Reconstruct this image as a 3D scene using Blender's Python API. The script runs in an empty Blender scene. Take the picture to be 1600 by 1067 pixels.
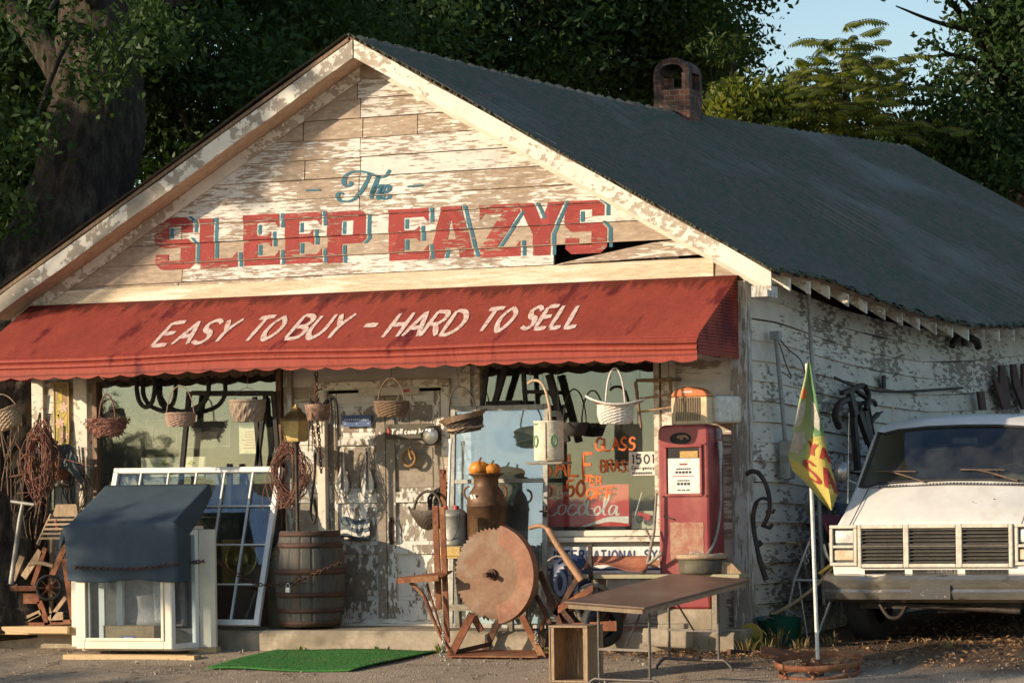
import bpy, bmesh, math, random
import numpy as np
from mathutils import Vector, Matrix, Euler, geometry
random.seed(7)
PI = math.pi
R_ = math.radians
scene = bpy.context.scene
COL = scene.collection

# ------------------------------------------------------------------ camera
TH = R_(23); FP = 4800.0; DIST = 29.0; CH = 1.45; RHO = .0145; YH = 774.0
_s, _c = math.sin(TH), math.cos(TH)
CF = Vector((-_s, _c, 0)); CR0 = Vector((_c, _s, 0)); CZ = Vector((0, 0, 1))
CU = CZ*math.cos(RHO) + CR0*math.sin(RHO)
CR = CR0*math.cos(RHO) - CZ*math.sin(RHO)
CP = Vector((DIST*_s, -DIST*_c, CH))
cam = bpy.data.cameras.new('camera'); camo = bpy.data.objects.new('camera', cam); COL.objects.link(camo)
cam.sensor_width = 36; cam.lens = FP/1600*36; cam.shift_y = (YH-533.5)/1600
cam.clip_start = .5; cam.clip_end = 3000
mw = Matrix.Identity(4)
for i in range(3):
    mw[i][0] = CR[i]; mw[i][1] = CU[i]; mw[i][2] = -CF[i]; mw[i][3] = CP[i]
camo.matrix_world = mw
scene.camera = camo

# ------------------------------------------------------------------ sun and sky
SUN_AZ, SUN_EL = R_(48), R_(15)
TOSUN = Vector((-math.sin(SUN_AZ)*math.cos(SUN_EL), -math.cos(SUN_AZ)*math.cos(SUN_EL), math.sin(SUN_EL)))
world = bpy.data.worlds.new('World'); scene.world = world; world.use_nodes = True
wn = world.node_tree.nodes; wl = world.node_tree.links
sky = wn.new('ShaderNodeTexSky'); sky.sky_type = 'NISHITA'; sky.sun_disc = False
sky.sun_elevation = SUN_EL; sky.sun_rotation = math.atan2(TOSUN.x, TOSUN.y)
sky.air_density = 1.0; sky.dust_density = .4; sky.ozone_density = 1.2
bg = wn['Background']; bg.inputs['Strength'].default_value = .15
wl.new(sky.outputs['Color'], bg.inputs['Color'])
sun = bpy.data.lights.new('sun', 'SUN'); sun.energy = 5.0; sun.angle = R_(.5); sun.color = (1, .815, .59)
suno = bpy.data.objects.new('sun', sun); COL.objects.link(suno)
suno.rotation_euler = (-TOSUN).to_track_quat('-Z', 'Y').to_euler()
suno.location = (-20, -20, 15)
scene.view_settings.view_transform = 'Standard'; scene.view_settings.look = 'None'
scene.view_settings.exposure = .30; scene.view_settings.gamma = 1

# ------------------------------------------------------------------ helpers
def W(px, py, d):
    'point of the place seen at a pixel of the photograph, d metres deep'
    return CP + (CF + CR*((px-800)/FP) + CU*((YH-py)/FP))*d
def P(px, py, y):
    'point on the plane y = const seen at a pixel'
    v = CF + CR*((px-800)/FP) + CU*((YH-py)/FP)
    return CP + v*((y-CP.y)/v.y)
def G(x, y):
    'height of the ground'
    if y > -.8: h = .02 + .04*(min(y, 4)+.8)
    else: h = max(.02+.09*(y+.8), -.42)
    return h
def sstep(a, b, x):
    t = max(0, min(1, (x-a)/(b-a))); return t*t*(3-2*t)

class MB:
    'collects shapes, then links them as ONE mesh object'
    def __init__(s): s.v = []; s.f = []; s.sm = []; s.T = Matrix.Identity(4)
    def add(s, vs, fs, smooth=False):
        n = len(s.v); T = s.T
        s.v += [tuple(T @ Vector(p)) for p in vs]
        s.f += [tuple(i+n for i in f) for f in fs]
        s.sm += [smooth]*len(fs)
        return s
    def box(s, c, size, rot=None, taper=None):
        x, y, z = (a/2 for a in size); m = rot.to_matrix() if isinstance(rot, Euler) else (rot or Matrix.Identity(3))
        vs = [(-x,-y,-z),(x,-y,-z),(x,y,-z),(-x,y,-z),(-x,-y,z),(x,-y,z),(x,y,z),(-x,y,z)]
        if taper: vs = vs[:4]+[(a*taper, b*taper, cc) for a, b, cc in vs[4:]]
        c = Vector(c)
        return s.add([c + m @ Vector(p) for p in vs], [(0,3,2,1),(4,5,6,7),(0,1,5,4),(1,2,6,5),(2,3,7,6),(3,0,4,7)])
    def bar(s, a, b, w, h, up=(0,0,1)):
        'rectangular bar from a to b, w across, h along up'
        a, b = Vector(a), Vector(b); d = (b-a); L = d.length; d.normalize()
        u = Vector(up); sd = d.cross(u)
        if sd.length < 1e-4: sd = d.cross(Vector((0, 1, 0)))
        sd.normalize(); u = sd.cross(d)
        m = Matrix((sd, d, u)).transposed()
        return s.box((a+b)/2, (w, L, h), m)
    def tube(s, pts, r, n=8, closed=False, cap=True):
        pts = [Vector(p) for p in pts]; k = len(pts)
        rs = r if isinstance(r, (list, tuple)) else [r]*k
        vs = []; prev = None
        for i, p in enumerate(pts):
            if closed: t = pts[(i+1) % k]-pts[i-1]
            else: t = pts[min(i+1, k-1)]-pts[max(i-1, 0)]
            if t.length < 1e-9: t = Vector((0, 0, 1))
            t.normalize()
            if prev is None:
                prev = t.orthogonal().normalized()
            else:
                prev = prev - t*prev.dot(t)
                if prev.length < 1e-6: prev = t.orthogonal()
                prev.normalize()
            b = t.cross(prev)
            for j in range(n):
                a = 2*PI*j/n
                vs.append(p + (prev*math.cos(a)+b*math.sin(a))*rs[i])
        fs = []
        for i in range(k if closed else k-1):
            i2 = (i+1) % k
            for j in range(n):
                j2 = (j+1) % n
                fs.append((i*n+j, i*n+j2, i2*n+j2, i2*n+j))
        s.add(vs, fs, True)
        if cap and not closed:
            s.add(vs[:n], [tuple(range(n-1, -1, -1))]); s.add(vs[-n:], [tuple(range(n))])
        return s
    def cyl(s, a, b, r0, r1=None, n=16): return s.tube([a, b], [r0, r0 if r1 is None else r1], n)
    def lathe(s, prof, n=24, c=(0,0,0), sy=1.0, smooth=True, warp=None):
        vs = []
        for i, (r, z) in enumerate(prof):
            for j in range(n):
                a = 2*PI*j/n; rr = r + (warp(i, j) if warp else 0)
                vs.append((c[0]+rr*math.cos(a), c[1]+rr*sy*math.sin(a), c[2]+z))
        fs = [(i*n+j, i*n+(j+1) % n, (i+1)*n+(j+1) % n, (i+1)*n+j) for i in range(len(prof)-1) for j in range(n)]
        return s.add(vs, fs, smooth)
    def prism(s, poly, o, u, v, t):
        'polygon (list of (a,b)) on o + a*u + b*v extruded by vector t'
        o, u, v, t = Vector(o), Vector(u), Vector(v), Vector(t)
        n = len(poly); a = [o+u*p[0]+v*p[1] for p in poly]
        b = [p+t for p in a]
        return s.add(a+b, [tuple(range(n-1, -1, -1)), tuple(range(n, 2*n))] + [(i, (i+1) % n, n+(i+1) % n, n+i) for i in range(n)])
    def grid(s, nu, nv, fn, smooth=True):
        vs = [fn(i/nu, j/nv) for j in range(nv+1) for i in range(nu+1)]
        fs = [(j*(nu+1)+i, j*(nu+1)+i+1, (j+1)*(nu+1)+i+1, (j+1)*(nu+1)+i) for j in range(nv) for i in range(nu)]
        return s.add(vs, fs, smooth)
    def poly(s, pts): return s.add(pts, [tuple(range(len(pts)))])
    def o(s, name, m, parent=None, bevel=0, solid=0, label=None, sub=0):
        me = bpy.data.meshes.new(name); me.from_pydata(s.v, [], s.f); me.validate(); me.update()
        me.polygons.foreach_set('use_smooth', s.sm[:len(me.polygons)])
        me.materials.append(m)
        ob = bpy.data.objects.new(name, me); COL.objects.link(ob)
        if parent is not None: ob.parent = parent
        if solid:
            md = ob.modifiers.new('thickness', 'SOLIDIFY'); md.thickness = solid; md.offset = 0
        if bevel:
            md = ob.modifiers.new('bevel', 'BEVEL'); md.width = bevel; md.segments = 2; md.limit_method = 'ANGLE'; md.angle_limit = R_(40)
        if sub:
            md = ob.modifiers.new('smooth', 'SUBSURF'); md.levels = sub; md.render_levels = sub
        if label: ob['label'] = label
        return ob

def tag(o, label, cat, group=None, kind=None):
    if label: o['label'] = label
    if cat: o['category'] = cat
    if group: o['group'] = group
    if kind: o['kind'] = kind
    return o
def thing(name, label, cat, loc=(0,0,0), rz=0, group=None, rot=None):
    o = bpy.data.objects.new(name, None); COL.objects.link(o); o.empty_display_size = .1
    o.location = loc; o.rotation_euler = rot or (0, 0, rz)
    return tag(o, label, cat, group)

def spline(pts, k=6, closed=False):
    'Catmull-Rom through the points'
    P_ = [Vector(p) for p in pts]; n = len(P_); out = []
    for i in range(n if closed else n-1):
        if closed: a, b, c, d = P_[i-1], P_[i], P_[(i+1) % n], P_[(i+2) % n]
        else: a, b, c, d = P_[max(i-1, 0)], P_[i], P_[i+1], P_[min(i+2, n-1)]
        for j in range(k):
            t = j/k
            out.append(.5*((2*b)+(c-a)*t+(2*a-5*b+4*c-d)*t*t+(3*b-a-3*c+d)*t**3))
    if not closed: out.append(P_[-1])
    return out
def arc(c, r, a0, a1, n=12, u=(1,0,0), v=(0,0,1), rv=None):
    c, u, v = Vector(c), Vector(u), Vector(v); rv = r if rv is None else rv
    return [c + u*(r*math.cos(a0+(a1-a0)*i/n)) + v*(rv*math.sin(a0+(a1-a0)*i/n)) for i in range(n+1)]
def chain_mb(mb, pts, link=.035, r=.004, w=.011):
    'oval links along a path'
    pts = [Vector(p) for p in pts]
    seg = [(pts[i+1]-pts[i]).length for i in range(len(pts)-1)]; tot = sum(seg)
    n = max(2, int(tot/(link*.8)))
    def at(s_):
        for i, L in enumerate(seg):
            if s_ <= L or i == len(seg)-1: return pts[i].lerp(pts[i+1], min(1, s_/max(L, 1e-6))), (pts[i+1]-pts[i]).normalized()
            s_ -= L
    for i in range(n):
        c, d = at(tot*(i+.5)/n)
        sd = d.orthogonal().normalized(); sd2 = d.cross(sd)
        q = (sd+sd2).normalized() if i % 2 else (sd-sd2).normalized()
        mb.tube([c + d*(link*.5*math.cos(a)) + q*(w*math.sin(a)) for a in [2*PI*j/8 for j in range(8)]], r, 5, closed=True)
    return mb

# ------------------------------------------------------------------ materials
def _nodes(name):
    m = bpy.data.materials.new(name); m.use_nodes = True
    nt = m.node_tree; return m, nt.nodes, nt.links, nt.nodes['Principled BSDF']
def _coord(N, L, st, loc=(0,0,0)):
    tc = N.new('ShaderNodeTexCoord'); mp = N.new('ShaderNodeMapping'); mp.inputs['Scale'].default_value = st; mp.inputs['Location'].default_value = loc
    L.new(tc.outputs['Object'], mp.inputs['Vector']); return mp
def _noise(N, L, mp, scale, detail=6, rough=.6):
    n = N.new('ShaderNodeTexNoise'); n.inputs['Scale'].default_value = scale; n.inputs['Detail'].default_value = detail; n.inputs['Roughness'].default_value = rough
    L.new(mp.outputs[0], n.inputs['Vector']); return n
def _range(N, L, src, lo, hi, a=0., b=1.):
    r = N.new('ShaderNodeMapRange'); r.inputs['From Min'].default_value = lo; r.inputs['From Max'].default_value = hi
    r.inputs['To Min'].default_value = a; r.inputs['To Max'].default_value = b
    L.new(src, r.inputs['Value']); return r
def _mix(N, L, fac, a, b, blend='MIX'):
    m = N.new('ShaderNodeMix'); m.data_type = 'RGBA'; m.blend_type = blend
    if isinstance(fac, float): m.inputs[0].default_value = fac
    else: L.new(fac, m.inputs[0])
    for idx, x in ((6, a), (7, b)):
        if isinstance(x, tuple): m.inputs[idx].default_value = (*x, 1) if len(x) == 3 else x
        else: L.new(x, m.inputs[idx])
    return m.outputs[2]
def _math(N, L, op, a, b):
    m = N.new('ShaderNodeMath'); m.operation = op
    for i, x in enumerate((a, b)):
        if isinstance(x, (int, float)): m.inputs[i].default_value = x
        else: L.new(x, m.inputs[i])
    return m.outputs[0]
def mat(name, c1, c2=None, scale=6, st=(1,1,1), lo=.42, hi=.6, rough=.7, metal=0, bump=0, bscale=None, var=.25, c3=None, s3=2, lo3=.5, hi3=.62, spec=.5, island=0, coat=0):
    m, N, L, B = _nodes(name); mp = _coord(N, L, st)
    n1 = _noise(N, L, mp, scale)
    col = _mix(N, L, _range(N, L, n1.outputs[0], lo, hi).outputs[0], c1, c2 or c1)
    if c3:
        n3 = _noise(N, L, mp, s3, 8); col = _mix(N, L, _range(N, L, n3.outputs[0], lo3, hi3).outputs[0], col, c3)
    n2 = _noise(N, L, mp, scale*5, 4)
    val = _range(N, L, n2.outputs[0], .25, .75, 1-var, 1+var).outputs[0]
    if island:
        g = N.new('ShaderNodeNewGeometry')
        val = _math(N, L, 'MULTIPLY', val, _range(N, L, g.outputs['Random Per Island'], 0, 1, 1-island, 1+island).outputs[0])
    cm = N.new('ShaderNodeCombineColor')
    for i in range(3): L.new(val, cm.inputs[i])
    col = _mix(N, L, 1.0, col, cm.outputs[0], 'MULTIPLY')
    L.new(col, B.inputs['Base Color'])
    B.inputs['Roughness'].default_value = rough; B.inputs['Metallic'].default_value = metal
    B.inputs['Specular IOR Level'].default_value = spec; B.inputs['Coat Weight'].default_value = coat
    if bump:
        nb = _noise(N, L, mp, bscale or scale*4, 6); b = N.new('ShaderNodeBump'); b.inputs['Strength'].default_value = bump; b.inputs['Distance'].default_value = .01
        L.new(nb.outputs[0], b.inputs['Height']); L.new(b.outputs[0], B.inputs['Normal'])
    return m
def peel(name, paint, wood, wood2, st, amount=.5, fine=16, over=None, rough=.75, bias=.9, isl=.27):
    'old paint flaking off bare boards; amount = how much bare wood'
    m, N, L, B = _nodes(name); mp = _coord(N, L, st); mp1 = _coord(N, L, (1,1,1), (3,1,7))
    nf = _noise(N, L, mp, fine, 7, .62); nc = _noise(N, L, mp1, 1.1, 3); mpg = _coord(N, L, tuple(.3*c if c > 2.4 else .75*c for c in st), (1,5,2)); ng = _noise(N, L, mpg, 13, 8, .72)
    g = N.new('ShaderNodeNewGeometry')
    v = _math(N, L, 'ADD', nf.outputs[0], _math(N, L, 'MULTIPLY', _math(N, L, 'SUBTRACT', nc.outputs[0], .5), bias))
    v = _math(N, L, 'ADD', v, _math(N, L, 'MULTIPLY', _math(N, L, 'SUBTRACT', g.outputs['Random Per Island'], .5), isl))
    th = 1-amount
    bare = _range(N, L, v, th-.012, th+.03).outputs[0]
    wcol = _mix(N, L, _range(N, L, ng.outputs[0], .36, .64).outputs[0], wood, wood2)
    pn = _noise(N, L, mp1, 5, 5); pcol = _mix(N, L, _range(N, L, pn.outputs[0], .4, .75).outputs[0], paint, tuple(c*.78 for c in paint))
    if over:
        n4 = _noise(N, L, mp1, 26, 6, .7); n5 = _noise(N, L, mp, 9, 6, .7)
        o1 = _range(N, L, _math(N, L, 'ADD', n4.outputs[0], _math(N, L, 'MULTIPLY', n5.outputs[0], .6)), .92, 1.06).outputs[0]
        pcol = _mix(N, L, o1, over, tuple(.55*a+.45*b for a, b in zip(over, paint)))
    col = _mix(N, L, bare, pcol, wcol)
    gm = N.new('ShaderNodeCombineColor'); gv = _range(N, L, g.outputs['Random Per Island'], 0, 1, .84, 1.1).outputs[0]
    for i in range(3): L.new(gv, gm.inputs[i])
    col = _mix(N, L, 1.0, col, gm.outputs[0], 'MULTIPLY')
    L.new(col, B.inputs['Base Color']); B.inputs['Roughness'].default_value = rough; B.inputs['Specular IOR Level'].default_value = .25
    b = N.new('ShaderNodeBump'); b.inputs['Strength'].default_value = .5; b.inputs['Distance'].default_value = .004
    hh = _math(N, L, 'SUBTRACT', _math(N, L, 'MULTIPLY', ng.outputs[0], .5), bare)
    L.new(hh, b.inputs['Height']); L.new(b.outputs[0], B.inputs['Normal'])
    return m
def glassmat(name, refl=.25, tint=(.8,.9,.88), dirt=.0, rough=.02, rt=(.52,.66,.80)):
    m = bpy.data.materials.new(name); m.use_nodes = True; N = m.node_tree.nodes; L = m.node_tree.links
    N.remove(N['Principled BSDF']); out = N['Material Output']
    tr = N.new('ShaderNodeBsdfTransparent'); tr.inputs[0].default_value = (*tint, 1)
    gl = N.new('ShaderNodeBsdfGlossy'); gl.inputs['Roughness'].default_value = rough; gl.inputs[0].default_value = (*rt, 1)
    lw = N.new('ShaderNodeLayerWeight'); lw.inputs[0].default_value = .3
    f = _math(N, L, 'ADD', _math(N, L, 'MULTIPLY', lw.outputs['Facing'], .35), refl)
    mx = N.new('ShaderNodeMixShader'); L.new(f, mx.inputs[0]); L.new(tr.outputs[0], mx.inputs[1]); L.new(gl.outputs[0], mx.inputs[2])
    mp = _coord(N, L, (1,1,1)); n = _noise(N, L, mp, 2.5, 3); b = N.new('ShaderNodeBump'); b.inputs['Strength'].default_value = .012; b.inputs['Distance'].default_value = .02
    L.new(n.outputs[0], b.inputs['Height']); L.new(b.outputs[0], gl.inputs['Normal'])
    last = mx.outputs[0]
    if dirt:
        df = N.new('ShaderNodeBsdfDiffuse'); df.inputs[0].default_value = (.45, .45, .4, 1)
        m2 = N.new('ShaderNodeMixShader'); dn = _noise(N, L, mp, 4, 6)
        L.new(_range(N, L, dn.outputs[0], .3, .8, 0, dirt).outputs[0], m2.inputs[0]); L.new(last, m2.inputs[1]); L.new(df.outputs[0], m2.inputs[2]); last = m2.outputs[0]
    L.new(last, out.inputs[0]); return m
def leafmat(name, c1, c2, trans=.35):
    m = bpy.data.materials.new(name); m.use_nodes = True; N = m.node_tree.nodes; L = m.node_tree.links
    N.remove(N['Principled BSDF']); out = N['Material Output']
    g = N.new('ShaderNodeNewGeometry'); mp = _coord(N, L, (1,1,1)); n = _noise(N, L, mp, .7, 3)
    f = _math(N, L, 'ADD', _math(N, L, 'MULTIPLY', g.outputs['Random Per Island'], .6), _math(N, L, 'SUBTRACT', n.outputs[0], .3))
    col = _mix(N, L, f, c1, c2)
    d = N.new('ShaderNodeBsdfDiffuse'); L.new(col, d.inputs[0])
    t = N.new('ShaderNodeBsdfTranslucent'); L.new(_mix(N, L, 1.0, col, (1.3, 1.25, .5), 'MULTIPLY'), t.inputs[0])
    gl = N.new('ShaderNodeBsdfGlossy'); gl.inputs['Roughness'].default_value = .45; gl.inputs[0].default_value = (.8,.85,.8,1)
    m1 = N.new('ShaderNodeMixShader'); m1.inputs[0].default_value = trans; L.new(d.outputs[0], m1.inputs[1]); L.new(t.outputs[0], m1.inputs[2])
    m2 = N.new('ShaderNodeMixShader'); m2.inputs[0].default_value = .015; L.new(m1.outputs[0], m2.inputs[1]); L.new(gl.outputs[0], m2.inputs[2])
    L.new(m2.outputs[0], out.inputs[0]); return m

CREAM = (.78,.745,.67); WOODG = (.27,.205,.15); WOODB = (.44,.345,.255)
M = {}
M['gable'] = peel('flaking_white_boards', CREAM, WOODG, WOODB, (1.1, 8, 9), .565, 6.2, bias=.55)
M['front'] = peel('worn_white_boards', CREAM, (.30,.25,.19), (.40,.33,.25), (1.1, 8, 9), .48, 4.2, bias=.6)
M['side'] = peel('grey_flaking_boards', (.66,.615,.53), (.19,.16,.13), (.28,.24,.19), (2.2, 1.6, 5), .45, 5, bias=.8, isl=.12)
M['trim'] = peel('worn_cream_trim', (.80,.74,.62), (.38,.31,.23), (.5,.42,.32), (2.5, 3.5, 3.5), .425, 5)
M['trim_grey'] = peel('weathered_grey_trim', (.62,.60,.55), (.25,.22,.18), (.36,.31,.25), (8, 8, 1.2), .54, 5)
M['rake_grey'] = peel('weathered_grey_rake', (.7,.66,.56), (.27,.24,.19), (.36,.31,.25), (1.6, 5, 1.6), .5, 6)
M['door'] = peel('peeling_door_paint', (.76,.73,.66), (.21,.175,.14), (.32,.27,.21), (5, 5, 2.2), .52, 4.5, bias=.9)
M['redpaint'] = peel('worn_red_lettering', (.72,.6,.48), WOODG, WOODB, (1.1, 8, 9), .40, 5.6, over=(.31,.05,.043), bias=.5, isl=.0)
M['bluepaint'] = peel('worn_blue_lettering', (.62,.6,.5), WOODG, WOODB, (1.1, 8, 9), .32, 4.6, over=(.045,.15,.20), bias=.5, isl=.0)
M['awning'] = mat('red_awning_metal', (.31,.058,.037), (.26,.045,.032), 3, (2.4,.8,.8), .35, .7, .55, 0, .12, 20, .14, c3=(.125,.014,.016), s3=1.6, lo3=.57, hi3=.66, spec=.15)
M['awntext'] = mat('brushed_white_paint', (.72,.58,.5), (.48,.24,.19), 20, (2,1,1), .44, .66, .7, var=.12)
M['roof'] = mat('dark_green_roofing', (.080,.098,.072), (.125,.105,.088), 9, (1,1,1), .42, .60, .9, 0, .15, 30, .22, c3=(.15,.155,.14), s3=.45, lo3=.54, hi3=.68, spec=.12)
M['moss'] = mat('mossy_roof_edge', (.06,.075,.045), (.12,.115,.08), 30, rough=.95, bump=.5)
M['brick'] = None
M['rust'] = mat('rusty_iron', (.235,.088,.042), (.15,.058,.033), 7, (1,1,1), .4, .62, .8, .1, .3, 50, .3, c3=(.28,.14,.07), s3=3, spec=.25)
M['rustdark'] = mat('dark_rusty_iron', (.13,.06,.035), (.06,.035,.028), 9, rough=.75, metal=.25, bump=.3, spec=.3)
M['iron'] = mat('black_iron', (.025,.022,.02), (.06,.04,.03), 10, rough=.65, metal=.3, bump=.15)
M['saw'] = mat('rusted_saw_steel', (.17,.105,.068), (.145,.075,.045), 5, (1,1,1), .4, .62, .62, .35, .1, 60, .16, c3=(.185,.135,.10), s3=2.2, spec=.3)
M['steel'] = mat('dull_steel', (.35,.36,.36), (.25,.25,.25), 12, rough=.45, metal=.8)
M['alu'] = mat('bare_aluminium', (.55,.56,.56), (.45,.46,.47), 9, rough=.38, metal=.7)
M['galv'] = mat('galvanised_metal', (.34,.33,.29), (.24,.235,.21), 12, rough=.6, metal=.45, bump=.1)
M['wicker'] = mat('brown_wicker', (.24,.15,.085), (.15,.09,.05), 60, rough=.75, bump=.4, var=.4)
M['wickerlt'] = mat('pale_wicker', (.45,.33,.21), (.3,.2,.12), 60, rough=.75, bump=.4, var=.4)
M['wickerdk'] = mat('dark_wicker', (.085,.06,.04), (.05,.035,.025), 60, rough=.6, bump=.4, var=.4)
M['wickerwh'] = mat('white_wicker', (.76,.7,.62), (.6,.52,.44), 60, rough=.75, bump=.4, var=.3)
M['twig'] = mat('reddish_twigs', (.25,.11,.075), (.15,.065,.045), 50, rough=.8, bump=.3, var=.4, island=.4)
M['bushel'] = mat('weathered_basket_wood', (.33,.25,.175), (.22,.16,.11), 20, (6,6,1), rough=.75, bump=.3, island=.2)
M['cratewood'] = mat('crate_wood', (.36,.25,.15), (.25,.165,.095), 9, (8,8,1), rough=.75, bump=.25, island=.18)
M['oldwood'] = mat('old_brown_wood', (.24,.15,.085), (.15,.09,.05), 9, (6,6,1), rough=.7, bump=.25, island=.2)
M['greywood'] = mat('grey_weathered_wood', (.30,.26,.2), (.2,.17,.13), 9, (3,8,8), rough=.8, bump=.3, island=.2)
M['pine'] = mat('new_pine_board', (.56,.39,.20), (.47,.31,.15), 9, (1,10,10), rough=.6, bump=.08)
M['white'] = mat('white_vinyl', (.78,.78,.76), (.72,.72,.7), 5, rough=.4, var=.04)
M['offwhite'] = mat('cream_vinyl', (.74,.68,.54), (.68,.61,.48), 5, rough=.45, var=.05)
M['black'] = mat('black_rubber', (.018,.018,.018), (.03,.028,.026), 12, rough=.75)
M['dark'] = mat('dark_interior', (.03,.028,.026), (.05,.045,.04), 3, rough=.9)
M['interior'] = mat('shop_interior', (.10,.085,.07), (.06,.05,.045), 2, rough=.9)
M['glass'] = glassmat('shop_window_glass', .085, (.94,.97,.95), .07)
M['paneglass'] = glassmat('window_pane_glass', .06, (.92,.96,.97), .03)
M['vanglass'] = glassmat('windscreen_glass', .045, (.6,.65,.6), .08)
# brick
def brickmat():
    m, N, L, B = _nodes('chimney_brick'); mp = _coord(N, L, (1,1,1)); 
    # wrap the courses round the corner: u = x + y
    sx = N.new('ShaderNodeSeparateXYZ'); L.new(mp.outputs[0], sx.inputs[0]); cb = N.new('ShaderNodeCombineXYZ')
    L.new(_math(N, L, 'ADD', sx.outputs[0], sx.outputs[1]), cb.inputs[0]); L.new(sx.outputs[2], cb.inputs[1])
    b = N.new('ShaderNodeTexBrick'); b.inputs['Scale'].default_value = 4.2; b.inputs['Color1'].default_value = (.17,.065,.038,1); b.inputs['Color2'].default_value = (.085,.036,.024,1)
    b.inputs['Mortar'].default_value = (.17,.15,.125,1); b.inputs['Mortar Size'].default_value = .018
    L.new(cb.outputs[0], b.inputs['Vector'])
    n = _noise(N, L, mp, 4, 6); col = _mix(N, L, _range(N, L, n.outputs[0], .45, .6).outputs[0], b.outputs[0], (.025,.022,.02))
    L.new(col, B.inputs['Base Color']); B.inputs['Roughness'].default_value = .9
    bp = N.new('ShaderNodeBump'); bp.inputs['Strength'].default_value = .6; bp.inputs['Distance'].default_value = .01; bp.invert = True
    L.new(b.outputs['Fac'], bp.inputs['Height']); L.new(bp.outputs[0], B.inputs['Normal'])
    return m
M['brick'] = brickmat()
def groundmat():
    m, N, L, B = _nodes('gravel_apron'); mp = _coord(N, L, (1,1,1))
    n1 = _noise(N, L, mp, .55, 7, .65); n2 = _noise(N, L, mp, 60, 5, .7); n3 = _noise(N, L, mp, 5, 6, .6)
    v = N.new('ShaderNodeTexVoronoi'); v.inputs['Scale'].default_value = 55; L.new(mp.outputs[0], v.inputs['Vector'])
    col = _mix(N, L, _range(N, L, n1.outputs[0], .4, .6).outputs[0], (.52,.405,.285), (.40,.315,.23))
    col = _mix(N, L, _range(N, L, n3.outputs[0], .52, .7).outputs[0], col, (.26,.18,.115))
    col = _mix(N, L, _range(N, L, n2.outputs[0], .35, .68).outputs[0], tuple(c for c in (.26,.205,.15)), col)
    col = _mix(N, L, _range(N, L, v.outputs['Color'], .82, .97).outputs[0], col, (.50,.44,.36))
    ve = N.new('ShaderNodeTexVoronoi'); ve.feature = 'DISTANCE_TO_EDGE'; ve.inputs['Scale'].default_value = .9
    wv = N.new('ShaderNodeVectorMath'); wv.operation = 'ADD'; L.new(mp.outputs[0], wv.inputs[0]); sv = N.new('ShaderNodeVectorMath'); sv.operation = 'SCALE'; sv.inputs['Scale'].default_value = .35; L.new(n3.outputs['Color'], sv.inputs[0]); L.new(sv.outputs[0], wv.inputs[1]); L.new(wv.outputs[0], ve.inputs['Vector'])
    crk = _math(N, L, 'MULTIPLY', _range(N, L, ve.outputs['Distance'], .0, .014, 1, 0).outputs[0], _range(N, L, n1.outputs[0], .42, .5).outputs[0])
    col = _mix(N, L, crk, col, (.10,.08,.06))
    st_ = _noise(N, L, mp, 1.3, 5, .55); col = _mix(N, L, _range(N, L, st_.outputs[0], .58, .72, 0, .5).outputs[0], col, (.16,.125,.095))
    sx = N.new('ShaderNodeSeparateXYZ'); L.new(mp.outputs[0], sx.inputs[0])
    wob = _math(N, L, 'MULTIPLY', _math(N, L, 'SUBTRACT', n1.outputs[0], .5), 2.2)
    dm = _math(N, L, 'MULTIPLY', _range(N, L, _math(N, L, 'ADD', sx.outputs[0], wob), 2.1, 2.9).outputs[0], _range(N, L, _math(N, L, 'ADD', sx.outputs[1], wob), -2.0, -1.2).outputs[0])
    soil = _mix(N, L, _range(N, L, n3.outputs[0], .4, .6).outputs[0], (.20,.125,.07), (.13,.085,.052))
    col = _mix(N, L, dm, col, _mix(N, L, _range(N, L, n2.outputs[0], .35, .68).outputs[0], (.09,.06,.04), soil))
    L.new(col, B.inputs['Base Color']); B.inputs['Roughness'].default_value = .92; B.inputs['Specular IOR Level'].default_value = .2
    b = N.new('ShaderNodeBump'); b.inputs['Strength'].default_value = .7; b.inputs['Distance'].default_value = .015
    L.new(_math(N, L, 'ADD', n2.outputs[0], _math(N, L, 'MULTIPLY', v.outputs['Distance'], -.8)), b.inputs['Height']); L.new(b.outputs[0], B.inputs['Normal'])
    return m
M['ground'] = groundmat()
M['concrete'] = mat('stained_concrete', (.36,.30,.22), (.27,.22,.155), 4, rough=.9, bump=.35, var=.2, c3=(.17,.14,.10), s3=2.5, lo3=.55, hi3=.7)

def rooflines():  # rib shading put into the colour: troughs darkened, crests lightened
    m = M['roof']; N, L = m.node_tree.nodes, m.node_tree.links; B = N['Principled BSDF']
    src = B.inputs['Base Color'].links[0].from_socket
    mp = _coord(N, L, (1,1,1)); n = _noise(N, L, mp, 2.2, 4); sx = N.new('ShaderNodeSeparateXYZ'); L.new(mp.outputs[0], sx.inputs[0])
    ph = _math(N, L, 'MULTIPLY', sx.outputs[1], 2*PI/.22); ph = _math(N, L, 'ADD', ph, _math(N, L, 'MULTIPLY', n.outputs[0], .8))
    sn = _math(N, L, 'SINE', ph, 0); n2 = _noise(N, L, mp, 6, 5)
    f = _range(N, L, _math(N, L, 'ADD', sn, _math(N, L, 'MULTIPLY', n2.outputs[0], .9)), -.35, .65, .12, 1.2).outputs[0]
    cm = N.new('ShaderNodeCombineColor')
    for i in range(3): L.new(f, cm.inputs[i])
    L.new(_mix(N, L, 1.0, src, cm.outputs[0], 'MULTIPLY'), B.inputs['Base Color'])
rooflines()
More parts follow.
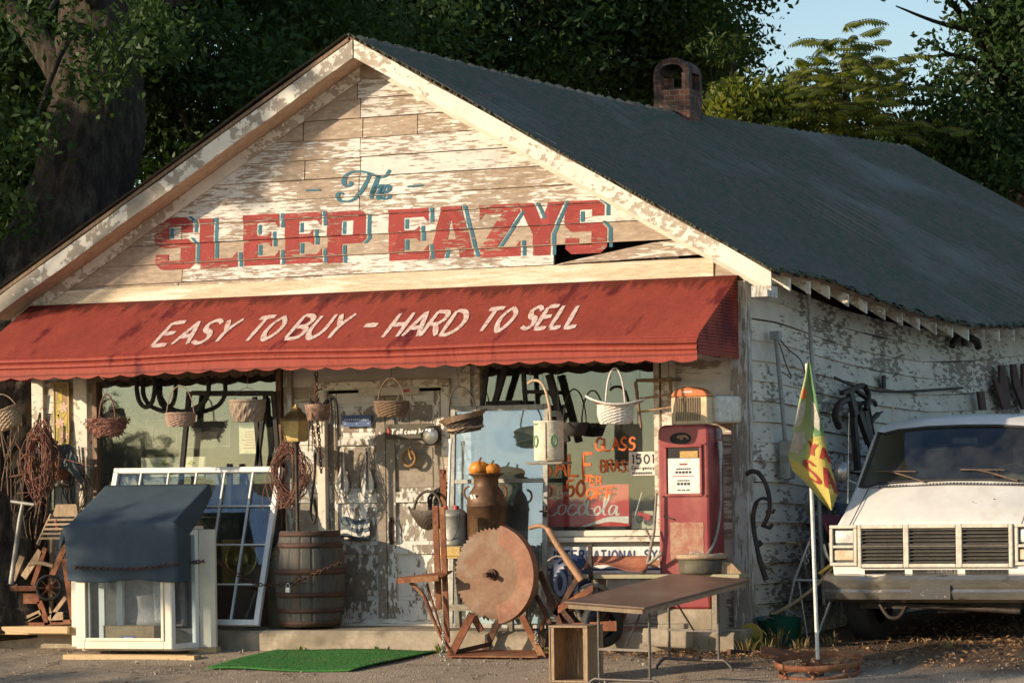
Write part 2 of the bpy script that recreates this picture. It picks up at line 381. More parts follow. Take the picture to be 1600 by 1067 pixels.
# ------------------------------------------------------------------ ground
mb = MB()
def axis(lo, hi, fine_lo, fine_hi, step):
    a = [lo, lo*.5, lo*.25, lo*.12]; a = [v for v in a if v < fine_lo-.5]
    x = fine_lo
    while x < fine_hi: a.append(x); x += step
    return a + [fine_hi] + [v for v in (hi*.12, hi*.25, hi*.5, hi) if v > fine_hi+.5]
xs = axis(-900, 900, -9, 9, .3); ys = axis(-900, 900, -6, 6, .25)
vs = []
for y in ys:
    for x in xs:
        near = -9 <= x <= 9 and -6 <= y <= 6
        vs.append((x, y, G(x, y) + (.012*math.sin(3.1*x+1.7*y)*math.sin(2.3*y-1.1*x) if near else 0)))
nx = len(xs)
mb.add(vs, [(j*nx+i, j*nx+i+1, (j+1)*nx+i+1, (j+1)*nx+i) for j in range(len(ys)-1) for i in range(nx-1)], True)
tag(mb.o('ground', M['ground']), 'brown gravel and dirt forecourt sloping to the road', 'ground', kind='structure')

# loose stones and dead leaves lying on the forecourt
mb = MB(); rr = random.Random(3)
for i in range(2600):
    p = W(rr.uniform(-40, 1640), rr.uniform(1005, 1090), 27); k = rr.uniform(-3.6, -.85)
    x = rr.uniform(-5.2, 6); y = k; z = G(x, y)
    s_ = rr.uniform(.004, .014)*(2 if rr.random() < .04 else 1)
    mb.T = Matrix.Translation((x, y, z+s_*.2)) @ Euler((rr.random()*6, rr.random()*6, rr.random()*6)).to_matrix().to_4x4()
    mb.add([(s_,0,0),(-s_*.8,0,0),(0,s_,0),(0,-s_*.9,0),(0,0,s_*.7),(0,0,-s_*.6)], [(0,2,4),(2,1,4),(1,3,4),(3,0,4),(2,0,5),(1,2,5),(3,1,5),(0,3,5)])
tag(mb.o('gravel', mat('loose_gravel', (.36,.30,.24), (.2,.17,.14), 30, rough=.9, island=.5)), 'loose stones scattered over the forecourt', 'gravel', kind='stuff')
mb = MB()
for i in range(2600):
    if rr.random() < .75: x = rr.gauss(4.6, .9); y = rr.uniform(-1.6, 3.5)
    else: x = rr.uniform(.6, 3.4); y = rr.gauss(-.95, .18)
    if y < -2: continue
    z = G(x, y)+.018; s_ = rr.uniform(.015, .04)
    mb.T = Matrix.Translation((x, y, z)) @ Euler((rr.uniform(-.7,.7), rr.uniform(-.7,.7), rr.random()*6)).to_matrix().to_4x4()
    mb.add([(-s_,0,0),(0,-s_*.45,.006),(s_,0,0),(0,s_*.45,.006)], [(0,1,2,3)])
tag(mb.o('leaf_litter', mat('dead_leaves', (.26,.15,.07), (.16,.085,.04), 4, rough=.85, island=.5)), 'dead brown leaves and straw on the dirt by the van', 'leaf litter', kind='stuff')

# ------------------------------------------------------------------ the store
XL, XR = -5.22, 2.33; SK = .14; LEN = 12.4
def interp(t, tab):
    for (a, va), (b, vb) in zip(tab, tab[1:]):
        if t <= b: return va+(vb-va)*sstep(0, 1, (t-a)/(b-a)) if t > a else va
    return tab[-1][1]
def lin(t, tab):
    for (a, va), (b, vb) in zip(tab, tab[1:]):
        if t <= b: return va+(vb-va)*max(0, (t-a)/(b-a))
    return tab[-1][1]
ETAB = [(-.4, 0), (0, 0), (.8, -.02), (1.6, -.12), (2.45, -.21), (3.3, -.27), (4.3, -.31), (5.4, -.27), (6.3, -.2), (8, -.07), (10, .02), (12.8, .08)]
RTAB = [(-.4, 0), (0, 0), (2.2, -.05), (4.5, -.075), (6, -.075), (8, -.03), (9.3, .01), (12.8, .13)]
esag = lambda y: lin(y, ETAB)
rsag = lambda y: lin(y, RTAB)
store = thing('store_building', 'old white clapboard store with a sagging dark roof and red awning', 'building', (-1.45, 0, 0))
SO = Vector((-1.45, 0, 0))
def smb(): m = MB(); m.T = Matrix.Translation(-SO); return m       # world coordinates -> the store's own

CZ0 = 3.42; CHT = .187                                             # gable courses
def yface(z, z0, h, lip=.016):                                     # front face of lapped boards
    t = ((z-z0) % h)/h
    return -(lip*(1-t)+.003)
def board(mb, x0, x1, z0, z1, y0=0, lip=.016, dz=0, th=.012):
    mb.add([(x0,y0-lip-.003,z0),(x1,y0-lip-.003,z0+dz),(x1,y0-.003,z1+dz),(x0,y0-.003,z1),(x0,y0+th,z0),(x1,y0+th,z0+dz),(x1,y0+th,z1+dz),(x0,y0+th,z1)],
           [(0,1,2,3),(4,7,6,5),(0,4,5,1),(3,2,6,7),(0,3,7,4),(1,5,6,2)])
rb = random.Random(11)
# gable boards, cut to the rakes, butt joints here and there, one board sprung loose
mb = smb(); AP = (-1.43, 5.80); SLO = .575
nC = int((AP[1]-CZ0)/CHT)+1
joints = {0: [-3.55, .35], 1: [-3.5, .47], 2: [-3.48], 3: [-3.5, -1.55], 4: [-1.55], 5: [-1.55], 6: [-2.13, -1.53], 7: [-1.53], 8: [-2.14, -1.5, -.92], 9: [-1.52], 10: [-1.55], 11: [-1.56], 12: []}
for k in range(nC):
    z0 = CZ0+k*CHT; z1 = min(z0+CHT, AP[1]-.02)
    hw = (AP[1]+.05-z0)/SLO; a, b = AP[0]-min(hw, 4.0), AP[0]+min(hw, 4.0)
    a = max(a, XL); b = min(b, XR)
    cuts = [a]+[j for j in joints.get(k, []) if a+.1 < j < b-.1]+[b]
    for p, q in zip(cuts, cuts[1:]):
        if k == 1 and p > .4: continue                           # the missing length
        jz = rb.uniform(-.004, .004)
        # top corners follow the rake
        hw1 = (AP[1]+.05-z1)/SLO
        pa, qb = max(p, AP[0]-hw1), min(q, AP[0]+hw1)
        y = -.003; lip = .016+rb.uniform(0, .006)
        mb.add([(p+.005,y-lip,z0+jz),(q-.005,y-lip,z0+jz),(max(qb-.005, pa+.01),y,z1+jz),(pa+.005,y,z1+jz),(p+.005,.012,z0+jz),(q-.005,.012,z0+jz),(max(qb-.005, pa+.01),.012,z1+jz),(pa+.005,.012,z1+jz)],
               [(0,1,2,3),(4,7,6,5),(0,4,5,1),(3,2,6,7),(0,3,7,4),(1,5,6,2)])
mb.o('gable_boards', M['gable'], store)
mb = smb()                                                       # the sprung board hanging across the hole
mb.add([(.50,-.05,3.605),(2.0,-.03,3.64),(2.0,-.022,3.80),(1.45,-.03,3.765),(.78,-.045,3.655),(.50,-.02,3.605),(2.0,-.0,3.64),(2.0,.0,3.80),(1.45,-.0,3.765),(.78,-.015,3.655)], [(0,1,2,3,4),(9,8,7,6,5),(0,5,6,1),(1,6,7,2),(2,7,8,3),(3,8,9,4),(4,9,5,0)])
mb.o('loose_board', M['gable'], store, label='splintered board hanging loose across a dark gap')
mb = smb()
board(mb, -1.95, 2.05, 3.42, 3.60, -.02, .012); board(mb, XL+.06, -1.95, 3.42, 3.57, -.02, .012)
mb.o('frieze_board', mat('bare_pine_frieze', (.62,.52,.36), (.5,.40,.26), 6, (1,10,10), rough=.75, bump=.2, c3=(.74,.67,.54), s3=1.2), store)
mb = smb()
AZ = AP[1]+.02
mb.prism([(XL+.03, 3.38), (.46, 3.38), (.46, 4.05), (.46, AZ-SLO*1.89-.02), (AP[0], AZ), (XL+.03, 3.6)], (0,.03,0), (1,0,0), (0,0,1), (0,.03,0))
mb.prism([(.463, 3.80), (2.0, 3.80), (.463, AZ-SLO*1.895)], (0,.03,0), (1,0,0), (0,0,1), (0,.03,0))
mb.prism([(.463, 3.38), (2.28, 3.38), (2.28, 3.60), (.463, 3.60)], (0,.03,0), (1,0,0), (0,0,1), (0,.03,0))
mb.box((.95, .3, 3.72), (1.3, .02, .5))
mb.o('gable_backing', M['dark'], store)

# lower front wall: clapboards round the door and the two show windows
OPEN = [(-4.54, -2.40, .92, 2.9), (-2.02, -.62, .2, 2.56), (-.36, 1.52, 1.06, 2.9)]
mb = smb(); z = .1; k = 0
while z < 3.42:
    z1 = min(z+CHT, 3.42)
    segs = [(XL+.03, XR-.12)]
    for (a, b, c, d) in OPEN:
        if c < (z+z1)/2 < d:
            ns = []
            for p, q in segs:
                if b <= p or a >= q: ns.append((p, q)); continue
                if a > p: ns.append((p, a))
                if b < q: ns.append((b, q))
            segs = ns
    for p, q in segs:
        if q-p > 2.2:
            c = rb.uniform(p+.8, q-.8); board(mb, p, c-.003, z, z1); board(mb, c+.003, q, z, z1)
        elif q-p > .02: board(mb, p, q, z, z1)
    z = z1; k += 1
mb.o('front_clapboards', M['front'], store)
mb = smb()
for (a, b) in ((XL+.03, -4.54), (-2.40, -2.02), (-.62, -.36), (1.52, XR-.12)): mb.box(((a+b)/2, .045, 1.72), (b-a-.004, .05, 3.4))
mb.box((-3.47, .045, .5), (2.13, .05, .82)); mb.box((.58, .045, .56), (1.87, .05, .98)); mb.box((-1.32, .045, 2.97), (1.39, .05, .8)); mb.box((-3.47, .045, 3.15), (2.13, .05, .48)); mb.box((.58, .045, 3.15), (1.87, .05, .48))
mb.o('wall_backing', M['dark'], store)

# side walls, back wall, floor
def sidewall(mb, x0, skew, n, flip):
    nb = 18; h = 3.42/nb; rs = random.Random(5)
    for k in range(nb):
        z0, z1 = .04+k*h*.99, .04+(k+1)*h*.99
        cuts = sorted([0, LEN] + [rs.uniform(1, LEN-1) for _ in range(3)])
        for p, q in zip(cuts, cuts[1:]):
            m_ = max(2, int((q-p)/.35)); lip = .016+rs.uniform(0, .014)
            ps = [p+.003+(q-p-.006)*i/m_ for i in range(m_+1)]
            vs = []
            wav = rs.uniform(0, 6)
            for y in ps:
                f = 1+esag(y)/3.42; w_ = .012*math.sin(y*1.3+wav)
                bow = .10*math.sin(PI*y/LEN)
                x = x0+skew*y-(bow if flip > 0 else -bow)
                vs += [(x+flip*(lip+w_*.4), y, z0*f+w_*.5), (x, y, z1*f+w_*.5)]
            fs = [(2*i, 2*i+2, 2*i+3, 2*i+1) for i in range(m_)]
            vs2 = [(v[0]-flip*.03, v[1], v[2]) for v in vs]; n_ = len(vs)
            fs += [(2*i+n_, 2*i+1+n_, 2*i+3+n_, 2*i+2+n_) for i in range(m_)] + [(2*i, 2*i+n_, 2*i+2+n_, 2*i+2) for i in range(m_)] + [(0, 1, 1+n_, n_), (2*m_, 2*m_+n_, 2*m_+1+n_, 2*m_+1)]
            mb.add(vs+vs2, fs)
mb = smb(); sidewall(mb, XR-.03, SK, 18, 1); mb.o('side_wall', M['side'], store)
mb = smb(); sidewall(mb, XL+.03, SK, 18, -1); mb.o('far_side_wall', M['side'], store)
mb = smb()
xb = SK*LEN
mb.prism([(XL+xb+.1, .05), (XR+xb-.1, .05), (XR+xb-.1, 3.45), (AP[0]+xb, 5.85), (XL+xb+.1, 3.45)], (0,LEN-.06,0), (1,0,0), (0,0,1), (0,.05,0))
mb.o('back_wall', M['front'], store)
mb = smb(); mb.prism([(XL+.1, .1), (XR-.1, .1), (XR+xb-.1, LEN-.1), (XL+xb+.1, LEN-.1)], (0,0,.04), (1,0,0), (0,1,0), (0,0,.1))
mb.prism([(XL+.1, .1), (XR-.1, .1), (XR+.3, 3.2), (XL+.3, 3.2)], (0,0,3.0), (1,0,0), (0,1,0), (0,0,.05))
mb.o('floor_and_ceiling', M['interior'], store)
mb = smb(); mb.box((-1.4, 3.1, 1.6), (7.2, .05, 2.8)); mb.o('partition', M['interior'], store)

# corner posts and trim
mb = smb(); mb.box((XR-.045, -.03, 1.73), (.15, .06, 3.3)); mb.box((XR+.022, .055, 1.73), (.03, .10, 3.3))
mb.o('corner_post', M['trim_grey'], store)
mb = smb(); mb.box((XL+.06, -.03, 1.8), (.13, .055, 3.15)); mb.box((XL-.01, .05, 1.8), (.03, .1, 3.15)); mb.o('corner_post', M['trim'], store)
mb = smb(); mb.box((-4.66, -.03, 1.7), (.15, .06, 3.3)); mb.o('window_post', M['trim'], store)
mb = smb(); mb.box((-2.33, -.03, 1.75), (.08, .05, 3.1)); mb.o('window_post', M['trim_grey'], store)
mb = smb(); mb.box((-.44, -.03, 1.75), (.10, .05, 3.1)); mb.o('window_post', M['trim'], store)
mb = smb(); mb.box((1.60, -.03, 1.75), (.13, .05, 3.2)); mb.o('window_post', M['trim'], store)

# windows
def showwin(x0, x1, z0, z1, ybk):
    f = smb(); w = .055
    f.box(((x0+x1)/2, -.005, z0+w/2), (x1-x0, .11, w)); f.box(((x0+x1)/2, -.005, z1-w/2), (x1-x0, .09, w))
    f.box((x0+w/2, -.005, (z0+z1)/2), (w, .09, z1-z0-2*w-.004)); f.box((x1-w/2, -.005, (z0+z1)/2), (w, .09, z1-z0-2*w-.004))
    fo = f.o('window_frame', M['oldwood'] if x0 < -3 else M['trim'], store, bevel=.004)
    g = smb(); g.box(((x0+x1)/2, .012, (z0+z1)/2), (x1-x0-.1, .006, z1-z0-.1)); g.o('window_pane', M['glass'], fo)
    s_ = smb(); s_.box(((x0+x1)/2, -.05, z0-.03), (x1-x0+.12, .15, .045)); s_.o('window_sill', M['trim'], fo, bevel=.004)
showwin(-4.53, -2.41, .92, 2.9, 0); showwin(-.35, 1.51, 1.06, 2.9, 0)

# double door
d0, d1, dz0, dz1 = -1.93, -.70, .24, 2.46
mb = smb(); 
mb.box((d0-.045, -.01, 1.36), (.085, .1, 2.3)); mb.box((d1+.045, -.01, 1.36), (.085, .1, 2.3)); mb.box(((d0+d1)/2, -.01, 2.53), (1.41, .1, .08))
mb.box(((d0+d1)/2, .0, .215), (1.4, .2, .05))
mb.o('door_frame', M['trim'], store, bevel=.005)
for i in range(2):
    a = d0+.004 + i*(d1-d0)/2; b = a+(d1-d0)/2-.008; mid = (a+b)/2; w = .095
    leaf = smb(); yy = .02
    leaf.box((mid, yy+.022, (dz0+dz1)/2), (b-a-.02, .018, dz1-dz0-.02))
    for xx in (a+w/2, b-w/2): leaf.box((xx, yy, (dz0+dz1)/2), (w, .034, dz1-dz0))
    for zz, hh in ((dz0+.11, .22), (.95, .09), (1.45, .1), (2.0, .09), (dz1-.05, .1)): leaf.box((mid, yy, zz), (b-a-2*w-.003, .034, hh))
    for z0, z1 in ((.47, .9), (1.0, 1.39), (1.51, 1.95), (2.05, 2.36)):
        leaf.prism([(0,0),(1,0),(1,1),(0,1)], (a+w+.03, yy+.006, z0+.03), (b-a-2*w-.06, 0, 0), (0,0,z1-z0-.06), (0,.012,0))
    lo = leaf.o('door', M['door'], store, bevel=.004, label='left leaf of the peeling white double door' if i == 0 else 'right leaf of the peeling white double door')
    if i == 1:
        h = smb(); h.tube(spline([(a+.05,-.005,1.02),(a+.05,-.05,1.05),(a+.05,-.055,1.13),(a+.05,-.05,1.2),(a+.05,-.005,1.23)], 4), .008, 6); h.box((a+.05, .0, 1.13), (.045, .008, .26)); h.o('handle', M['iron'], lo)
mb = smb(); mb.box((-.86, -.001, 1.22), (.10, .006, .05)); mb.o('lock_plate', M['rust'], store)

# awning: ribbed red slope, folded edge, scalloped valance, closed ends
AX0, AX1 = -5.24, 2.29; A_T = Vector((0, -.03, 3.435)); A_B = Vector((0, -1.16, 2.84))
adir = (A_B-A_T); ALEN = adir.length; adir.normalize(); anrm = Vector((0, adir.z, -adir.y)); 
if anrm.z < 0: anrm = -anrm
PITCH = .046; NR = int(ALEN/PITCH)
def ah(s_):
    if s_ > NR*PITCH-1e-6: return 0.                                                       # ribs, then two wide folds near the lip
    t = (s_ % PITCH)/PITCH
    return .007*(min(t/.72, (1-t)/.28))
def apt(x, s_, off=0, flat=False):
    sg = .018*math.sin((x-AX0)*.55)+.008*math.sin(x*2.1)
    p = A_T+adir*s_+anrm*((ah(s_) if not flat else .0075)+off); return (x, p.y, p.z+sg*(s_/ALEN))
mb = smb(); NX = 40
ss = []
for k in range(NR): ss += [k*PITCH, k*PITCH+PITCH*.72]
ss.append(NR*PITCH)
ss = [s for s in ss if s < ALEN-.004]+[ALEN]
vs = [apt(AX0+(AX1-AX0)*i/NX, s_) for s_ in ss for i in range(NX+1)]
mb.add(vs, [(j*(NX+1)+i, j*(NX+1)+i+1, (j+1)*(NX+1)+i+1, (j+1)*(NX+1)+i) for j in range(len(ss)-1) for i in range(NX)])
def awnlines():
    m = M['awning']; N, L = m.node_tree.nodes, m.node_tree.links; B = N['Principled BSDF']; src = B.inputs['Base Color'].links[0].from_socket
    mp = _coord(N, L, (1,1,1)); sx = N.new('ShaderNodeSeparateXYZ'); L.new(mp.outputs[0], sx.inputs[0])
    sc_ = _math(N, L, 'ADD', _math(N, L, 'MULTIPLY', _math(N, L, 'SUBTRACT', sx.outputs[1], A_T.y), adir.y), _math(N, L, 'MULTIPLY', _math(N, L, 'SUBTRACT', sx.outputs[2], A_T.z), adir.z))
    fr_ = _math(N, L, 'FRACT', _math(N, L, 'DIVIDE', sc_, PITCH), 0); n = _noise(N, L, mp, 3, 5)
    f = _range(N, L, _math(N, L, 'SUBTRACT', fr_, _math(N, L, 'MULTIPLY', n.outputs[0], .25)), .62, .70, 1.05, .60).outputs[0]  # rib shade painted in: darker on the steep lower face of each rib
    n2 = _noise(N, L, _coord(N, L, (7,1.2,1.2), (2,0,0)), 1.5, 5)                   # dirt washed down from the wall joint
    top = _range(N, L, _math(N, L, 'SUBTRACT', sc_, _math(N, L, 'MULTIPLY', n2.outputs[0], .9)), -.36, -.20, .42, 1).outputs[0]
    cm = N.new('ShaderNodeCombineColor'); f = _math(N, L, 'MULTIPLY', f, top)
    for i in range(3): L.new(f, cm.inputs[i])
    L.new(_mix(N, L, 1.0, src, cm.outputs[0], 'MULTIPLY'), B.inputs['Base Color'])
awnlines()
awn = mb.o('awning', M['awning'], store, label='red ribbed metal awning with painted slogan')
mb = smb()
SW = .243
def valance(u, v):
    x = AX0+(AX1-AX0)*u; p = apt(x, ALEN); sg = p[2]-A_B.z
    prof = [(0,.0,.0), (.1,-.030,-.022), (.22,-.034,-.045), (.3,-.008,-.055), (.38,-.034,-.075), (.5,-.036,-.10), (.56,-.018,-.112), (1,-.022,-.205)]
    dy = lin(v, [(a, b) for a, b, c in prof]); dz = lin(v, [(a, c) for a, b, c in prof])
    if v > .7: dz += -.024*abs(math.sin(PI*(x-AX0)/SW))*(v-.7)/.3*1.0 + .012*(v-.7)/.3
    return (x, A_B.y+dy, A_B.z+dz+sg)
mb.grid(31*8, 24, valance, False)
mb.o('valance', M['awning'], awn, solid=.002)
for xe in (AX0, AX1):
    mb = smb(); n = 22; pts = []
    top = A_T; zb = 2.665
    # end panel made of ribs running front to back
    hgt = A_T.z-zb-.0
    vs = []; rows = 26
    for j in range(rows*2+1):
        z = zb+.02+(A_T.z-zb-.02)*j/(rows*2)
        yf = A_B.y if z <= A_B.z else A_B.y+(A_T.y-A_B.y)*(z-A_B.z)/(A_T.z-A_B.z)
        bump = .006 if j % 2 else 0
        for i in range(n+1):
            y = -.03+(yf+.03)*i/n
            zz = z
            if j == 0: zz = z-.028*abs(math.sin(PI*y/.12))
            vs.append((xe+(bump if xe > 0 else -bump), y, zz))
    mb.add(vs, [(j*(n+1)+i, j*(n+1)+i+1, (j+1)*(n+1)+i+1, (j+1)*(n+1)+i) for j in range(rows*2) for i in range(n)])
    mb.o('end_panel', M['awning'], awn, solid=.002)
mb = smb()
for xx in (-4.6, -3.2, -1.8, -.4, 1.0, 2.1): mb.bar((xx, -.04, 2.70), (xx, -1.13, 2.73), .03, .03)
mb.bar((AX0+.02, -1.12, 2.735), (AX1-.02, -1.12, 2.735), .03, .03)
mb.o('awning_frame', M['rustdark'], awn)
# strip of dark scalloped metal hanging inside the awning, along the wall
mb = smb()
for (a, b) in ((-4.5, -2.45), (-.3, 1.45)):
    mb.grid(120, 2, lambda u, v: (a+(b-a)*u, -.10, 2.80-v*.13-(.03*abs(math.sin(PI*(a+(b-a)*u)/.155)) if v > .9 else 0)), False)
mb.o('inner_valance', M['oldwood'], awn, solid=.004)

# roof
RX0 = AP[0]; YF = -.36; YB = LEN+.35
def roofpt(side, t, y, lift=0):
    xr = RX0+SK*max(y, -.4); zr = 5.845+rsag(y); ze = 3.43+esag(y)*(1 if side > 0 else .6)
    run = 4.2
    n_ = Vector((.5*side, 0, .866))
    p = Vector((xr+side*run*t, y, zr+(ze-zr)*t)) + n_*lift
    return p
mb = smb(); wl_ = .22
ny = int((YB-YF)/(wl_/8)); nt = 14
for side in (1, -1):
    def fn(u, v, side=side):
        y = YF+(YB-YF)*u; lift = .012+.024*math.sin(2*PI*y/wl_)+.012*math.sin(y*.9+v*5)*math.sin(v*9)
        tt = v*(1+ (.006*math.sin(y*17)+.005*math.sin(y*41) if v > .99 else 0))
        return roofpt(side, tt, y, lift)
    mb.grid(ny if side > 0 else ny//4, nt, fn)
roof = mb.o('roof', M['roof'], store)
mb = smb()                                                       # boards under the roofing
for side in (1, -1):
    k = 24
    vs = []
    for i in range(k+1):
        y = YF+.03+(YB-YF-.06)*i/k
        for (t, l) in ((0, -.002), (.995, -.002), (.995, -.035), (0, -.035)): vs.append(roofpt(side, t, y, l))
    fs = []
    for i in range(k):
        for j in range(4): fs.append((i*4+j, i*4+(j+1) % 4, (i+1)*4+(j+1) % 4, (i+1)*4+j))
    fs += [(0,1,2,3), (k*4+3, k*4+2, k*4+1, k*4)]
    mb.add(vs, fs)
mb.o('roof_boards', M['oldwood'], roof)
mb = smb(); re = random.Random(9)
for i in range(2600):                                            # moss and debris along the eave and gable edge
    if i < 2000: y = re.uniform(YF, YB); p = roofpt(1, re.uniform(.985, 1.004), y, .012)
    else: y = YF+re.uniform(-.01, .05) if i > 2200 else re.uniform(YF, 12); p = roofpt(1, re.random() if i > 2200 else 0, y, .015)
    s_ = re.uniform(.008, .02)
    mb.T = Matrix.Translation(p-SO) @ Euler((re.random()*6, re.random()*6, re.random()*6)).to_matrix().to_4x4()
    mb.add([(s_,0,0),(-s_,0,0),(0,s_,0),(0,-s_,0),(0,0,s_),(0,0,-s_)], [(0,2,4),(2,1,4),(1,3,4),(3,0,4),(2,0,5),(1,2,5),(3,1,5),(0,3,5)])
mb.o('roof_moss', M['moss'], roof)
# rake boards
def rake(mb, side, t0, t1, w, y0, th, drop=0, k=10):
    vs = []
    for i in range(k+1):
        t = t0+(t1-t0)*i/k
        p = roofpt(side, t, 0); x, z = p.x-RX0-0, p.z
        x += RX0 - 0
        jig = .006*math.sin(i*2.3)
        vs += [(x, y0, z-.036-drop+jig), (x, y0, z-.036-drop-w+jig), (x, y0+th, z-.036-drop-w+jig), (x, y0+th, z-.036-drop+jig)]
    fs = []
    for i in range(k):
        for j in range(4): fs.append((i*4+j, i*4+(j+1) % 4, (i+1)*4+(j+1) % 4, (i+1)*4+j))
    fs += [(3,2,1,0), (k*4, k*4+1, k*4+2, k*4+3)]
    mb.add(vs, fs)
mb = smb(); rake(mb, 1, .002, .985, .17, -.345, .025); mb.o('rake_board', M['trim'], store, label='cream rake board on the right slope')
mb = smb(); rake(mb, -1, .002, .99, .17, -.345, .025); mb.o('rake_board', M['rake_grey'], store, label='weathered grey rake board on the left slope')
mb = smb(); rake(mb, -1, .0, .97, .03, -.32, .30, .135); rake(mb, 1, .0, .97, .025, -.32, .30, .10)
mb.o('rake_soffit', mat('bare_tan_soffit', (.55,.44,.31), (.45,.35,.24), 5, (2,2,2), rough=.8, bump=.1), store)
mb = smb(); rake(mb, -1, .02, .96, .13, -.035, .03, .17); rake(mb, 1, .02, .95, .11, -.035, .03, .14)
mb.o('rake_trim', M['trim'], store)
# rafter tails under the eave
for i in range(24):
    y = .1+i*.415
    mb = smb(); e = roofpt(1, 1, y, -.04); w0 = roofpt(1, .88, y, -.04)
    sh = .115
    mb.prism([(w0.x, w0.z), (e.x-.02, e.z), (e.x-.02, e.z-sh), (w0.x+.05, w0.z-sh-.02)], (0, y-.022, 0), (1,0,0), (0,0,1), (0,.044,0))
    mb.o('rafter_tail', M['trim'], store)
mb = smb()
mb.box((2.58, -.15, 3.26), (.15, .30, .10)); mb.o('eave_block', M['trim_grey'], store)

# chimney
cb = W(1055, 150, 37.0)
cx, cy = RX0+SK*6.3+.0, 6.3
cz = 5.45
mb = MB(); mb.T = Matrix.Translation(-SO)
hw = .215
mb.box((cx, cy, (cz+6.02)/2), (2*hw, 2*hw, 6.02-cz))
for sx in (-1, 1):
    for sy in (-1, 1): mb.box((cx+sx*(hw-.045), cy+sy*(hw-.045), 6.115), (.09, .09, .19))
# arched hood with openings
for yy in (cy-hw, cy+hw-.1):
    n = 8; pts = [(cx+hw*math.cos(PI*i/n), 6.21+.17*math.sin(PI*i/n)) for i in range(n+1)]
    inner = [(cx+(hw-.07)*math.cos(PI-PI*i/n), 6.21+.10*math.sin(PI-PI*i/n)) for i in range(n+1)]
    for i in range(n): mb.prism([pts[i], pts[i+1], inner[n-i-1], inner[n-i]], (0, yy, 0), (1,0,0), (0,0,1), (0,.1,0))
n = 8; P0 = [(cx+(hw)*math.cos(PI*i/n), 6.21+.172*math.sin(PI*i/n)) for i in range(n+1)]; P1 = [(cx+(hw-.07)*math.cos(PI*i/n), 6.21+.12*math.sin(PI*i/n)) for i in range(n+1)]
for i in range(n): mb.prism([P0[i], P0[i+1], P1[i+1], P1[i]], (0, cy-hw+.102, 0), (1,0,0), (0,0,1), (0,2*hw-.204,0))
mb.o('chimney', M['brick'], roof)
mb = MB(); mb.T = Matrix.Translation(-SO); mb.box((cx, cy, 6.035), (.24, .24, .03)); mb.o('flue', M['iron'], bpy.data.objects['chimney'])

# step in front of the store: two concrete slabs
def slab(x0, x1, y0, z1, name_label):
    mb = MB(); n = 26; zb = -.12
    for i in range(1): pass
    rs = random.Random(int(x0*10))
    pr = lambda: rs.uniform(-.008, .008)
    vs = []; k = n+1
    for i in range(k):
        x = (x1-x0)*i/n
        vs += [(x, pr()+.0, zb), (x, pr(), z1-.03+pr()*.5), (x, .03+pr(), z1+pr()*.3), (x, -y0-.06, z1+.02), (x, -y0-.06, zb)]
    fs = [(5*i+j, 5*i+5+j, 5*i+6+j, 5*i+1+j) for i in range(n) for j in range(4)] + [(0,1,2,3,4), (5*n+4, 5*n+3, 5*n+2, 5*n+1, 5*n)]
    mb.add(vs, fs)
    o = mb.o('concrete_step', M['concrete']); o.location = (x0, y0, 0)
    return tag(o, name_label, 'step')
slab(-5.9, -2.31, -.74, .20, 'worn concrete step under the leaning window and barrel')
slab(-2.295, 2.45, -.78, .205, 'pale concrete step in front of the peeling double door')

# things fixed to the side wall belong to the store
def SWp(px, py):                                                 # point on the side wall plane at a pixel
    y = 3.
    for _ in range(40):
        x = XR+SK*y-.10*math.sin(PI*max(0, min(y, LEN))/LEN)+.03
        v = CF+CR*((px-800)/FP)+CU*((YH-py)/FP); p = CP+v*((x-CP.x)/v.x); y = p.y
    return p
mb = smb(); p0, p1, p2, p3 = SWp(1204, 528), SWp(1206, 545), SWp(1213, 620), SWp(1220, 700)
o_ = Vector((.05, 0, 0))
mb.tube([p0+o_, p1+o_, p2+o_, p3+o_], .022, 8); mb.box(p0+o_+Vector((0,0,.02)), (.09,.09,.08))
mb.o('conduit', mat('grey_conduit', (.30,.32,.32), (.24,.25,.25), 9, rough=.5, metal=.3), store)
mb = smb(); mb.box(SWp(1222, 718)+o_, (.10, .17, .36)); mb.o('meter_box', M['galv'], store, bevel=.01)
mb = smb()
for pts in (((1209,526),(1216,545),(1224,570),(1232,590),(1222,584),(1212,580)), ((1210,527),(1230,548),(1246,562),(1254,585),(1247,590)), ((1300,590),(1330,603),(1365,610),(1400,612),(1440,610),(1500,606))):
    mb.tube(spline([SWp(*p)+Vector((.03,-.01,0)) for p in pts], 6), .006 if pts[0][0] < 1290 else .014, 5)
mb.o('cable', M['iron'], store)
mb = smb(); q = SWp(1379, 597); mb.box(q+Vector((.012,0,0)), (.02,.14,.13), Euler((.1,0,.1))); mb.o('wall_hole', M['dark'], store)
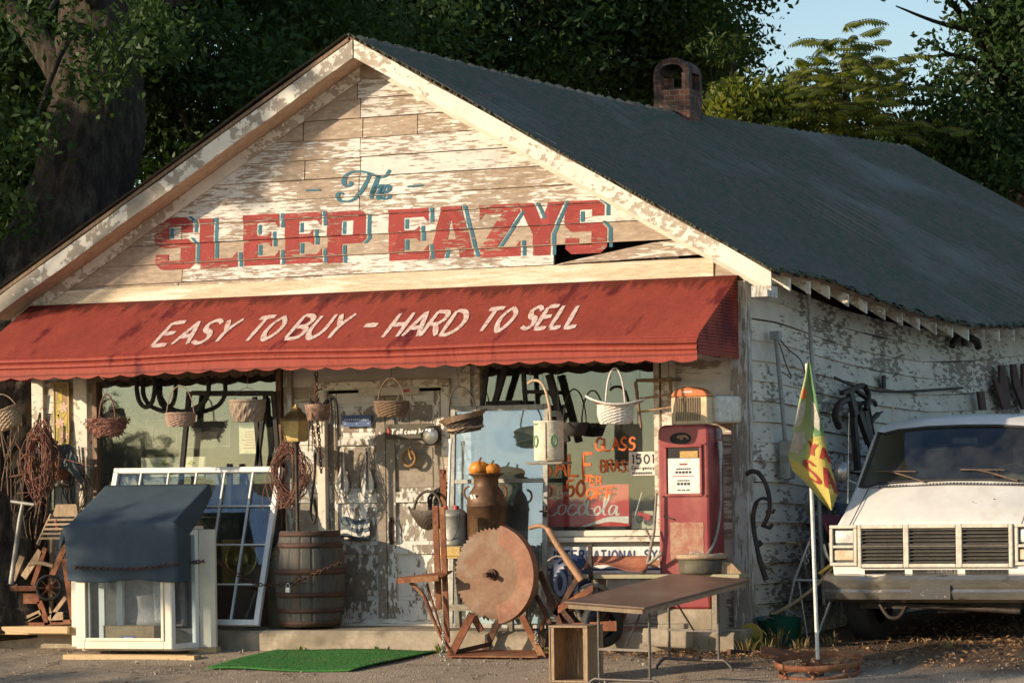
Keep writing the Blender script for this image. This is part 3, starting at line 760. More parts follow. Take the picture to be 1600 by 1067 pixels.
# ------------------------------------------------------------------ lettering
GLY = {   # block letters, unit box, pieces that butt together
 'S': [[(.02,.30),(0,.11),(.15,0),(.85,0),(1,.11),(1,.46),(.85,.58),(.36,.58),(.36,.83),(.66,.83),(.66,.70),(.95,.70),(.95,.9),(.8,1),(.15,1),(0,.89),(0,.54),(.15,.42),(.64,.42),(.64,.17),(.34,.17),(.34,.30)]],
 'L': [[(0,0),(1,0),(1,.30),(.86,.18),(.38,.18),(.38,1),(0,1)]],
 'E': [[(0,0),(1,0),(1,.29),(.88,.17),(.39,.17),(.39,.42),(.68,.42),(.78,.35),(.78,.66),(.68,.58),(.39,.58),(.39,.83),(.88,.83),(1,.71),(1,1),(0,1)]],
 'P': [[(0,0),(.38,0),(.38,1),(0,1)], [(.38,.37),(.88,.37),(1,.46),(1,.54),(.38,.54)], [(.38,.82),(1,.82),(1,.92),(.92,1),(.38,1)], [(.68,.54),(1,.54),(1,.82),(.68,.82)]],
 'A': [[(0,0),(.32,0),(.5,.76),(.5,1),(.28,1)], [(.68,0),(1,0),(.72,1),(.5,1),(.5,.76)], [(.365,.2),(.635,.2),(.598,.36),(.402,.36)]],
 'Z': [[(0,0),(1,0),(1,.29),(.88,.17),(.42,.17),(1,.84),(1,1),(0,1),(0,.70),(.12,.83),(.56,.83),(0,.17)]],
 'Y': [[(.31,0),(.69,0),(.69,.4),(1,1),(.66,1),(.5,.66),(.34,1),(0,1),(.31,.4)]],
}
SHD = {   # right-hand edges that carry the blue shade line
 'S': [(1,.10,1,.46),(1,.46,.85,.60),(.95,.70,.95,.9),(.95,.9,.8,1.01),(.36,.60,.36,.80)], 'L': [(1,0,1,.29),(.38,.2,.38,1)],
 'E': [(1,0,1,.28),(1,.72,1,1),(.78,.36,.78,.65),(.39,.20,.39,.4),(.39,.61,.39,.8)], 'P': [(1,.46,1,.92),(1,.46,.88,.36),(.38,0,.38,.34),(.38,.56,.38,.8)],
 'A': [(1,0,.72,1),(.32,0,.36,.18)], 'Z': [(1,0,1,.29),(.44,.2,.99,.84)], 'Y': [(.69,0,.69,.4),(.69,.4,1,1),(.5,.7,.34,1)],
}
def cut_strip(poly, ax, lo, hi):
    'convex polygon kept between two values of one coordinate'
    for c, sg in ((lo, 1), (hi, -1)):
        out = []
        for i, q in enumerate(poly):
            p = poly[i-1]; dp, dq = (p[ax]-c)*sg, (q[ax]-c)*sg
            if (dp < 0) != (dq < 0):
                t = dp/(dp-dq); out.append((p[0]+(q[0]-p[0])*t, p[1]+(q[1]-p[1])*t))
            if dq >= 0: out.append(q)
        poly = out
        if len(poly) < 3: return []
    return poly
def clip_to_boards(pieces, off):
    'paint lies on the lapped boards: cut the lettering at every board edge and lay each strip on its board'
    vs, fs = [], []
    for poly in pieces:
        tris = geometry.tessellate_polygon([[Vector((a, b, 0)) for a, b in poly]])
        for tr in tris:
            t3 = [poly[i] for i in tr]; zs = [p[1] for p in t3]
            for k in range(int((min(zs)-CZ0)/CHT)-1, int((max(zs)-CZ0)/CHT)+2):
                c = cut_strip(t3, 1, CZ0+k*CHT+.004, CZ0+(k+1)*CHT-.001)
                if not c: continue
                n = len(vs)
                vs += [(a, -.003-.0225*(1-(b-CZ0-k*CHT)/CHT)-off, b) for a, b in c]; fs.append(tuple(range(n, n+len(c))))
    return vs, fs
REDS = {'SLEEP': [], 'EAZYS': []}; BLUES = {'SLEEP': [], 'EAZYS': [], 'The': []}
LET = [('S',244,305,339,423),('L',314,371,339,420),('E',382,437,334,416),('E',447,503,331,413),('P',513,572,329,412),('E',609,670,325,408),('A',672,741,321,405),('Z',751,813,318,403),('Y',812,882,315,401),('S',884,948,312,398)]
for li_, (ch, a, b, t, bt) in enumerate(LET):
    red = REDS['SLEEP' if li_ < 5 else 'EAZYS']; blue = BLUES['SLEEP' if li_ < 5 else 'EAZYS']
    p0, p1 = P(a, bt, 0), P(b, t, 0); x0, x1, z0, z1 = p0.x, p1.x, p0.z, p1.z
    mp_ = lambda q: (x0+(x1-x0)*q[0], z0+(z1-z0)*q[1])
    for pc in GLY[ch]: red.append([mp_(q) for q in pc])
    for (xa, za, xb_, zb_) in SHD[ch]:
        A, B = mp_((xa, za)), mp_((xb_, zb_)); g0, g1 = .022, .058
        inner = xa < .6 and abs(xa-xb_) < .06
        if inner: g0, g1 = .014, .05
        if abs(A[1]-B[1]) < .03: continue
        q = [(A[0]+g0, A[1]), (A[0]+g1, A[1]), (B[0]+g1, B[1]), (B[0]+g0, B[1])]
        if A[1] > B[1]: q = q[::-1]
        blue.append(q)
for wd_, red in REDS.items():
    vs, fs = clip_to_boards(red, .0025); mb = smb(); mb.add(vs, fs); mb.o('painted_lettering', M['redpaint'], store, label='worn red block letters of the word '+wd_)
blue = BLUES['The']
def ribbon(pts, w0, rotw=None):
    'flat brush stroke: list of quads in (a,b); width varies along the stroke'
    pts = [Vector(p) for p in pts]; out = []; n = len(pts)
    L, Rr = [], []
    for i, p in enumerate(pts):
        d = (pts[min(i+1, n-1)]-pts[max(i-1, 0)]); d.normalize(); nn = Vector((-d.y, d.x))
        w = w0(i/(n-1), d) if callable(w0) else w0
        L.append(p+nn*w); Rr.append(p-nn*w)
    for i in range(n-1): out.append([tuple(Rr[i]), tuple(Rr[i+1]), tuple(L[i+1]), tuple(L[i])])
    return out
# the blue script word above, traced as pen strokes (photo pixels) and laid on the boards
pen = lambda t, d: .008+.019*abs(d.y)**1.6*(1 if d.y < 0 or d.y > 0 else 1)*(.5+.5*math.sin(PI*min(1, max(0, t)))**.5)
strokes = [
 [(611,266),(604,275),(594,277),(578,271),(560,268),(546,272),(538,282),(541,290),(548,290),(550,284)],          # top flourish of T
 [(579,272),(574,284),(566,299),(556,310),(544,315),(533,314),(529,307),(532,302),(538,303)],                     # stem of T
 [(593,274),(587,290),(580,311)],                                                                                # h stem
 [(582,304),(588,294),(595,290),(597,294),(592,306),(593,311),(598,309)],                                         # h arch
 [(598,303),(606,300),(610,294),(606,290),(600,295),(598,304),(601,311),(607,310),(612,304)],                     # e
]
for st in strokes:
    sp = [P(q.x, q.y, 0) for q in spline([Vector((a, b, 0)) for a, b in st], 6)]
    blue += ribbon([(p.x, p.z) for p in sp], pen)
for a, b in (((479,298),(502,297)), ((638,292),(662,290))):
    p, q = P(*a, 0), P(*b, 0); blue.append([(p.x, p.z-.008), (q.x, q.z-.008), (q.x, q.z+.008), (p.x, p.z+.008)])
for wd_, blue in BLUES.items():
    vs, fs = clip_to_boards(blue, .004); mb = smb(); mb.add(vs, fs); mb.o('painted_lettering', M['bluepaint'], store, label='blue script word The with a dash on each side' if wd_ == 'The' else 'blue shade lines of the word '+wd_)

# stroke letters for hand lettering (unit box)
SF = {
 'A': [[(0,0),(.5,1)],[(.5,1),(.95,0)],[(.2,.36),(.8,.36)]], 'B': [[(0,0),(.05,1)],[(.05,1),(.6,.98),(.78,.78),(.55,.55),(.05,.52)],[(.3,.53),(.8,.45),(.88,.2),(.6,.02),(0,0)]],
 'C': [[(.9,.8),(.55,1),(.12,.75),(.05,.35),(.35,0),(.9,.15)]], 'D': [[(0,0),(.05,1)],[(.05,1),(.6,.95),(.92,.6),(.8,.2),(.4,0),(0,0)]],
 'E': [[(.05,1),(0,0)],[(.05,1),(.85,1)],[(.02,.52),(.7,.54)],[(0,0),(.85,.02)]], 'F': [[(.05,1),(0,0)],[(.05,1),(.85,1)],[(.02,.52),(.7,.54)]],
 'G': [[(.88,.82),(.5,1),(.1,.75),(.05,.3),(.4,0),(.85,.15),(.88,.42),(.55,.42)]], 'H': [[(0,0),(.05,1)],[(.85,0),(.9,1)],[(.03,.5),(.87,.54)]],
 'I': [[(.3,0),(.3,1)]], 'L': [[(.05,1),(0,0)],[(0,0),(.8,.03)]], 'M': [[(0,0),(.1,1)],[(.1,1),(.5,.3),(.9,1)],[(.9,1),(1,0)]], 'N': [[(0,0),(.05,1)],[(.05,1),(.85,0)],[(.85,0),(.9,1)]],
 'O': [[(.45,1),(.08,.7),(.08,.3),(.45,0),(.85,.3),(.88,.7),(.45,1)]], 'P': [[(0,0),(.05,1)],[(.05,1),(.65,.97),(.8,.72),(.55,.48),(.05,.46)]],
 'R': [[(0,0),(.05,1)],[(.05,1),(.65,.97),(.8,.74),(.55,.5),(.05,.48)],[(.4,.48),(.9,0)]], 'S': [[(.85,.85),(.5,1),(.12,.85),(.2,.6),(.65,.45),(.82,.2),(.45,0),(0,.12)]],
 'T': [[(.45,1),(.42,0)],[(0,.97),(.95,1)]], 'U': [[(.02,1),(.02,.3),(.4,0),(.8,.3),(.85,1)]], 'V': [[(0,1),(.45,0)],[(.45,0),(.9,1)]], 'W': [[(0,1),(.25,0)],[(.25,0),(.5,.7)],[(.5,.7),(.75,0)],[(.75,0),(1,1)]], 'Y': [[(0,1),(.42,.5)],[(.9,1),(.42,.5),(.38,0)]],
 '0': [[(.45,1),(.1,.7),(.1,.3),(.45,0),(.82,.3),(.82,.7),(.45,1)]], '1': [[(.2,.8),(.5,1)],[(.5,1),(.5,0)]], '5': [[(.85,1),(.2,1)],[(.2,1),(.14,.55),(.6,.62),(.85,.32),(.5,0),(.05,.1)]], '-': [[(.1,.45),(.9,.47)]], "'": [[(.3,1.05),(.25,.8)]],
 'a': [[(.75,.5),(.35,.55),(.1,.25),(.35,0),(.72,.2)],[(.78,.55),(.75,0)]], 'c': [[(.75,.48),(.4,.56),(.1,.28),(.4,0),(.78,.1)]], 'e': [[(.12,.28),(.75,.32),(.55,.56),(.15,.4),(.2,.05),(.75,.08)]], 'g': [[(.75,.5),(.35,.55),(.1,.28),(.35,.02),(.72,.2)],[(.78,.55),(.72,-.25),(.2,-.3)]],
 'l': [[(.3,1.0),(.3,0)]], 'm': [[(0,.55),(0,0)],[(0,.4),(.25,.56),(.45,.4),(.45,0)],[(.45,.4),(.7,.56),(.9,.4),(.9,0)]], 'n': [[(.05,.55),(.05,0)],[(.05,.4),(.45,.57),(.75,.35),(.75,0)]], 'o': [[(.42,.56),(.1,.28),(.42,0),(.75,.28),(.42,.56)]], 'r': [[(.1,.55),(.1,0)],[(.1,.35),(.4,.56),(.6,.5)]], 'y': [[(.05,.55),(.4,.05)],[(.8,.55),(.4,.05),(.1,-.3)]], 'b': [[(.1,1),(.1,0)],[(.1,.4),(.5,.56),(.8,.28),(.5,0),(.1,.1)]], 'k': [[(.1,1),(.1,0)],[(.7,.55),(.1,.25)],[(.3,.33),(.75,0)]], 'j': [[(.4,.55),(.35,-.25),(.05,-.25)]], 'u': [[(.05,.55),(.1,.1),(.4,0),(.7,.2)],[(.75,.55),(.75,0)]],
}
def lettering(text, x0, x1, z0, z1, w, slant=0., adv=None, smooth=4, rough=0., seed=1):
    'strokes of a text fitted in a box -> list of quads'
    rs = random.Random(seed); adv = adv or {}
    widths = [(adv.get(c) or (.42 if c == ' ' else .5 if c in "I1'lj" else .8 if c in '-' else 1.0)) for c in text]
    tot = sum(widths); h = z1-z0; out = []; x = x0; u = (x1-x0)/(tot-.12)
    for c, wd in zip(text, widths):
        cw = u*wd*(.86 if rough else .78)
        for st in SF.get(c, []):
            pts = [Vector((x+a*cw+slant*b*h+rs.uniform(-rough, rough), z0+b*h+rs.uniform(-rough, rough), 0)) for a, b in st]
            sp = spline(pts, smooth) if len(pts) > 2 else [pts[0].lerp(pts[1], t) for t in (0, .25, .5, .75, 1)]
            out += ribbon([(p.x, p.y) for p in sp], (lambda t, d: w*(.75+.35*math.sin(PI*t))) if rough else w)
        x += u*wd
    return out
def lay(mb, quads, fn):
    for q in quads: mb.add([fn(a, b) for a, b in q], [tuple(range(len(q)))])
    return mb
# slogan brushed on the awning (x along the eave, s down the slope), following the ribs
def awn_px(px, py):
    'pixel -> (x, s) on the awning slope'
    v = CF+CR*((px-800)/FP)+CU*((YH-py)/FP); t = (A_T-CP).dot(anrm)/v.dot(anrm); p = CP+v*t
    return p.x, (p-A_T).dot(adir)
WORDS = [('EASY',238,356,503,543),('TO',378,432,498,537),('BUY',446,535,494,533),('-',551,580,486,532),('HARD',599,718,487,528),('TO',743,798,482,520),('SELL',813,908,479,516)]
for i, (wtx, a, b, t, bt) in enumerate(WORDS):
    xa, s1 = awn_px(a, bt); _, s0 = awn_px(b, t); xb_ = awn_px(b-7, bt)[0]; hv = (bt-t)/165; kz = (s1-s0)/hv
    qs = lettering(wtx, xa, xb_+(.0 if wtx != '-' else .03), 0, hv, .021, slant=-.16, adv={'-': 1.2, 'Y': .95}, rough=.006, seed=i+3)
    mb = smb()
    for qi, q in enumerate(qs):
        q = [(x_, s1-z_*kz) for x_, z_ in q]; u0 = min(p[1] for p in q); u1 = max(p[1] for p in q)
        cuts = [u0-1] + [c for k in range(int(u0/PITCH)-1, int(u1/PITCH)+2) for c in (k*PITCH, k*PITCH+PITCH*.72)] + [u1+1]
        for c0, c1 in zip(cuts, cuts[1:]):
            c = cut_strip(q, 1, c0, c1)
            if c: mb.add([apt(x_, y_, .0005+.00015*(qi % 9), True) for x_, y_ in c], [tuple(range(len(c)))])
    if wtx == '-': wtx = 'dash'
    mb.o('painted_word', M['awntext'], awn, label='white brushed word '+wtx+' of the slogan' if wtx != 'dash' else 'white brushed dash between the two halves of the slogan')
# ------------------------------------------------------------------ small parts shared by many things
def local(o):                                                    # MB whose world input lands in a thing's own frame
    m = MB(); bpy.context.view_layer.update(); m.T = o.matrix_world.inverted(); return m
YH_ = -1.0                                                        # plane of the things hanging from the awning
AWU = 2.72                                                        # underside of the awning lip

def weave(prof, n, amp=.006):
    return lambda i, j: amp*(1 if (i+j//2) % 2 else -1)*(1 if 0 < i < len(prof)-1 else .3)
def basket(cx, top, bot, wt, wb, htop, m, label, y=YH_, sy=.8, hw=None, hr=.006, lid=None, rz=.25, tilt=0, handle=True, wire=None, name='basket', flare=0, rows=11, group='baskets hanging under the awning'):
    'woven basket measured in photo pixels: centre, rim, bottom, widths, top of the handle'
    k = 163*.92
    pt, pb = P(cx, top, y), P(cx, bot, y); h = pt.z-pb.z; rt, rb_ = wt/2/k, wb/2/k
    t = thing(name, label, 'basket', (pb.x, y, pb.z), group=group, rot=(0, tilt, rz))
    prof = []
    for i in range(rows+1):
        f = i/rows; prof.append((rb_+(rt-rb_)*f**(.8+flare)+.012*math.sin(PI*f), h*f))
    inner = [(r-.012, max(z, .01)) for r, z in reversed(prof)]
    full = [(.001, 0)]+prof+inner+[(.001, .012)]
    mb = MB(); mb.lathe(full, 44, sy=sy, warp=lambda i, j: (.006*(1 if ((i % 2)+(j//2)) % 2 else -1) if 1 <= i <= rows else 0), smooth=False)
    body = mb.o('body', m, t)
    mb = MB(); mb.tube([(rt*math.cos(2*PI*i/32), rt*sy*math.sin(2*PI*i/32), h+.003*math.sin(i*2.4)) for i in range(32)], .011, 6, closed=True)
    mb.o('rim', m, t)
    if handle:
        hz = P(cx, htop, y).z-pb.z; hx = (hw or wt*.46)/k
        mb = MB(); pts = arc((0, 0, h-.03), hx, 0, PI, 18, (math.cos(.0), 0, 0), (0,0,1), hz-h+.03)
        mb.tube([p+Vector((0, .004*math.sin(i*1.7), 0)) for i, p in enumerate(pts)], hr, 6)
        mb.o('handle', m if wire is None else wire, t)
        top_z = hz
    else: top_z = h
    mb = MB(); mb.tube([(0, 0, top_z), (.004, 0, (top_z+AWU-pb.z)/2), (0, 0, max(AWU-pb.z, top_z+.02))], .0025, 4); mb.o('hanger_wire', M['iron'], t)
    return t, h, rt
M['pinkwicker'] = mat('pale_pink_wicker', (.42,.29,.21), (.28,.18,.13), 50, rough=.75, bump=.4, var=.4)
# 1 tilted basket off the left corner
basket(17, 640, 668, 46, 34, 612, M['wickerlt'], 'small pale basket tilted by the tree at the left corner', sy=.75, tilt=R_(-24), group='baskets hanging under the awning')
# 2 reddish twig basket
t, h, rt = basket(168, 655, 682, 56, 26, 616, M['twig'], 'reddish twig basket with a rough hooped handle', hw=12, hr=.008, sy=.6, flare=-.35)
mb = MB(); rt2 = random.Random(4)
for i in range(130):
    a = rt2.uniform(0, 2*PI); f = rt2.uniform(.05, 1); r = (.09+(rt-.07)*f)
    p = Vector((r*math.cos(a), r*.6*math.sin(a), h*f)); d = Vector((-math.sin(a), math.cos(a)*.6, rt2.uniform(-.8, .8))).normalized()*rt2.uniform(.03, .07)
    o_ = Vector((math.cos(a), math.sin(a), 0))*.012
    mb.tube([p-d+o_*1.5, p+o_, p+d+o_*2], .0045, 4)
mb.o('twigs', M['twig'], t)
# 3 round basket with tall hoop
basket(282, 646, 666, 42, 34, 603, M['pinkwicker'], 'small round basket with a tall thin hoop handle by the left window', hw=20, hr=.005)
# 4 bushel basket with wire bail
t, h, rt = basket(387, 626, 659, 50, 38, 606, M['bushel'], 'weathered slatted bushel basket with a wire bail', hw=20, hr=.0025, wire=M['iron'], sy=1, rows=4, name='bushel_basket')
mb = MB()
for zf, rr_ in ((.98, rt), (.5, (rt+.115)/2+.004)): mb.lathe([(rr_+.006, zf*h-.012), (rr_+.011, zf*h-.006), (rr_+.011, zf*h+.008), (rr_+.006, zf*h+.014)], 40)
mb.o('hoop', M['bushel'], t)
# 6 basket over the door
basket(612, 628, 651, 47, 36, 591, M['wicker'], 'brown splint basket with hoop handle hanging before the door', hw=19, hr=.007, sy=.75)
# 7 scoop basket
t, h, rt = basket(728, 650, 675, 52, 40, 603, M['wickerdk'], 'dark oblong scoop basket with braided hoop handle', hw=20, hr=.008, sy=.9, tilt=R_(-8))
mb = MB(); mb.grid(22, 6, lambda u, v: ((.2+.02*v)*math.cos(PI*(1+u))*(.85+.2*v), (.2)*.9*math.sin(PI*(1+u))-.0, .08+.05*u+v*.05+(.004 if int(u*22+v*6) % 2 else 0)), False)
mb.o('scoop_side', M['wicker'], t, solid=.008)
mb = MB(); mb.tube([(.15*math.cos(2*PI*i/24)*1.1, .13*math.sin(2*PI*i/24), .035+.006*math.sin(5*i)) for i in range(24)], .012, 6, closed=True); mb.o('braid', M['wickerlt'], t)
# 9 white basket with broad brim
t, h, rt = basket(962, 632, 662, 48, 40, 575, M['wickerwh'], 'white wicker basket with wide brim and white hoop handle', hw=13, hr=.009, sy=.85, rows=13)
mb = MB(); mb.grid(36, 4, lambda u, v: ((rt+.075*v)*math.cos(2*PI*u)*(1+.12*v), (rt+.05*v)*.85*math.sin(2*PI*u), h+.03*v+.05*v*math.cos(2*PI*u)*-.4+.03*v*math.cos(4*PI*u)), True); mb.o('brim', M['twig'], t, solid=.008)
mb = MB(); mb.tube([((rt+.075)*1.12*math.cos(2*PI*i/36), (rt+.05)*.85*math.sin(2*PI*i/36), h+.03-.02*math.cos(2*PI*i/36)+.03*math.cos(4*PI*i/36)) for i in range(36)], .011, 6, closed=True); mb.o('rim', M['wickerwh'], t)
# 5 hanging planter on a chain
p = P(497, 657, -.85); t = thing('hanging_planter', 'rusty planter pan hanging from a heavy chain by the door', 'planter', p)
mb = MB(); mb.lathe([(.001, 0), (.10, 0), (.125, .14), (.135, .15), (.12, .145), (.095, .012), (.001, .012)], 20); mb.o('pan', mat('flaking_pink_pot', (.45,.27,.2), (.2,.12,.09), 16, rough=.8, bump=.3), t)
mb = MB(); chain_mb(mb, [(.01, -.06, .14), (.02, -.06, .45)], .05, .007, .017); mb.o('chain', M['rustdark'], t)
mb = MB(); rv = random.Random(2)
for i in range(16):
    a = rv.uniform(0, 6.3); pts = [(.05*math.cos(a), .05*math.sin(a), .12), (.13*math.cos(a)+.05, .10*math.sin(a), .17+rv.uniform(-.02, .05)), (.15*math.cos(a)+.07, .12*math.sin(a)-.03, rv.uniform(-.3, .05))]
    mb.tube(spline(pts, 5), .005, 5)
mb.o('vines', M['iron'], t)

# oil can hung from a hooked branch
p = P(858, 722, YH_); t = thing('tin_can', 'cream tin can with green marks on a wooden base, hung from a curved stick', 'tin can', p)
mb = MB(); mb.lathe([(.001,.012),(.132,.012),(.138,.02),(.138,.36),(.142,.366),(.142,.374),(.130,.374),(.128,.03),(.001,.025)], 40, sy=.85); mb.o('can', mat('cream_tin', (.70,.63,.49), (.62,.54,.4), 6, rough=.5, bump=.06, c3=(.4,.28,.16), s3=5, lo3=.6, hi3=.68), t)
mb = MB(); mb.box((0, -.01, -.008), (.36, .24, .022)); mb.o('base_board', M['greywood'], t, bevel=.004)
mb = MB()
for a0 in (-2.25, -.9):
    mb.tube([(.141*math.cos(a0+.2*math.cos(k)), .85*.141*math.sin(a0+.2*math.cos(k)), .19+.05*math.sin(k)) for k in [2*PI*i/16 for i in range(16)]], .010, 5, closed=True)
mb.tube([(.14*math.cos(a0), .85*.14*math.sin(a0), .345) for a0 in (-2.5,-2.35,-2.2,-2.05)], .008, 5)
mb.o('green_mark', mat('faded_green_paint', (.14,.27,.13), (.2,.32,.17), 8), t)
mb = MB(); mb.tube(spline([(.03,-.02,.37),(.02,-.02,.5),(-.02,-.02,.66),(-.07,-.02,.73),(-.14,-.02,.74),(-.19,-.02,.71)], 5), [.014]*26, 7); mb.o('hook_stick', mat('peeled_stick', (.55,.39,.24), (.42,.28,.17), 14), t)
mb = MB(); mb.box((0.02,-.119,.19),(.005,.004,.33)); mb.tube([(.10,0,.37),(.09,0,.95)], .0025, 4); mb.tube([(-.17,0,.72),(-.18,0,.96)], .0025, 4); mb.o('hanger_wire', M['iron'], t)

# brass lantern on a post
p = P(463, 690, -.62); zb = .2-p.z; t = thing('post_lantern', 'yellowed four sided lantern on a dark post left of the door', 'lantern', p, rz=R_(38))
mb = MB(); mb.lathe([(.0, .0), (.085, .0), (.098, .012), (.15, .20), (.16, .212), (.13, .225), (.07, .27), (.055, .285), (.05, .31), (.03, .325), (.012, .34), (.014, .352), (.001, .36)], 4, smooth=False); mb.o('lamp_head', mat('yellowed_lamp_glass', (.55,.40,.15), (.44,.31,.11), 8, rough=.4), t)
mb = MB()
for j in range(4):
    a = PI/2*j; mb.tube([(.10*math.cos(a), .10*math.sin(a), .005), (.153*math.cos(a), .153*math.sin(a), .205)], .007, 5)
mb.lathe([(.152, .196), (.165, .205), (.158, .219), (.13, .232), (.072, .278), (.058, .292), (.053, .316), (.001, .33)], 4, smooth=False)
mb.o('frame', mat('tarnished_brass', (.40,.28,.11), (.28,.2,.09), 9, rough=.45, metal=.5), t)
mb = MB(); mb.lathe([(.04, 0), (.025, -.03), (.018, -.06), (.018, zb+.03), (.06, zb+.01), (.07, zb)], 10); mb.o('post', M['iron'], t)

# coils of grapevine and chains left of the door
def coil(name, label, cat, c, rx, rz_, n, r, m, y=-.5, sq=.05, seed=0, tilt=0, group=None, wild=.12, loose=0):
    rs = random.Random(seed); t = thing(name, label, cat, c, group=group); mb = MB()
    for i in range(n):
        a, b, ph = rx*rs.uniform(.6, 1.15), rz_*rs.uniform(.7, 1.1), rs.uniform(0, 6); k1, k2 = rs.uniform(0, 6), rs.uniform(0, 6)
        o_ = Vector((rs.gauss(0, .022), rs.uniform(-sq, sq), rs.gauss(0, .03)))
        pts = [o_+Vector((a*math.cos(2*PI*j/20+ph)*(1+wild*math.sin(2*PI*j/20*2+k1)), .02*math.sin(j*1.3+i), b*math.sin(2*PI*j/20+ph)*(1+wild*math.sin(2*PI*j/20*3+k2)))) for j in range(20)]
        mb.tube(pts, r*rs.uniform(.6, 1.25), 5, closed=True)
    mb.o('loops', m, t)
    if loose:
        mb = MB()
        for i in range(loose):
            a = rs.uniform(0, 6.3); p = Vector((rx*math.cos(a), rs.uniform(-sq, sq), rz_*math.sin(a))); d = Vector((rs.gauss(0, .12), rs.gauss(0, .04), -abs(rs.gauss(.12, .14))))
            mb.tube(spline([p, p+d*.5+Vector((rs.gauss(0,.04),0,0)), p+d], 4), r*.6, 4)
        mb.o('loose_ends', m, t)
    return t
p = P(452, 740, -.5)
coil('vine_wreath', 'tangled reddish grapevine wreath hanging left of the door', 'wreath', p, .16, .27, 34, .0042, M['twig'], seed=1, wild=.2, loose=26)
mb = MB(); p = P(497, 690, -.35); t = thing('hanging_chain', 'rusty chains and a hook hanging on the door post', 'chain', p)
chain_mb(mb, [(0,0,.2), (.02,-.01,0), (.03,0,-.3)], .04, .006, .014); chain_mb(mb, [(-.06,.02,.15), (-.03,.0,-.05), (.05,0,-.15)], .04, .005, .013); mb.o('links', M['rustdark'], t)
mb = MB(); mb.tube(spline([(-.04,.02,-.1),(-.05,.01,-.35),(-.07,.0,-.5),(-.09,0,-.7),(-.06,0,-.78),(-.03,0,-.68),(-.05,0,-.55)], 5), .013, 6); mb.o('hook', M['iron'], t)
p = P(452, 975, -.32); t = thing('stone_crock', 'dark olive crock standing behind the barrel and leaning window', 'crock', (p.x, -.3, .2))
mb = MB(); mb.lathe([(.001,0),(.2,0),(.21,.05),(.21,.62),(.2,.66),(.19,.66),(.19,.02),(.001,.02)], 24); mb.o('jar', mat('olive_glaze', (.085,.075,.04), (.06,.05,.03), 6, rough=.5), t)
mb = MB(); mb.lathe([(.17,.66),(.16,.72),(.08,.86),(.001,.9)], 10, smooth=False, warp=lambda i,j: .02*math.sin(j*2.1+i)); mb.o('sacking', mat('old_sacking', (.28,.2,.09), (.2,.14,.06), 8), t)

# things on the front of the store: painted panel, signs, wreath ring, paddles, flag
def flat_sign(name, label, cat, pa, pb, y, m, th=.02, rz=0, bevel=.002):
    a, b = P(*pa, y), P(*pb, y); w, h = abs(b.x-a.x), abs(a.z-b.z)
    t = thing(name, label, cat, ((a.x+b.x)/2, y, min(a.z, b.z)))
    mb = MB(); mb.box((0, 0, h/2), (w, th, h)); mb.o('board', m, t, bevel=bevel)
    return t, w, h
def write(t, text, x0, x1, z0, z1, w, m, y=-.012, name='writing', **kw):
    mb = MB(); qs = lettering(text, x0, x1, z0, z1, w, **kw)
    for i, q in enumerate(qs): mb.add([(a, y-.0001*(i % 5), b) for a, b in q], [(0,1,2,3)])
    return mb.o(name, m, t)
INK = mat('black_ink', (.03,.03,.035), rough=.6); INKR = mat('red_ink', (.45,.05,.04), rough=.6); INKW = mat('white_enamel_paint', (.8,.78,.72), rough=.5); INKB = mat('navy_ink', (.03,.05,.13), rough=.5)
t, w, h = flat_sign('flower_panel', 'narrow ochre panel painted with pink lilies, by the left corner', 'panel', (83, 598), (111, 694), -.05, mat('ochre_panel', (.30,.19,.05), (.22,.12,.035), 5, rough=.5))
mb = MB(); 
for (x, z, hh) in ((-.085, h/2, h), (.085, h/2, h)): mb.box((x, -.012, z), (.012, .012, hh))
for z in (.008, h-.008): mb.box((0, -.012, z), (.17, .012, .014))
mb.o('frame', mat('gilt_frame', (.48,.36,.1), (.38,.27,.07), 9, rough=.45), t)
mb = MB()
for (fx, fz, fr) in ((.02, .37, .065), (-.02, .22, .06), (.03, .09, .055)):
    for k in range(6):
        a = PI/3*k+.3; d = Vector((math.cos(a), 0, math.sin(a))); n_ = Vector((-d.z, 0, d.x)); o_ = Vector((fx, -.0125-.0003*k, fz))
        mb.add([o_, o_+d*fr*.55+n_*fr*.24, o_+d*fr, o_+d*fr*.55-n_*fr*.24], [(0,1,2,3)])
mb.o('lily', mat('pink_lily_paint', (.75,.5,.38), (.66,.36,.27), 30), t)
mb = MB()
for (pts) in (((-.06,.03),(-.045,.3),(-.03,.5)), ((.06,.05),(.045,.2),(.06,.3)), ((-.01,.3),(-.01,.48),(.0,.56)), ((-.05,.3),(.0,.28),(.05,.32))):
    for q in ribbon([(p.x, p.y) for p in spline([Vector((a, b, 0)) for a, b in pts], 5)], lambda t_, d: .004+.014*math.sin(PI*t_)): mb.add([(a, -.0118, b) for a, b in q], [(0,1,2,3)])
mb.o('leaves', mat('yellow_leaf_paint', (.62,.42,.05), (.3,.3,.06), 14), t)

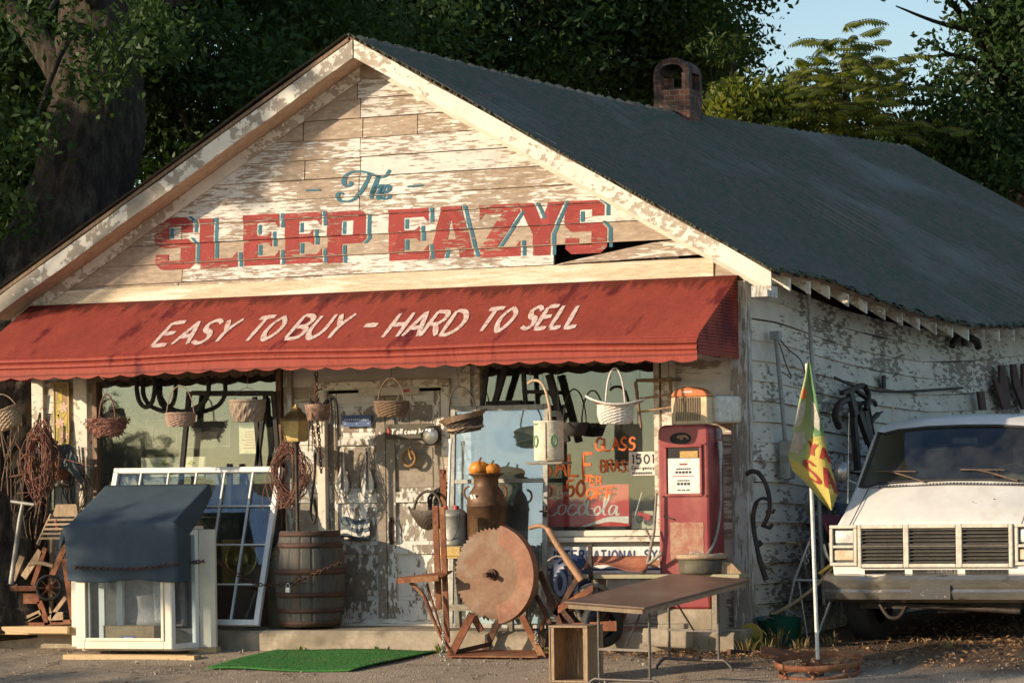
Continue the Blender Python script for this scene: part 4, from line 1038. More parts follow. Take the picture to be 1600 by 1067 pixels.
t, w, h = flat_sign('number_plate', 'small blue metal plate with white lettering high on the left door leaf', 'plate', (535, 649), (580, 666), -.02, mat('blue_plate', (.03,.08,.22), (.05,.10,.24), 12, rough=.45), .006)
mb = MB(); rs_ = random.Random(8)
for (z, n_) in ((.068, 12), (.03, 3)):
    for i in range(n_): x = -w/2+.03+(w-.06)*i/(n_-1 if n_ > 1 else 1); mb.box((x, -.004, z), (.010, .002, .018 if n_ > 4 else .008))
mb.o('writing', INKW, t)
t, w, h = flat_sign('paper_strip', 'long white paper notice pinned above the door', 'notice', (560, 606), (655, 616), -.075, mat('aged_paper', (.6,.55,.44), (.52,.46,.36), 4), .003)
mb = MB(); mb.box((.19, -.003, h/2), (.06, .002, .03)); mb.o('red_print', INKR, t)
t, w, h = flat_sign('welcome_board', 'dark green wooden sign reading Y\'all come back hung on the right door leaf', 'sign', (602, 663), (678, 684), -.05, mat('dark_green_board', (.055,.052,.03), (.075,.06,.03), 6, rough=.6), .018)
write(t, "Y'all come back", -w/2+.07, w/2-.02, h*.32, h*.68, .006, INKW, slant=.15)
mb = MB(); mb.box((-w/2+.035, -.0105, h*.5), (.022, .003, .075)); mb.tube([(-w/2+.035, -.012, h*.2), (-w/2+.05, -.012, h*.5), (-w/2+.03, -.012, h*.8)], .006, 4); mb.o('painted_rooster', INKR, t)
mb = MB(); mb.tube([(0, 0, h), (0, .0, h+.19)], .003, 4); mb.o('hanging_wire', M['iron'], t)
# car headlamp hung on a nail
p = P(675, 681, -.08); t = thing('headlamp', 'round chrome car headlamp hung at the right edge of the door', 'headlamp', p)
mb = MB(); mb.T = Matrix.Rotation(R_(90), 4, 'X'); mb.lathe([(.001, -.05), (.05, -.045), (.085, -.0), (.094, .03), (.088, .045), (.082, .042)], 28); mb.o('bezel', M['iron'], t)
mb = MB(); mb.T = Matrix.Rotation(R_(90), 4, 'X'); mb.lathe([(.001, .055), (.04, .052), (.075, .043), (.084, .036)], 28, warp=lambda i, j: .002*(j % 2)); mb.o('lens', mat('ribbed_lens', (.62,.58,.5), (.78,.75,.68), 22, (1,6,1), rough=.15, metal=.55, bump=.3), t)
# brass ring wreath
p = P(640, 716, -.06); t = thing('ring_wreath', 'small brown ring wreath hung on the right door leaf', 'wreath', p)
mb = MB(); mb.tube([(.066*math.cos(2*PI*i/24), -.01, .075*math.sin(2*PI*i/24)) for i in range(24)], .017, 8, closed=True); mb.o('ring', mat('brown_braid', (.28,.16,.05), (.18,.09,.03), 30, rough=.6, bump=.5), t)
mb = MB(); mb.tube(spline([(.0,-.02,.10),(.015,-.03,.04),(.035,-.03,-.01)], 4), [.012]*9, 5); mb.tube([(0,-.01,.075),(0,0,.19)], .003, 4); mb.o('bow', mat('gold_bow', (.5,.3,.08), (.36,.2,.05), 20), t)
# two stringed paddle shapes
for cxp, lab in ((536, 'left one of the two white mandolin shaped paddles on the door'), (575, 'right one of the two white mandolin shaped paddles on the door')):
    a, b = P(cxp, 772, -.03), P(cxp, 700, -.03); h = b.z-a.z
    t = thing('mandolin_paddle', lab, 'paddle', a, group='white mandolin paddles on the door')
    prof = [(0,.0),(.052,.025),(.066,.09),(.052,.16),(.03,.22),(.02,.26),(.016,h-.05),(.024,h-.03),(.018,h)]
    pts = [(r, z) for r, z in prof[1:]]+[(-r, z) for r, z in reversed(prof[1:])]+[(0, 0)]
    mb = MB(); mb.prism(pts, (0,-.012,0), (1,0,0), (0,0,1), (0,.02,0)); mb.o('body', mat('white_paddle', (.78,.73,.64), (.6,.54,.45), 14, rough=.7) if cxp < 550 else bpy.data.materials['white_paddle'], t, bevel=.003)
    mb = MB(); mb.tube(spline([(0,-.01,h),(-.06,-.008,h*.65),(-.088,-.008,.12),(-.06,-.008,.0),(.0,-.008,-.035),(.06,-.008,.0),(.085,-.008,.1),(.05,-.008,h*.55)], 5), .0035, 4)
    for k in range(4): mb.tube([((k-1.5)*.008, -.015, .04), ((k-1.5)*.006, -.015, h-.03)], .0018, 4)
    mb.o('strings', M['iron'], t)
# waving metal flag
a = P(556, 842, -.03); t = thing('metal_flag', 'wavy metal flag of blue grey and white stripes fixed low on the left door leaf', 'flag', a)
def wf(u, v, y=-.012): return ((u-.5)*.31, y, v*.20+.02*math.sin(u*7+.5)-(.02 if u > .8 else 0))
mb = MB(); mb.grid(20, 2, wf); mb.o('sheet', mat('blue_grey_paint', (.075,.10,.12), (.11,.14,.15), 9), t, solid=.004)
for k in (1, 3):
    mb = MB(); mb.grid(20, 1, lambda u, v, k=k: wf((.0 if k == 1 else .36)+u*(1 if k == 1 else .64), (k+v*.9)/5, -.016)); mb.o('stripe', mat('white_stripe_%d' % k, (.62,.6,.52), (.5,.47,.4), 9), t)

# writing and signs in the right hand window
ORG = mat('orange_window_paint', (.78,.17,.02), (.62,.10,.015), 20, rough=.6)
SIGNS = [('SALE', (845,745), (926,708), .013), ('GLASS', (931,704), (991,683), .010), ('BRASS', (938,737), (987,718), .009), ('50', (884,775), (912,750), .012), ('PER', (911,757), (938,744), .009), ('OFF', (917,780), (957,762), .011)]
for tx, a, b, w in SIGNS:
    A, B = P(*a, .005), P(*b, .005)
    o_ = thing('window_writing', 'orange painted word %s on the right window glass' % tx if tx != '50' else 'orange painted number 50 on the right window glass', 'lettering', (A.x, .005, A.z), group='orange words painted on the window')
    write(o_, tx, 0, (B.x-A.x)+.02, 0, B.z-A.z, w, ORG, y=-.0005, rough=.005, seed=len(tx), name='brush_strokes')
a, b = P(830, 823, .035), P(982, 756, .035)
t = thing('cola_sign', 'red soft drink sign with white script and wave behind the right window', 'sign', ((a.x+b.x)/2, .035, a.z)); w, h = b.x-a.x, b.z-a.z
mb = MB(); mb.box((0, .015, h/2), (w, .03, h)); mb.o('panel', mat('cola_red', (.72,.03,.04), (.62,.025,.03), 5, rough=.4, var=.05), t)
def cpx(x, y): v = P(x, y, .03); return (v.x-(a.x+b.x)/2, v.z-a.z)
cw = lambda t_, d: .003+.0075*abs(d.y)**1.3
SCR = [[(872,779),(864,776),(851,782),(846,793),(850,803),(861,805),(868,800)], [(846,793),(843,786),(848,777),(858,772)],
 [(880,788),(873,790),(870,799),(874,804),(881,799),(882,790),(876,789)], [(899,790),(892,788),(886,795),(887,803),(893,804),(900,799)],
 [(915,791),(907,788),(902,796),(904,804),(911,801),(915,790),(914,803),(919,802)], [(919,795),(925,794)],
 [(938,776),(930,772),(920,779),(915,793),(919,804),(930,803),(938,797)], [(915,793),(911,783),(920,773),(935,769)],
 [(930,792),(926,799),(930,805),(936,799),(934,791),(930,792)], [(938,799),(946,785),(950,772),(946,771),(942,786),(941,802),(946,804)], [(962,791),(955,789),(950,796),(951,804),(957,801),(962,791),(961,804),(966,802)]]
mb = MB()
for st in SCR:
    for i, q in enumerate(ribbon([(p.x, p.y) for p in spline([Vector((*cpx(x+2, y), 0)) for x, y in st], 6)], cw)): mb.add([(x, -.003-.0001*(i % 5), z) for x, z in q], [(0,1,2,3)])
mb.o('script', mat('sign_white', (.85,.8,.76), rough=.5), t)
mb = MB()
for i, q in enumerate(ribbon([(p.x, p.y) for p in spline([Vector((*cpx(x, y), 0)) for x, y in ((905,824),(930,817),(952,811),(982,812))], 8)], lambda t_, d: .004+.03*t_)): mb.add([(x, -.0025, max(0, z)) for x, z in q], [(0,1,2,3)])
mb.o('wave', bpy.data.materials['sign_white'], t)
write(t, 'Enjoy', *[cpx(871, 772)[0], cpx(893, 772)[0]], cpx(871, 773)[1], cpx(871, 765)[1], .004, bpy.data.materials['sign_white'], y=-.003, smooth=3) if 'E' in SF else None
t, w, h = flat_sign('number_card', 'white card printed 1501 at the right edge of the window', 'card', (983, 743), (1028, 705), -.035, mat('white_card', (.76,.72,.63), (.7,.66,.56), 5), .004)
write(t, '1501', -w/2+.03, w/2-.03, h*.5, h*.88, .007, INK, y=-.004); write(t, 'Emergency', -w/2+.03, w/2-.03, h*.26, h*.40, .0032, INK, y=-.004)
mb = MB()
for i in range(12): mb.box((-w/2+.04+i*.0165, -.004, h*.10), (.010, .002, .02))
mb.o('small_print', INK, t)
mb = MB(); mb.box((0, 0, 0), (.25, .03, .19)); p = P(1005, 839, .0)
t = thing('cream_box', 'cream box standing on the sill behind the right window', 'box', (P(1004, 828, .12).x, .12, 1.12)); mb = MB(); mb.box((0, .06, .085), (.22, .12, .17)); mb.o('carton', M['offwhite'], t, bevel=.006); mb = MB(); mb.box((0, -.002, .12), (.2, .003, .012)); mb.o('seam', M['greywood'], t)
p = P(1003, 806, .10); t = thing('toy_wheelbarrow', 'small red toy with a white handle and wheel behind the right window', 'toy', p)
mb = MB(); mb.bar((-.03, 0, .02), (.09, 0, -.02), .06, .05); mb.o('body', M['cola'] if 'cola' in M else bpy.data.materials['cola_red'], t); mb = MB(); mb.tube([(-.06, -.02, -.0), (.01, -.02, .22)], .006, 5); mb.o('handle', M['alu'], t)
mb = MB(); mb.T = Matrix.Translation((-.01, -.03, -.03)) @ Matrix.Rotation(R_(90), 4, 'X'); mb.lathe([(.001,0),(.035,0),(.038,.01),(.035,.02),(.001,.02)], 16); mb.o('wheel', M['black'], t)

# things seen through the left window
def hoop(cx, cy, y, r, h, lab, m):
    p = P(cx, cy, y); t = thing('wagon_hoop', lab, 'hoop', p, group='dark curved wagon bows in the left window'); mb = MB()
    mb.tube(spline([(-r, 0, h), (-r, 0, .12), (-r*.7, 0, .0), (0, 0, -.05), (r*.7, 0, 0), (r, 0, .12), (r, 0, h)], 6), .024, 6); mb.o('bow', m, t); return t
hoop(275, 636, -.16, .36, .30, 'dark bent wagon bow hanging against the left window', M['dark'])
hoop(228, 628, -.20, .10, .26, 'dark narrow iron strap bow hanging beside the wagon bow', M['dark'])
t, w, h = flat_sign('window_notice', 'white paper notice with red print taped inside the left window', 'notice', (374, 709), (406, 662), .022, mat('notice_paper', (.74,.66,.5), (.7,.6,.45), 6), .002)
mb = MB(); rs_ = random.Random(3)
for i in range(7): mb.box((rs_.uniform(-.01, .01), -.002, h*.2+i*h*.09), (w*rs_.uniform(.35, .7), .001, .007))
mb.o('print', INKR, t)
t = thing('easel', 'black wooden easel frame standing before the left window', 'easel', (P(400, 800, -.12).x, -.12, .2)); mb = MB()
e0 = Vector((P(400, 800, -.12).x, -.12, .2))
def ep(px, py): return P(px, py, -.12)-e0
for a, b, w in (((300,614),(426,614),.045), ((296,612),(282,760),.045), ((416,612),(400,740),.04), ((427,612),(437,740),.04), ((398,620),(407,740),.04)): mb.bar(ep(*a), ep(*b), w, .04, (0,1,0))
mb.bar((-.3, 0, 0), (-.28, 0, 1.6), .05, .04, (0,1,0)); mb.bar((.25, 0, 0), (.22, 0, 1.7), .05, .04, (0,1,0)); mb.o('frame', M['dark'], t)
t, w, h = flat_sign('yard_card', 'cream card with green drawings standing inside the left window', 'card', (221, 745), (322, 713), .05, mat('cream_card', (.72,.68,.52), (.66,.6,.45), 5), .004)
mb = MB()
for x in (-.1, .2): mb.prism([(-.05,.1),(.0,.14),(.05,.11),(.01,.09)], (x, -.004, .02), (1,0,0), (0,0,1), (0,-.001,0))
mb.o('drawing', mat('green_drawing', (.25,.35,.08), (.45,.4,.08), 20), t)
t, w, h = flat_sign('etched_frame', 'clear plastic tray of two round plates leaning inside the left window', 'frame', (229, 703), (360, 650), .12, M['interior'], .01)
mb = MB()
for (x0_, x1_) in ((-w/2, -.12), (-.1, w/2)):
    mb.tube([(x0_, -.01, .02), (x1_, -.01, .02), (x1_, -.01, h-.02), (x0_, -.01, h-.02)], .008, 4, closed=True)
mb.tube(arc((-w/4-.06, -.012, h/2), .10, 0, 2*PI, 20, (1,0,0), (0,0,1), .13), .005, 4); mb.o('plate', M['greywood'], t)

# rows of things seen through the right window
def wbars(name, lab, cat, segs, y, m, w=.03):
    b0 = P(segs[0][0][0], segs[0][0][1], y); t = thing(name, lab, cat, b0); mb = MB()
    for s in segs:
        ww = s[2] if len(s) > 2 else w
        mb.bar(P(*s[0], y)-b0, P(*s[1], y)-b0, ww, ww, (0,1,0))
    mb.o('bars', m, t); return t
wbars('dark_chair', 'dark bentwood chair hanging upside down against the right window', 'chair', [((762,574),(753,640)), ((790,574),(770,640),.05), ((760,630),(815,628)), ((818,580),(822,645)), ((858,585),(886,690),.06), ((822,612),(865,612))], -.14, M['dark'], .036)
p = P(898, 660, -.22); t = thing('black_basket', 'black basket with a round wire handle hanging against the right window', 'basket', p); mb = MB(); mb.lathe([(.001,-.13),(.09,-.12),(.125,-.03),(.13,0),(.12,0),(.085,-.11),(.001,-.12)], 20); mb.o('body', M['dark'], t); mb = MB(); mb.tube(arc((0,0,-.02), .115, 0, PI, 16, rv=.33), .008, 5); mb.o('handle', M['iron'], t)
# kitchen chair hung by the pump
y = -.30; b0 = P(1000, 600, y); t = thing('hanging_chair', 'brown wooden chair hung on its back under the awning by the fuel pump', 'chair', b0)
def hp(px, py, dy=0): return P(px, py, y+dy)-b0
for a, b, w, nm in (((993,596),(1002,668),.032,'leg'), ((1046,588),(1052,640),.032,'leg')):
    mb = MB(); mb.tube([hp(*a), hp(*b)], [w*.55, w*.4], 8); mb.o(nm, M['oldwood'], t)
for a, b in (((1000,623),(1048,616)), ((1002,643),(1050,636))):
    mb = MB(); mb.tube([hp(*a), hp(*b)], .011, 8); mb.o('rung', M['cratewood'], t)
for a, b in (((1030,585),(1036,668)), ((1078,585),(1076,640))):
    mb = MB(); mb.tube([hp(*a, .32), hp(*b, .32)], .015, 8); mb.o('leg', M['oldwood'], t)
mb = MB(); mb.prism([(0,0),(.36,0),(.34,.34),(.02,.34)], hp(993, 597), (1,0,0), (0,1,.03), (0,0,.03)); mb.o('seat', M['oldwood'], t, bevel=.006)
mb = MB(); mb.tube([hp(1000,596), hp(1000,596)+Vector((0,0,.2))], .003, 4); mb.tube([hp(1045,590), hp(1045,590)+Vector((0,0,.16))], .003, 4); mb.o('hanging_wire', M['iron'], t)
# ------------------------------------------------------------------ in front of the store, left side
# reclaimed bay window under a blue tarpaulin
b0 = P(120, 1013, -1.35); t = thing('bay_window', 'salvaged cream bay window standing on planks with a dark blue cover over its top', 'bay window', b0)
BW, BH = 1.03, 1.12
def framepanel(mb, o, u, v, w, h, th, nrm, bw=.085):
    o, u, v, nrm = Vector(o), Vector(u), Vector(v), Vector(nrm)
    for (a, b, c, d) in ((0, bw, 0, h), (w-bw, w, 0, h), (bw+.001, w-bw-.001, 0, bw), (bw+.001, w-bw-.001, h-bw, h)):
        mb.prism([(a, c), (b, c), (b, d), (a, d)], o, u, v, nrm*th)
mb = MB(); framepanel(mb, (0,0,0), (1,0,0), (0,0,1), BW, BH, .09, (0,1,0)); fr = mb.o('front_frame', M['offwhite'], t, bevel=.006)
mb = MB(); framepanel(mb, (.075,-.012,.075), (1,0,0), (0,0,1), BW-.15, BH-.15, .02, (0,1,0), .03); mb.o('sash', M['offwhite'], fr, bevel=.004)
mb = MB(); mb.box((BW/2, .045, BH/2), (BW-.18, .006, BH-.18)); mb.o('pane', M['paneglass'], fr)
for sgn, xo in ((1, BW), (-1, 0)):
    u = Vector((sgn*.10, .36, 0)); L = u.length; u.normalize(); nn = Vector((-u.y*sgn, u.x*sgn, 0))
    mb = MB(); framepanel(mb, (xo+sgn*.004, .092 if False else .002, 0), u, (0,0,1), L, BH, .05, Vector((-sgn*.96, .27, 0)), .05); sf = mb.o('side_frame', M['white'], t, bevel=.004)
    mb = MB(); mb.prism([(.05,.05),(L-.05,.05),(L-.05,BH-.05),(.05,BH-.05)], (xo+sgn*.004, .0, 0), u, (0,0,1), Vector((-sgn*.02, .01, 0))); mb.o('pane', M['paneglass'], sf)
    mb = MB(); mb.box((xo+sgn*.19, .385, BH/2), (.17, .04, BH)); mb.o('flange', M['offwhite'], t, bevel=.004)
mb = MB(); mb.prism([(-.1,.37),(0,.0),(BW,.0),(BW+.1,.37)], (0,.1,BH+.003), (1,0,0), (0,1,0), (0,0,.03)); mb.prism([(0,.1),(BW,.1),(BW+.1,.37),(-.1,.37)], (0,0,-.02), (1,0,0), (0,1,0), (0,0,.018)); mb.o('head_and_sill', M['offwhite'], t)
mb = MB(); mb.prism([(.02, BH+.035), (.66, BH+.04), (.66, BH+.36)], (.03, 0, 0), (0,1,0), (0,0,1), (BW-.06,0,0)); mb.o('roof_frame', M['oldwood'], t)
mb = MB(); mb.box((BW/2, .40, BH/2), (BW+.16, .012, BH-.02)); mb.o('backing', mat('dim_backing', (.13,.115,.11), (.09,.08,.075), 5), t)
b1 = b0
tp = thing('tarpaulin', 'dark blue cloth draped over the top of the bay window', 'tarpaulin', b0)
NU, NV = 64, 50
def tarp(u, v):
    uu = -.30 + u*(BW+.60)
    xe = min(max(uu, -.055), BW+.06); fl = uu-xe                  # fl: how far past the edge (flap)
    if v < .42: f = v/.42; y = .68-.715*f; z = BH+.42-.37*f
    else: f = (v-.42)/.58; y = -.035-.012*math.sin(f*3)*(.5+.5*math.sin(xe*9+1)) - .008*math.sin(xe*17)*f; z = BH+.05-.54*f-.012*math.sin(xe*7)*f
    a = abs(fl); s_ = 1 if fl > 0 else -1
    if v < .42:
        k = .45+.9*f
        x = xe+s_*(a*.10+.05*a*math.sin(f*5)); z -= a*k*(1 if s_ > 0 else .8); 
        if s_ < 0: x -= a*.35*(.3+f)
    else:
        x = xe+s_*(.03*math.sin(min(1, a/.1)*PI/2)*(1-f)+.02+ .03*math.sin(a*12)*f) if a > 0 else xe
        y += a*.95 if a > .0 else 0
        z -= a*.25*(1-f)*(1-f)*2
        if s_ < 0: x -= a*.75*(1-f)**2
    z += .003*math.sin(xe*11+v*7)*(1 if v > .05 else 0)
    return (x, y, z+.012)
mb = MB(); mb.grid(NU, NV, tarp); mb.o('cloth', mat('blue_canvas', (.042,.068,.092), (.035,.058,.08), 4, rough=.8, bump=.06, bscale=120, var=.08), tp, solid=.006)
t = thing('plank', 'new pine plank under the bay window', 'plank', P(204, 1026, -1.4), group='pine planks under the bay window'); mb = MB(); mb.box((0, .02, -.005), (1.42, .14, .05)); mb.box((-.03, .02, .022), (1.30, .10, .004)); mb.o('board', M['pine'], t, bevel=.003)
t = thing('plank', 'short end of a pine plank behind the bay window by the step', 'plank', P(316, 1016, -1.0), group='pine planks under the bay window'); mb = MB(); mb.box((0, .05, .0), (.30, .1, .05)); mb.box((.1, .05, .03), (.1, .1, .008)); mb.o('board', M['pine'], t, bevel=.003)
# what is stored in the bay window
p = b0+Vector((.5, .22, .03)); t = thing('cardboard_box', 'cardboard box with a blue label stored low inside the bay window', 'box', p); mb = MB(); mb.box((0, 0, .09), (.55, .2, .18)); mb.box((0, -.0, .183), (.57, .21, .005)); mb.o('carton', mat('brown_cardboard', (.33,.22,.11), (.28,.18,.09), 5), t); mb = MB(); mb.box((.0, -.102, .05), (.16, .004, .075)); mb.o('label', mat('blue_label', (.06,.07,.3), rough=.5), t); mb = MB(); mb.box((.0, -.105, .065), (.10, .002, .02)); mb.box((.0, -.105, .035), (.13, .002, .01)); mb.o('print', INKW, t)
p = b0+Vector((.62, .33, .2)); t = thing('grey_cushion', 'grey folded cushion stored inside the bay window', 'cushion', p); mb = MB(); mb.grid(14, 14, lambda u, v: ((u-.5)*.75, .03*math.sin(u*9)+.02*math.sin(v*7), v*.75)); mb.o('fabric', mat('grey_fabric', (.33,.30,.30), (.26,.23,.24), 8), t, solid=.05)
mb = MB(); mb.box((.18, -.05, .28), (.22, .06, .5), Euler((.1,0,.05))); mb.o('pillow', mat('pale_grey_fabric', (.5,.47,.46), (.42,.4,.4), 8), t, bevel=.03)
p = b0+Vector((.22, .25, .03)); t = thing('spare_sash', 'spare white sash frame standing inside the bay window', 'sash', p); mb = MB(); framepanel(mb, (-.12,0,0), (1,0,0), (0,0,1), .26, .95, .04, (0,1,0), .06); mb.o('frame', M['white'], t)
# chain with padlock
pts = [P(112, 886, -1.25), P(122, 886, -1.44), P(165, 888, -1.45), P(200, 889, -1.45), P(235, 886, -1.45), P(272, 881, -1.44), P(297, 879, -1.1), P(333, 876, -.93), P(350, 886, -.86), P(385, 905, -.81), P(404, 913, -.85), P(450, 912, -.84), P(480, 902, -.83), P(505, 890, -.83), P(533, 879, -.72)]
t = thing('security_chain', 'rusty chain looped across the bay window cover, the leaning window and the barrel', 'chain', pts[0]); mb = local(t); chain_mb(mb, spline(pts, 3), .044, .0055, .016); mb.o('links', M['rustdark'], t)
mb = MB(); p = P(450, 918, -.87); t = thing('padlock', 'silver padlock hanging on the chain before the barrel', 'padlock', p); mb.box((0, 0, -.02), (.048, .022, .05)); mb.o('body', M['alu'], t, bevel=.005); mb = MB(); mb.tube(spline([(-.016,0,0),(-.016,0,.03),(0,0,.045),(.016,0,.03),(.016,0,0)], 4), .005, 6); mb.o('shackle', M['steel'], t)

# white six by four light window leaning on the wall
br, tr, tl = P(403, 976, -.76), P(440, 728, -.21), P(178, 731, -.21); bl = br+(tl-tr)
t = thing('leaning_window', 'large white window of small panes leaning against the store wall', 'window', br)
ux = (br-bl); LW = ux.length; ux.normalize(); vz = (tr-br); LH = vz.length; vz.normalize(); nz = ux.cross(vz)
m4 = Matrix((ux, -nz, vz)).transposed().to_4x4(); m4.translation = bl-br
mb = MB(); mb.T = m4; framepanel(mb, (0,0,0), (1,0,0), (0,0,1), LW, LH, .05, (0,1,0), .055); fr = mb.o('frame', M['white'], t, bevel=.005)
mb = MB(); mb.T = m4
for k in range(1, 6): mb.box((LW*k/6, .02, LH/2), (.016, .022, LH-.112))
for k, f in enumerate((.75, .505, .255)): 
    for j in range(6): mb.box((LW*(j+.5)/6, .02, LH*f), (LW/6-.018, .0215, .014))
mb.o('glazing_bars', M['white'], fr)
mb = MB(); mb.T = m4; mb.box((LW/2, .036, LH/2), (LW-.1, .005, LH-.1)); mb.o('pane', M['paneglass'], fr)
p = P(375, 975, -.22); t = thing('headboard', 'dark red brown wooden bed headboard behind the leaning window', 'headboard', (p.x, -.16, .2)); mb = MB(); mb.box((-.05, .0, .43), (.72, .03, .86)); mb.box((-.05,-.02,.84),(.72,.02,.04)); mb.o('board', mat('red_brown_wood', (.11,.038,.02), (.075,.028,.015), 8, (1,1,6), rough=.45), t)
t = thing('brass_charger', 'embossed round brass plate behind the leaning window', 'brass plate', P(378, 873, -.24)); mb = MB(); mb.T = Matrix.Rotation(R_(80), 4, 'X'); mb.lathe([(.001,.02),(.05,.025),(.07,.01),(.10,.02),(.15,.012),(.17,.02),(.175,.0)], 32, warp=lambda i, j: .003*(j % 2)); mb.o('dish', mat('polished_brass', (.55,.36,.08), (.42,.26,.05), 12, rough=.25, metal=.9, bump=.2), t)
mb = MB(); mb.box((-.13,.03,-.02),(.2,.02,.42)); mb.o('backing', mat('gilt_board', (.42,.28,.07), (.34,.22,.05), 5, rough=.4), t)

# barrel
b = P(486, 977, -.46); t = thing('whisky_barrel', 'old grey oak barrel with rusty hoops standing on the step by the door', 'barrel', (b.x, -.46, b.z))
BHt = .905; rad = lambda z: .335-.055*((z-BHt/2)/(BHt/2))**2
prof = [(.001, .02)]+[(rad(BHt*i/14), BHt*i/14) for i in range(15)]+[(rad(BHt)-.03, BHt), (rad(BHt)-.03, BHt-.05), (.001, BHt-.05)]
def stv(i, j): return -.006 if j % 6 == 0 else 0
M['stave'] = mat('barrel_staves', (.085,.08,.07), (.055,.052,.045), 10, (7,7,.8), rough=.75, bump=.3, c3=(.12,.07,.04), s3=1.5, lo3=.58, hi3=.7)
mb = MB(); mb.lathe(prof, 108, warp=stv, smooth=False); body = mb.o('staves', M['stave'], t)
for z, hh in ((.03, .05), (.15, .045), (.30, .05), (.52, .055), (.77, .05), (.875, .045)):
    mb = MB(); mb.lathe([(rad(z-hh/2)+.001, z-hh/2), (rad(z-hh/2)+.006, z-hh/2), (rad(z+hh/2)+.006, z+hh/2), (rad(z+hh/2)+.001, z+hh/2)], 48); mb.o('hoop', mat('rusty_hoop', (.085,.042,.027), (.06,.033,.024), 7, rough=.7, metal=.2, bump=.2) if z == .03 else bpy.data.materials['rusty_hoop'], t)
mb = MB(); d = Vector((.12, -1, 0)).normalized(); mb.cyl(d*.31+Vector((0,0,.46)), d*.345+Vector((0,0,.46)), .028, .028, 12); mb.o('bung', M['iron'], t)

# junk in front of the left corner
y0 = -.75; j0 = P(60, 985, y0)
def jp(x, y, dy=0): return P(x/4.85, 780+y/4.85, y0+dy)
def bars(t, name, m, segs, w, base):
    mb = MB()
    for s in segs: mb.bar(jp(*s[0])-base, jp(*s[1])-base, s[2] if len(s) > 2 else w, s[3] if len(s) > 3 else .02, (0,1,0))
    return mb.o(name, m, t)
t = thing('hand_cart', 'rusty two wheeled cart frame with curved handle by the left corner', 'cart', j0)
bars(t, 'frame', M['rust'], [((65,675),(280,672),.05,.04),((250,650),(345,365),.05),((390,590),(515,310),.06),((180,750),(300,750),.1),((70,950),(365,950),.05),((110,950),(45,800),.045),((365,950),(300,770),.06),((560,940),(490,450),.06),((365,935),(560,925),.045),((20,870),(60,960),.03)], .045, j0)
mb = MB(); mb.tube(spline([jp(*q)-j0 for q in ((435,150),(425,190),(460,240),(500,300),(510,310))], 5), .02, 7); mb.o('handle', M['rust'], t)
mb = MB(); mb.tube(spline([jp(*q)-j0 for q in ((220,495),(300,480),(405,505))], 5), .022, 6); mb.o('cross_bar', M['cratewood'], t)
for (x, y, r, dy, lab) in ((370, 668, .13, -.05, 0), (5, 690, .13, -.05, 0)):
    c = jp(x, y, dy)-j0; mb = MB(); mb.T = Matrix.Translation(c) @ Matrix.Rotation(R_(35), 4, 'Z') @ Matrix.Rotation(R_(90), 4, 'X')
    mb.lathe([(r*.78,-.02),(r*.97,-.022),(r,-.01),(r,.01),(r*.97,.022),(r*.78,.02),(r*.78,-.02)], 28); w = mb.o('wheel', M['black'], t)
    mb = MB(); mb.T = Matrix.Translation(c) @ Matrix.Rotation(R_(35), 4, 'Z') @ Matrix.Rotation(R_(90), 4, 'X')
    for k in range(8): a = PI/4*k; mb.tube([(0,0,0),(r*.8*math.cos(a), r*.8*math.sin(a), 0)], .01, 5)
    mb.lathe([(.001,-.03),(.03,-.03),(.03,.03),(.001,.03)], 10); mb.o('spokes', M['rust'], w)
a = jp(470, 130); t = thing('slatted_shelf', 'small brown slatted seat hanging in the sun at the left corner', 'seat', a); mb = MB()
mb.prism([(-.14,.0),(.15,.0),(.13,.12),(-.10,.12)], (0,.05,0), (1,0,0), (0,0,1), (0,.02,0))
for k in range(5): mb.bar((-.16-.012*k, .0-.02*k, -.03-.045*k), (.15-.012*k, .0-.02*k, -.03-.045*k), .03, .02, (0,0,1))
mb.bar((-.15,.05,.02),(-.22,-.1,-.27),.02,.03); mb.bar((.15,.05,.02),(.09,-.1,-.27),.02,.03); mb.bar((-.18,.1,-.2),(-.2,.1,-.95),.03,.03); mb.bar((.1,.1,-.2),(.1,.1,-.95),.03,.03); mb.o('slats', M['cratewood'], t)
t = thing('spade', 'grey steel spade with a tee handle leaning by the tree', 'spade', jp(85, 640)); mb = local(t); mb.tube([jp(175,20), jp(150,150), jp(85,640)], [.018,.022,.03], 7); mb.tube([jp(85,15,.0), jp(260,40,0)], .018, 7); mb.o('shaft', M['galv'], t); mb = local(t); mb.prism([(-.07,0),(.07,0),(.06,-.2),(0,-.26),(-.06,-.2)], jp(85,640), (1,0,0), (0,0,1), (0,.01,0)); mb.o('blade', M['iron'], t)
t = thing('plank_pile', 'pile of loose old boards on the ground at the left corner', 'boards', j0)
bars(t, 'boards', M['cratewood'], [((110,940),(320,850),.05),((180,930),(300,870),.03),((370,915),(500,740),.04),((180,590),(310,390),.07),((100,610),(170,430),.06),((390,890),(480,890),.1)], .05, j0)
t = thing('timber', 'long pale timber lying along the ground at the left corner', 'timber', P(58, 985, -1.0)); mb = MB(); mb.box((-.12, .12, .0), (1.1, .22, .08)); mb.box((.12,-.02,.01),(.5,.05,.07)); mb.o('beam', M['pine'], t, bevel=.006)
c = P(63, 720, -.55); coil('rope_coil', 'big reddish coil of old rope hanging at the left corner', 'rope', c, .13, .31, 26, .0065, M['twig'], sq=.08, seed=5, wild=.2, loose=24)
c = P(97, 730, -.3); t = thing('bow_chair', 'small green framed chair back with bent wood strips hanging at the left corner', 'chair', c); mb = MB()
for s in (-.11, .13): mb.bar((s, 0, -.42), (s*.9, 0, .2), .03, .03, (0,1,0))
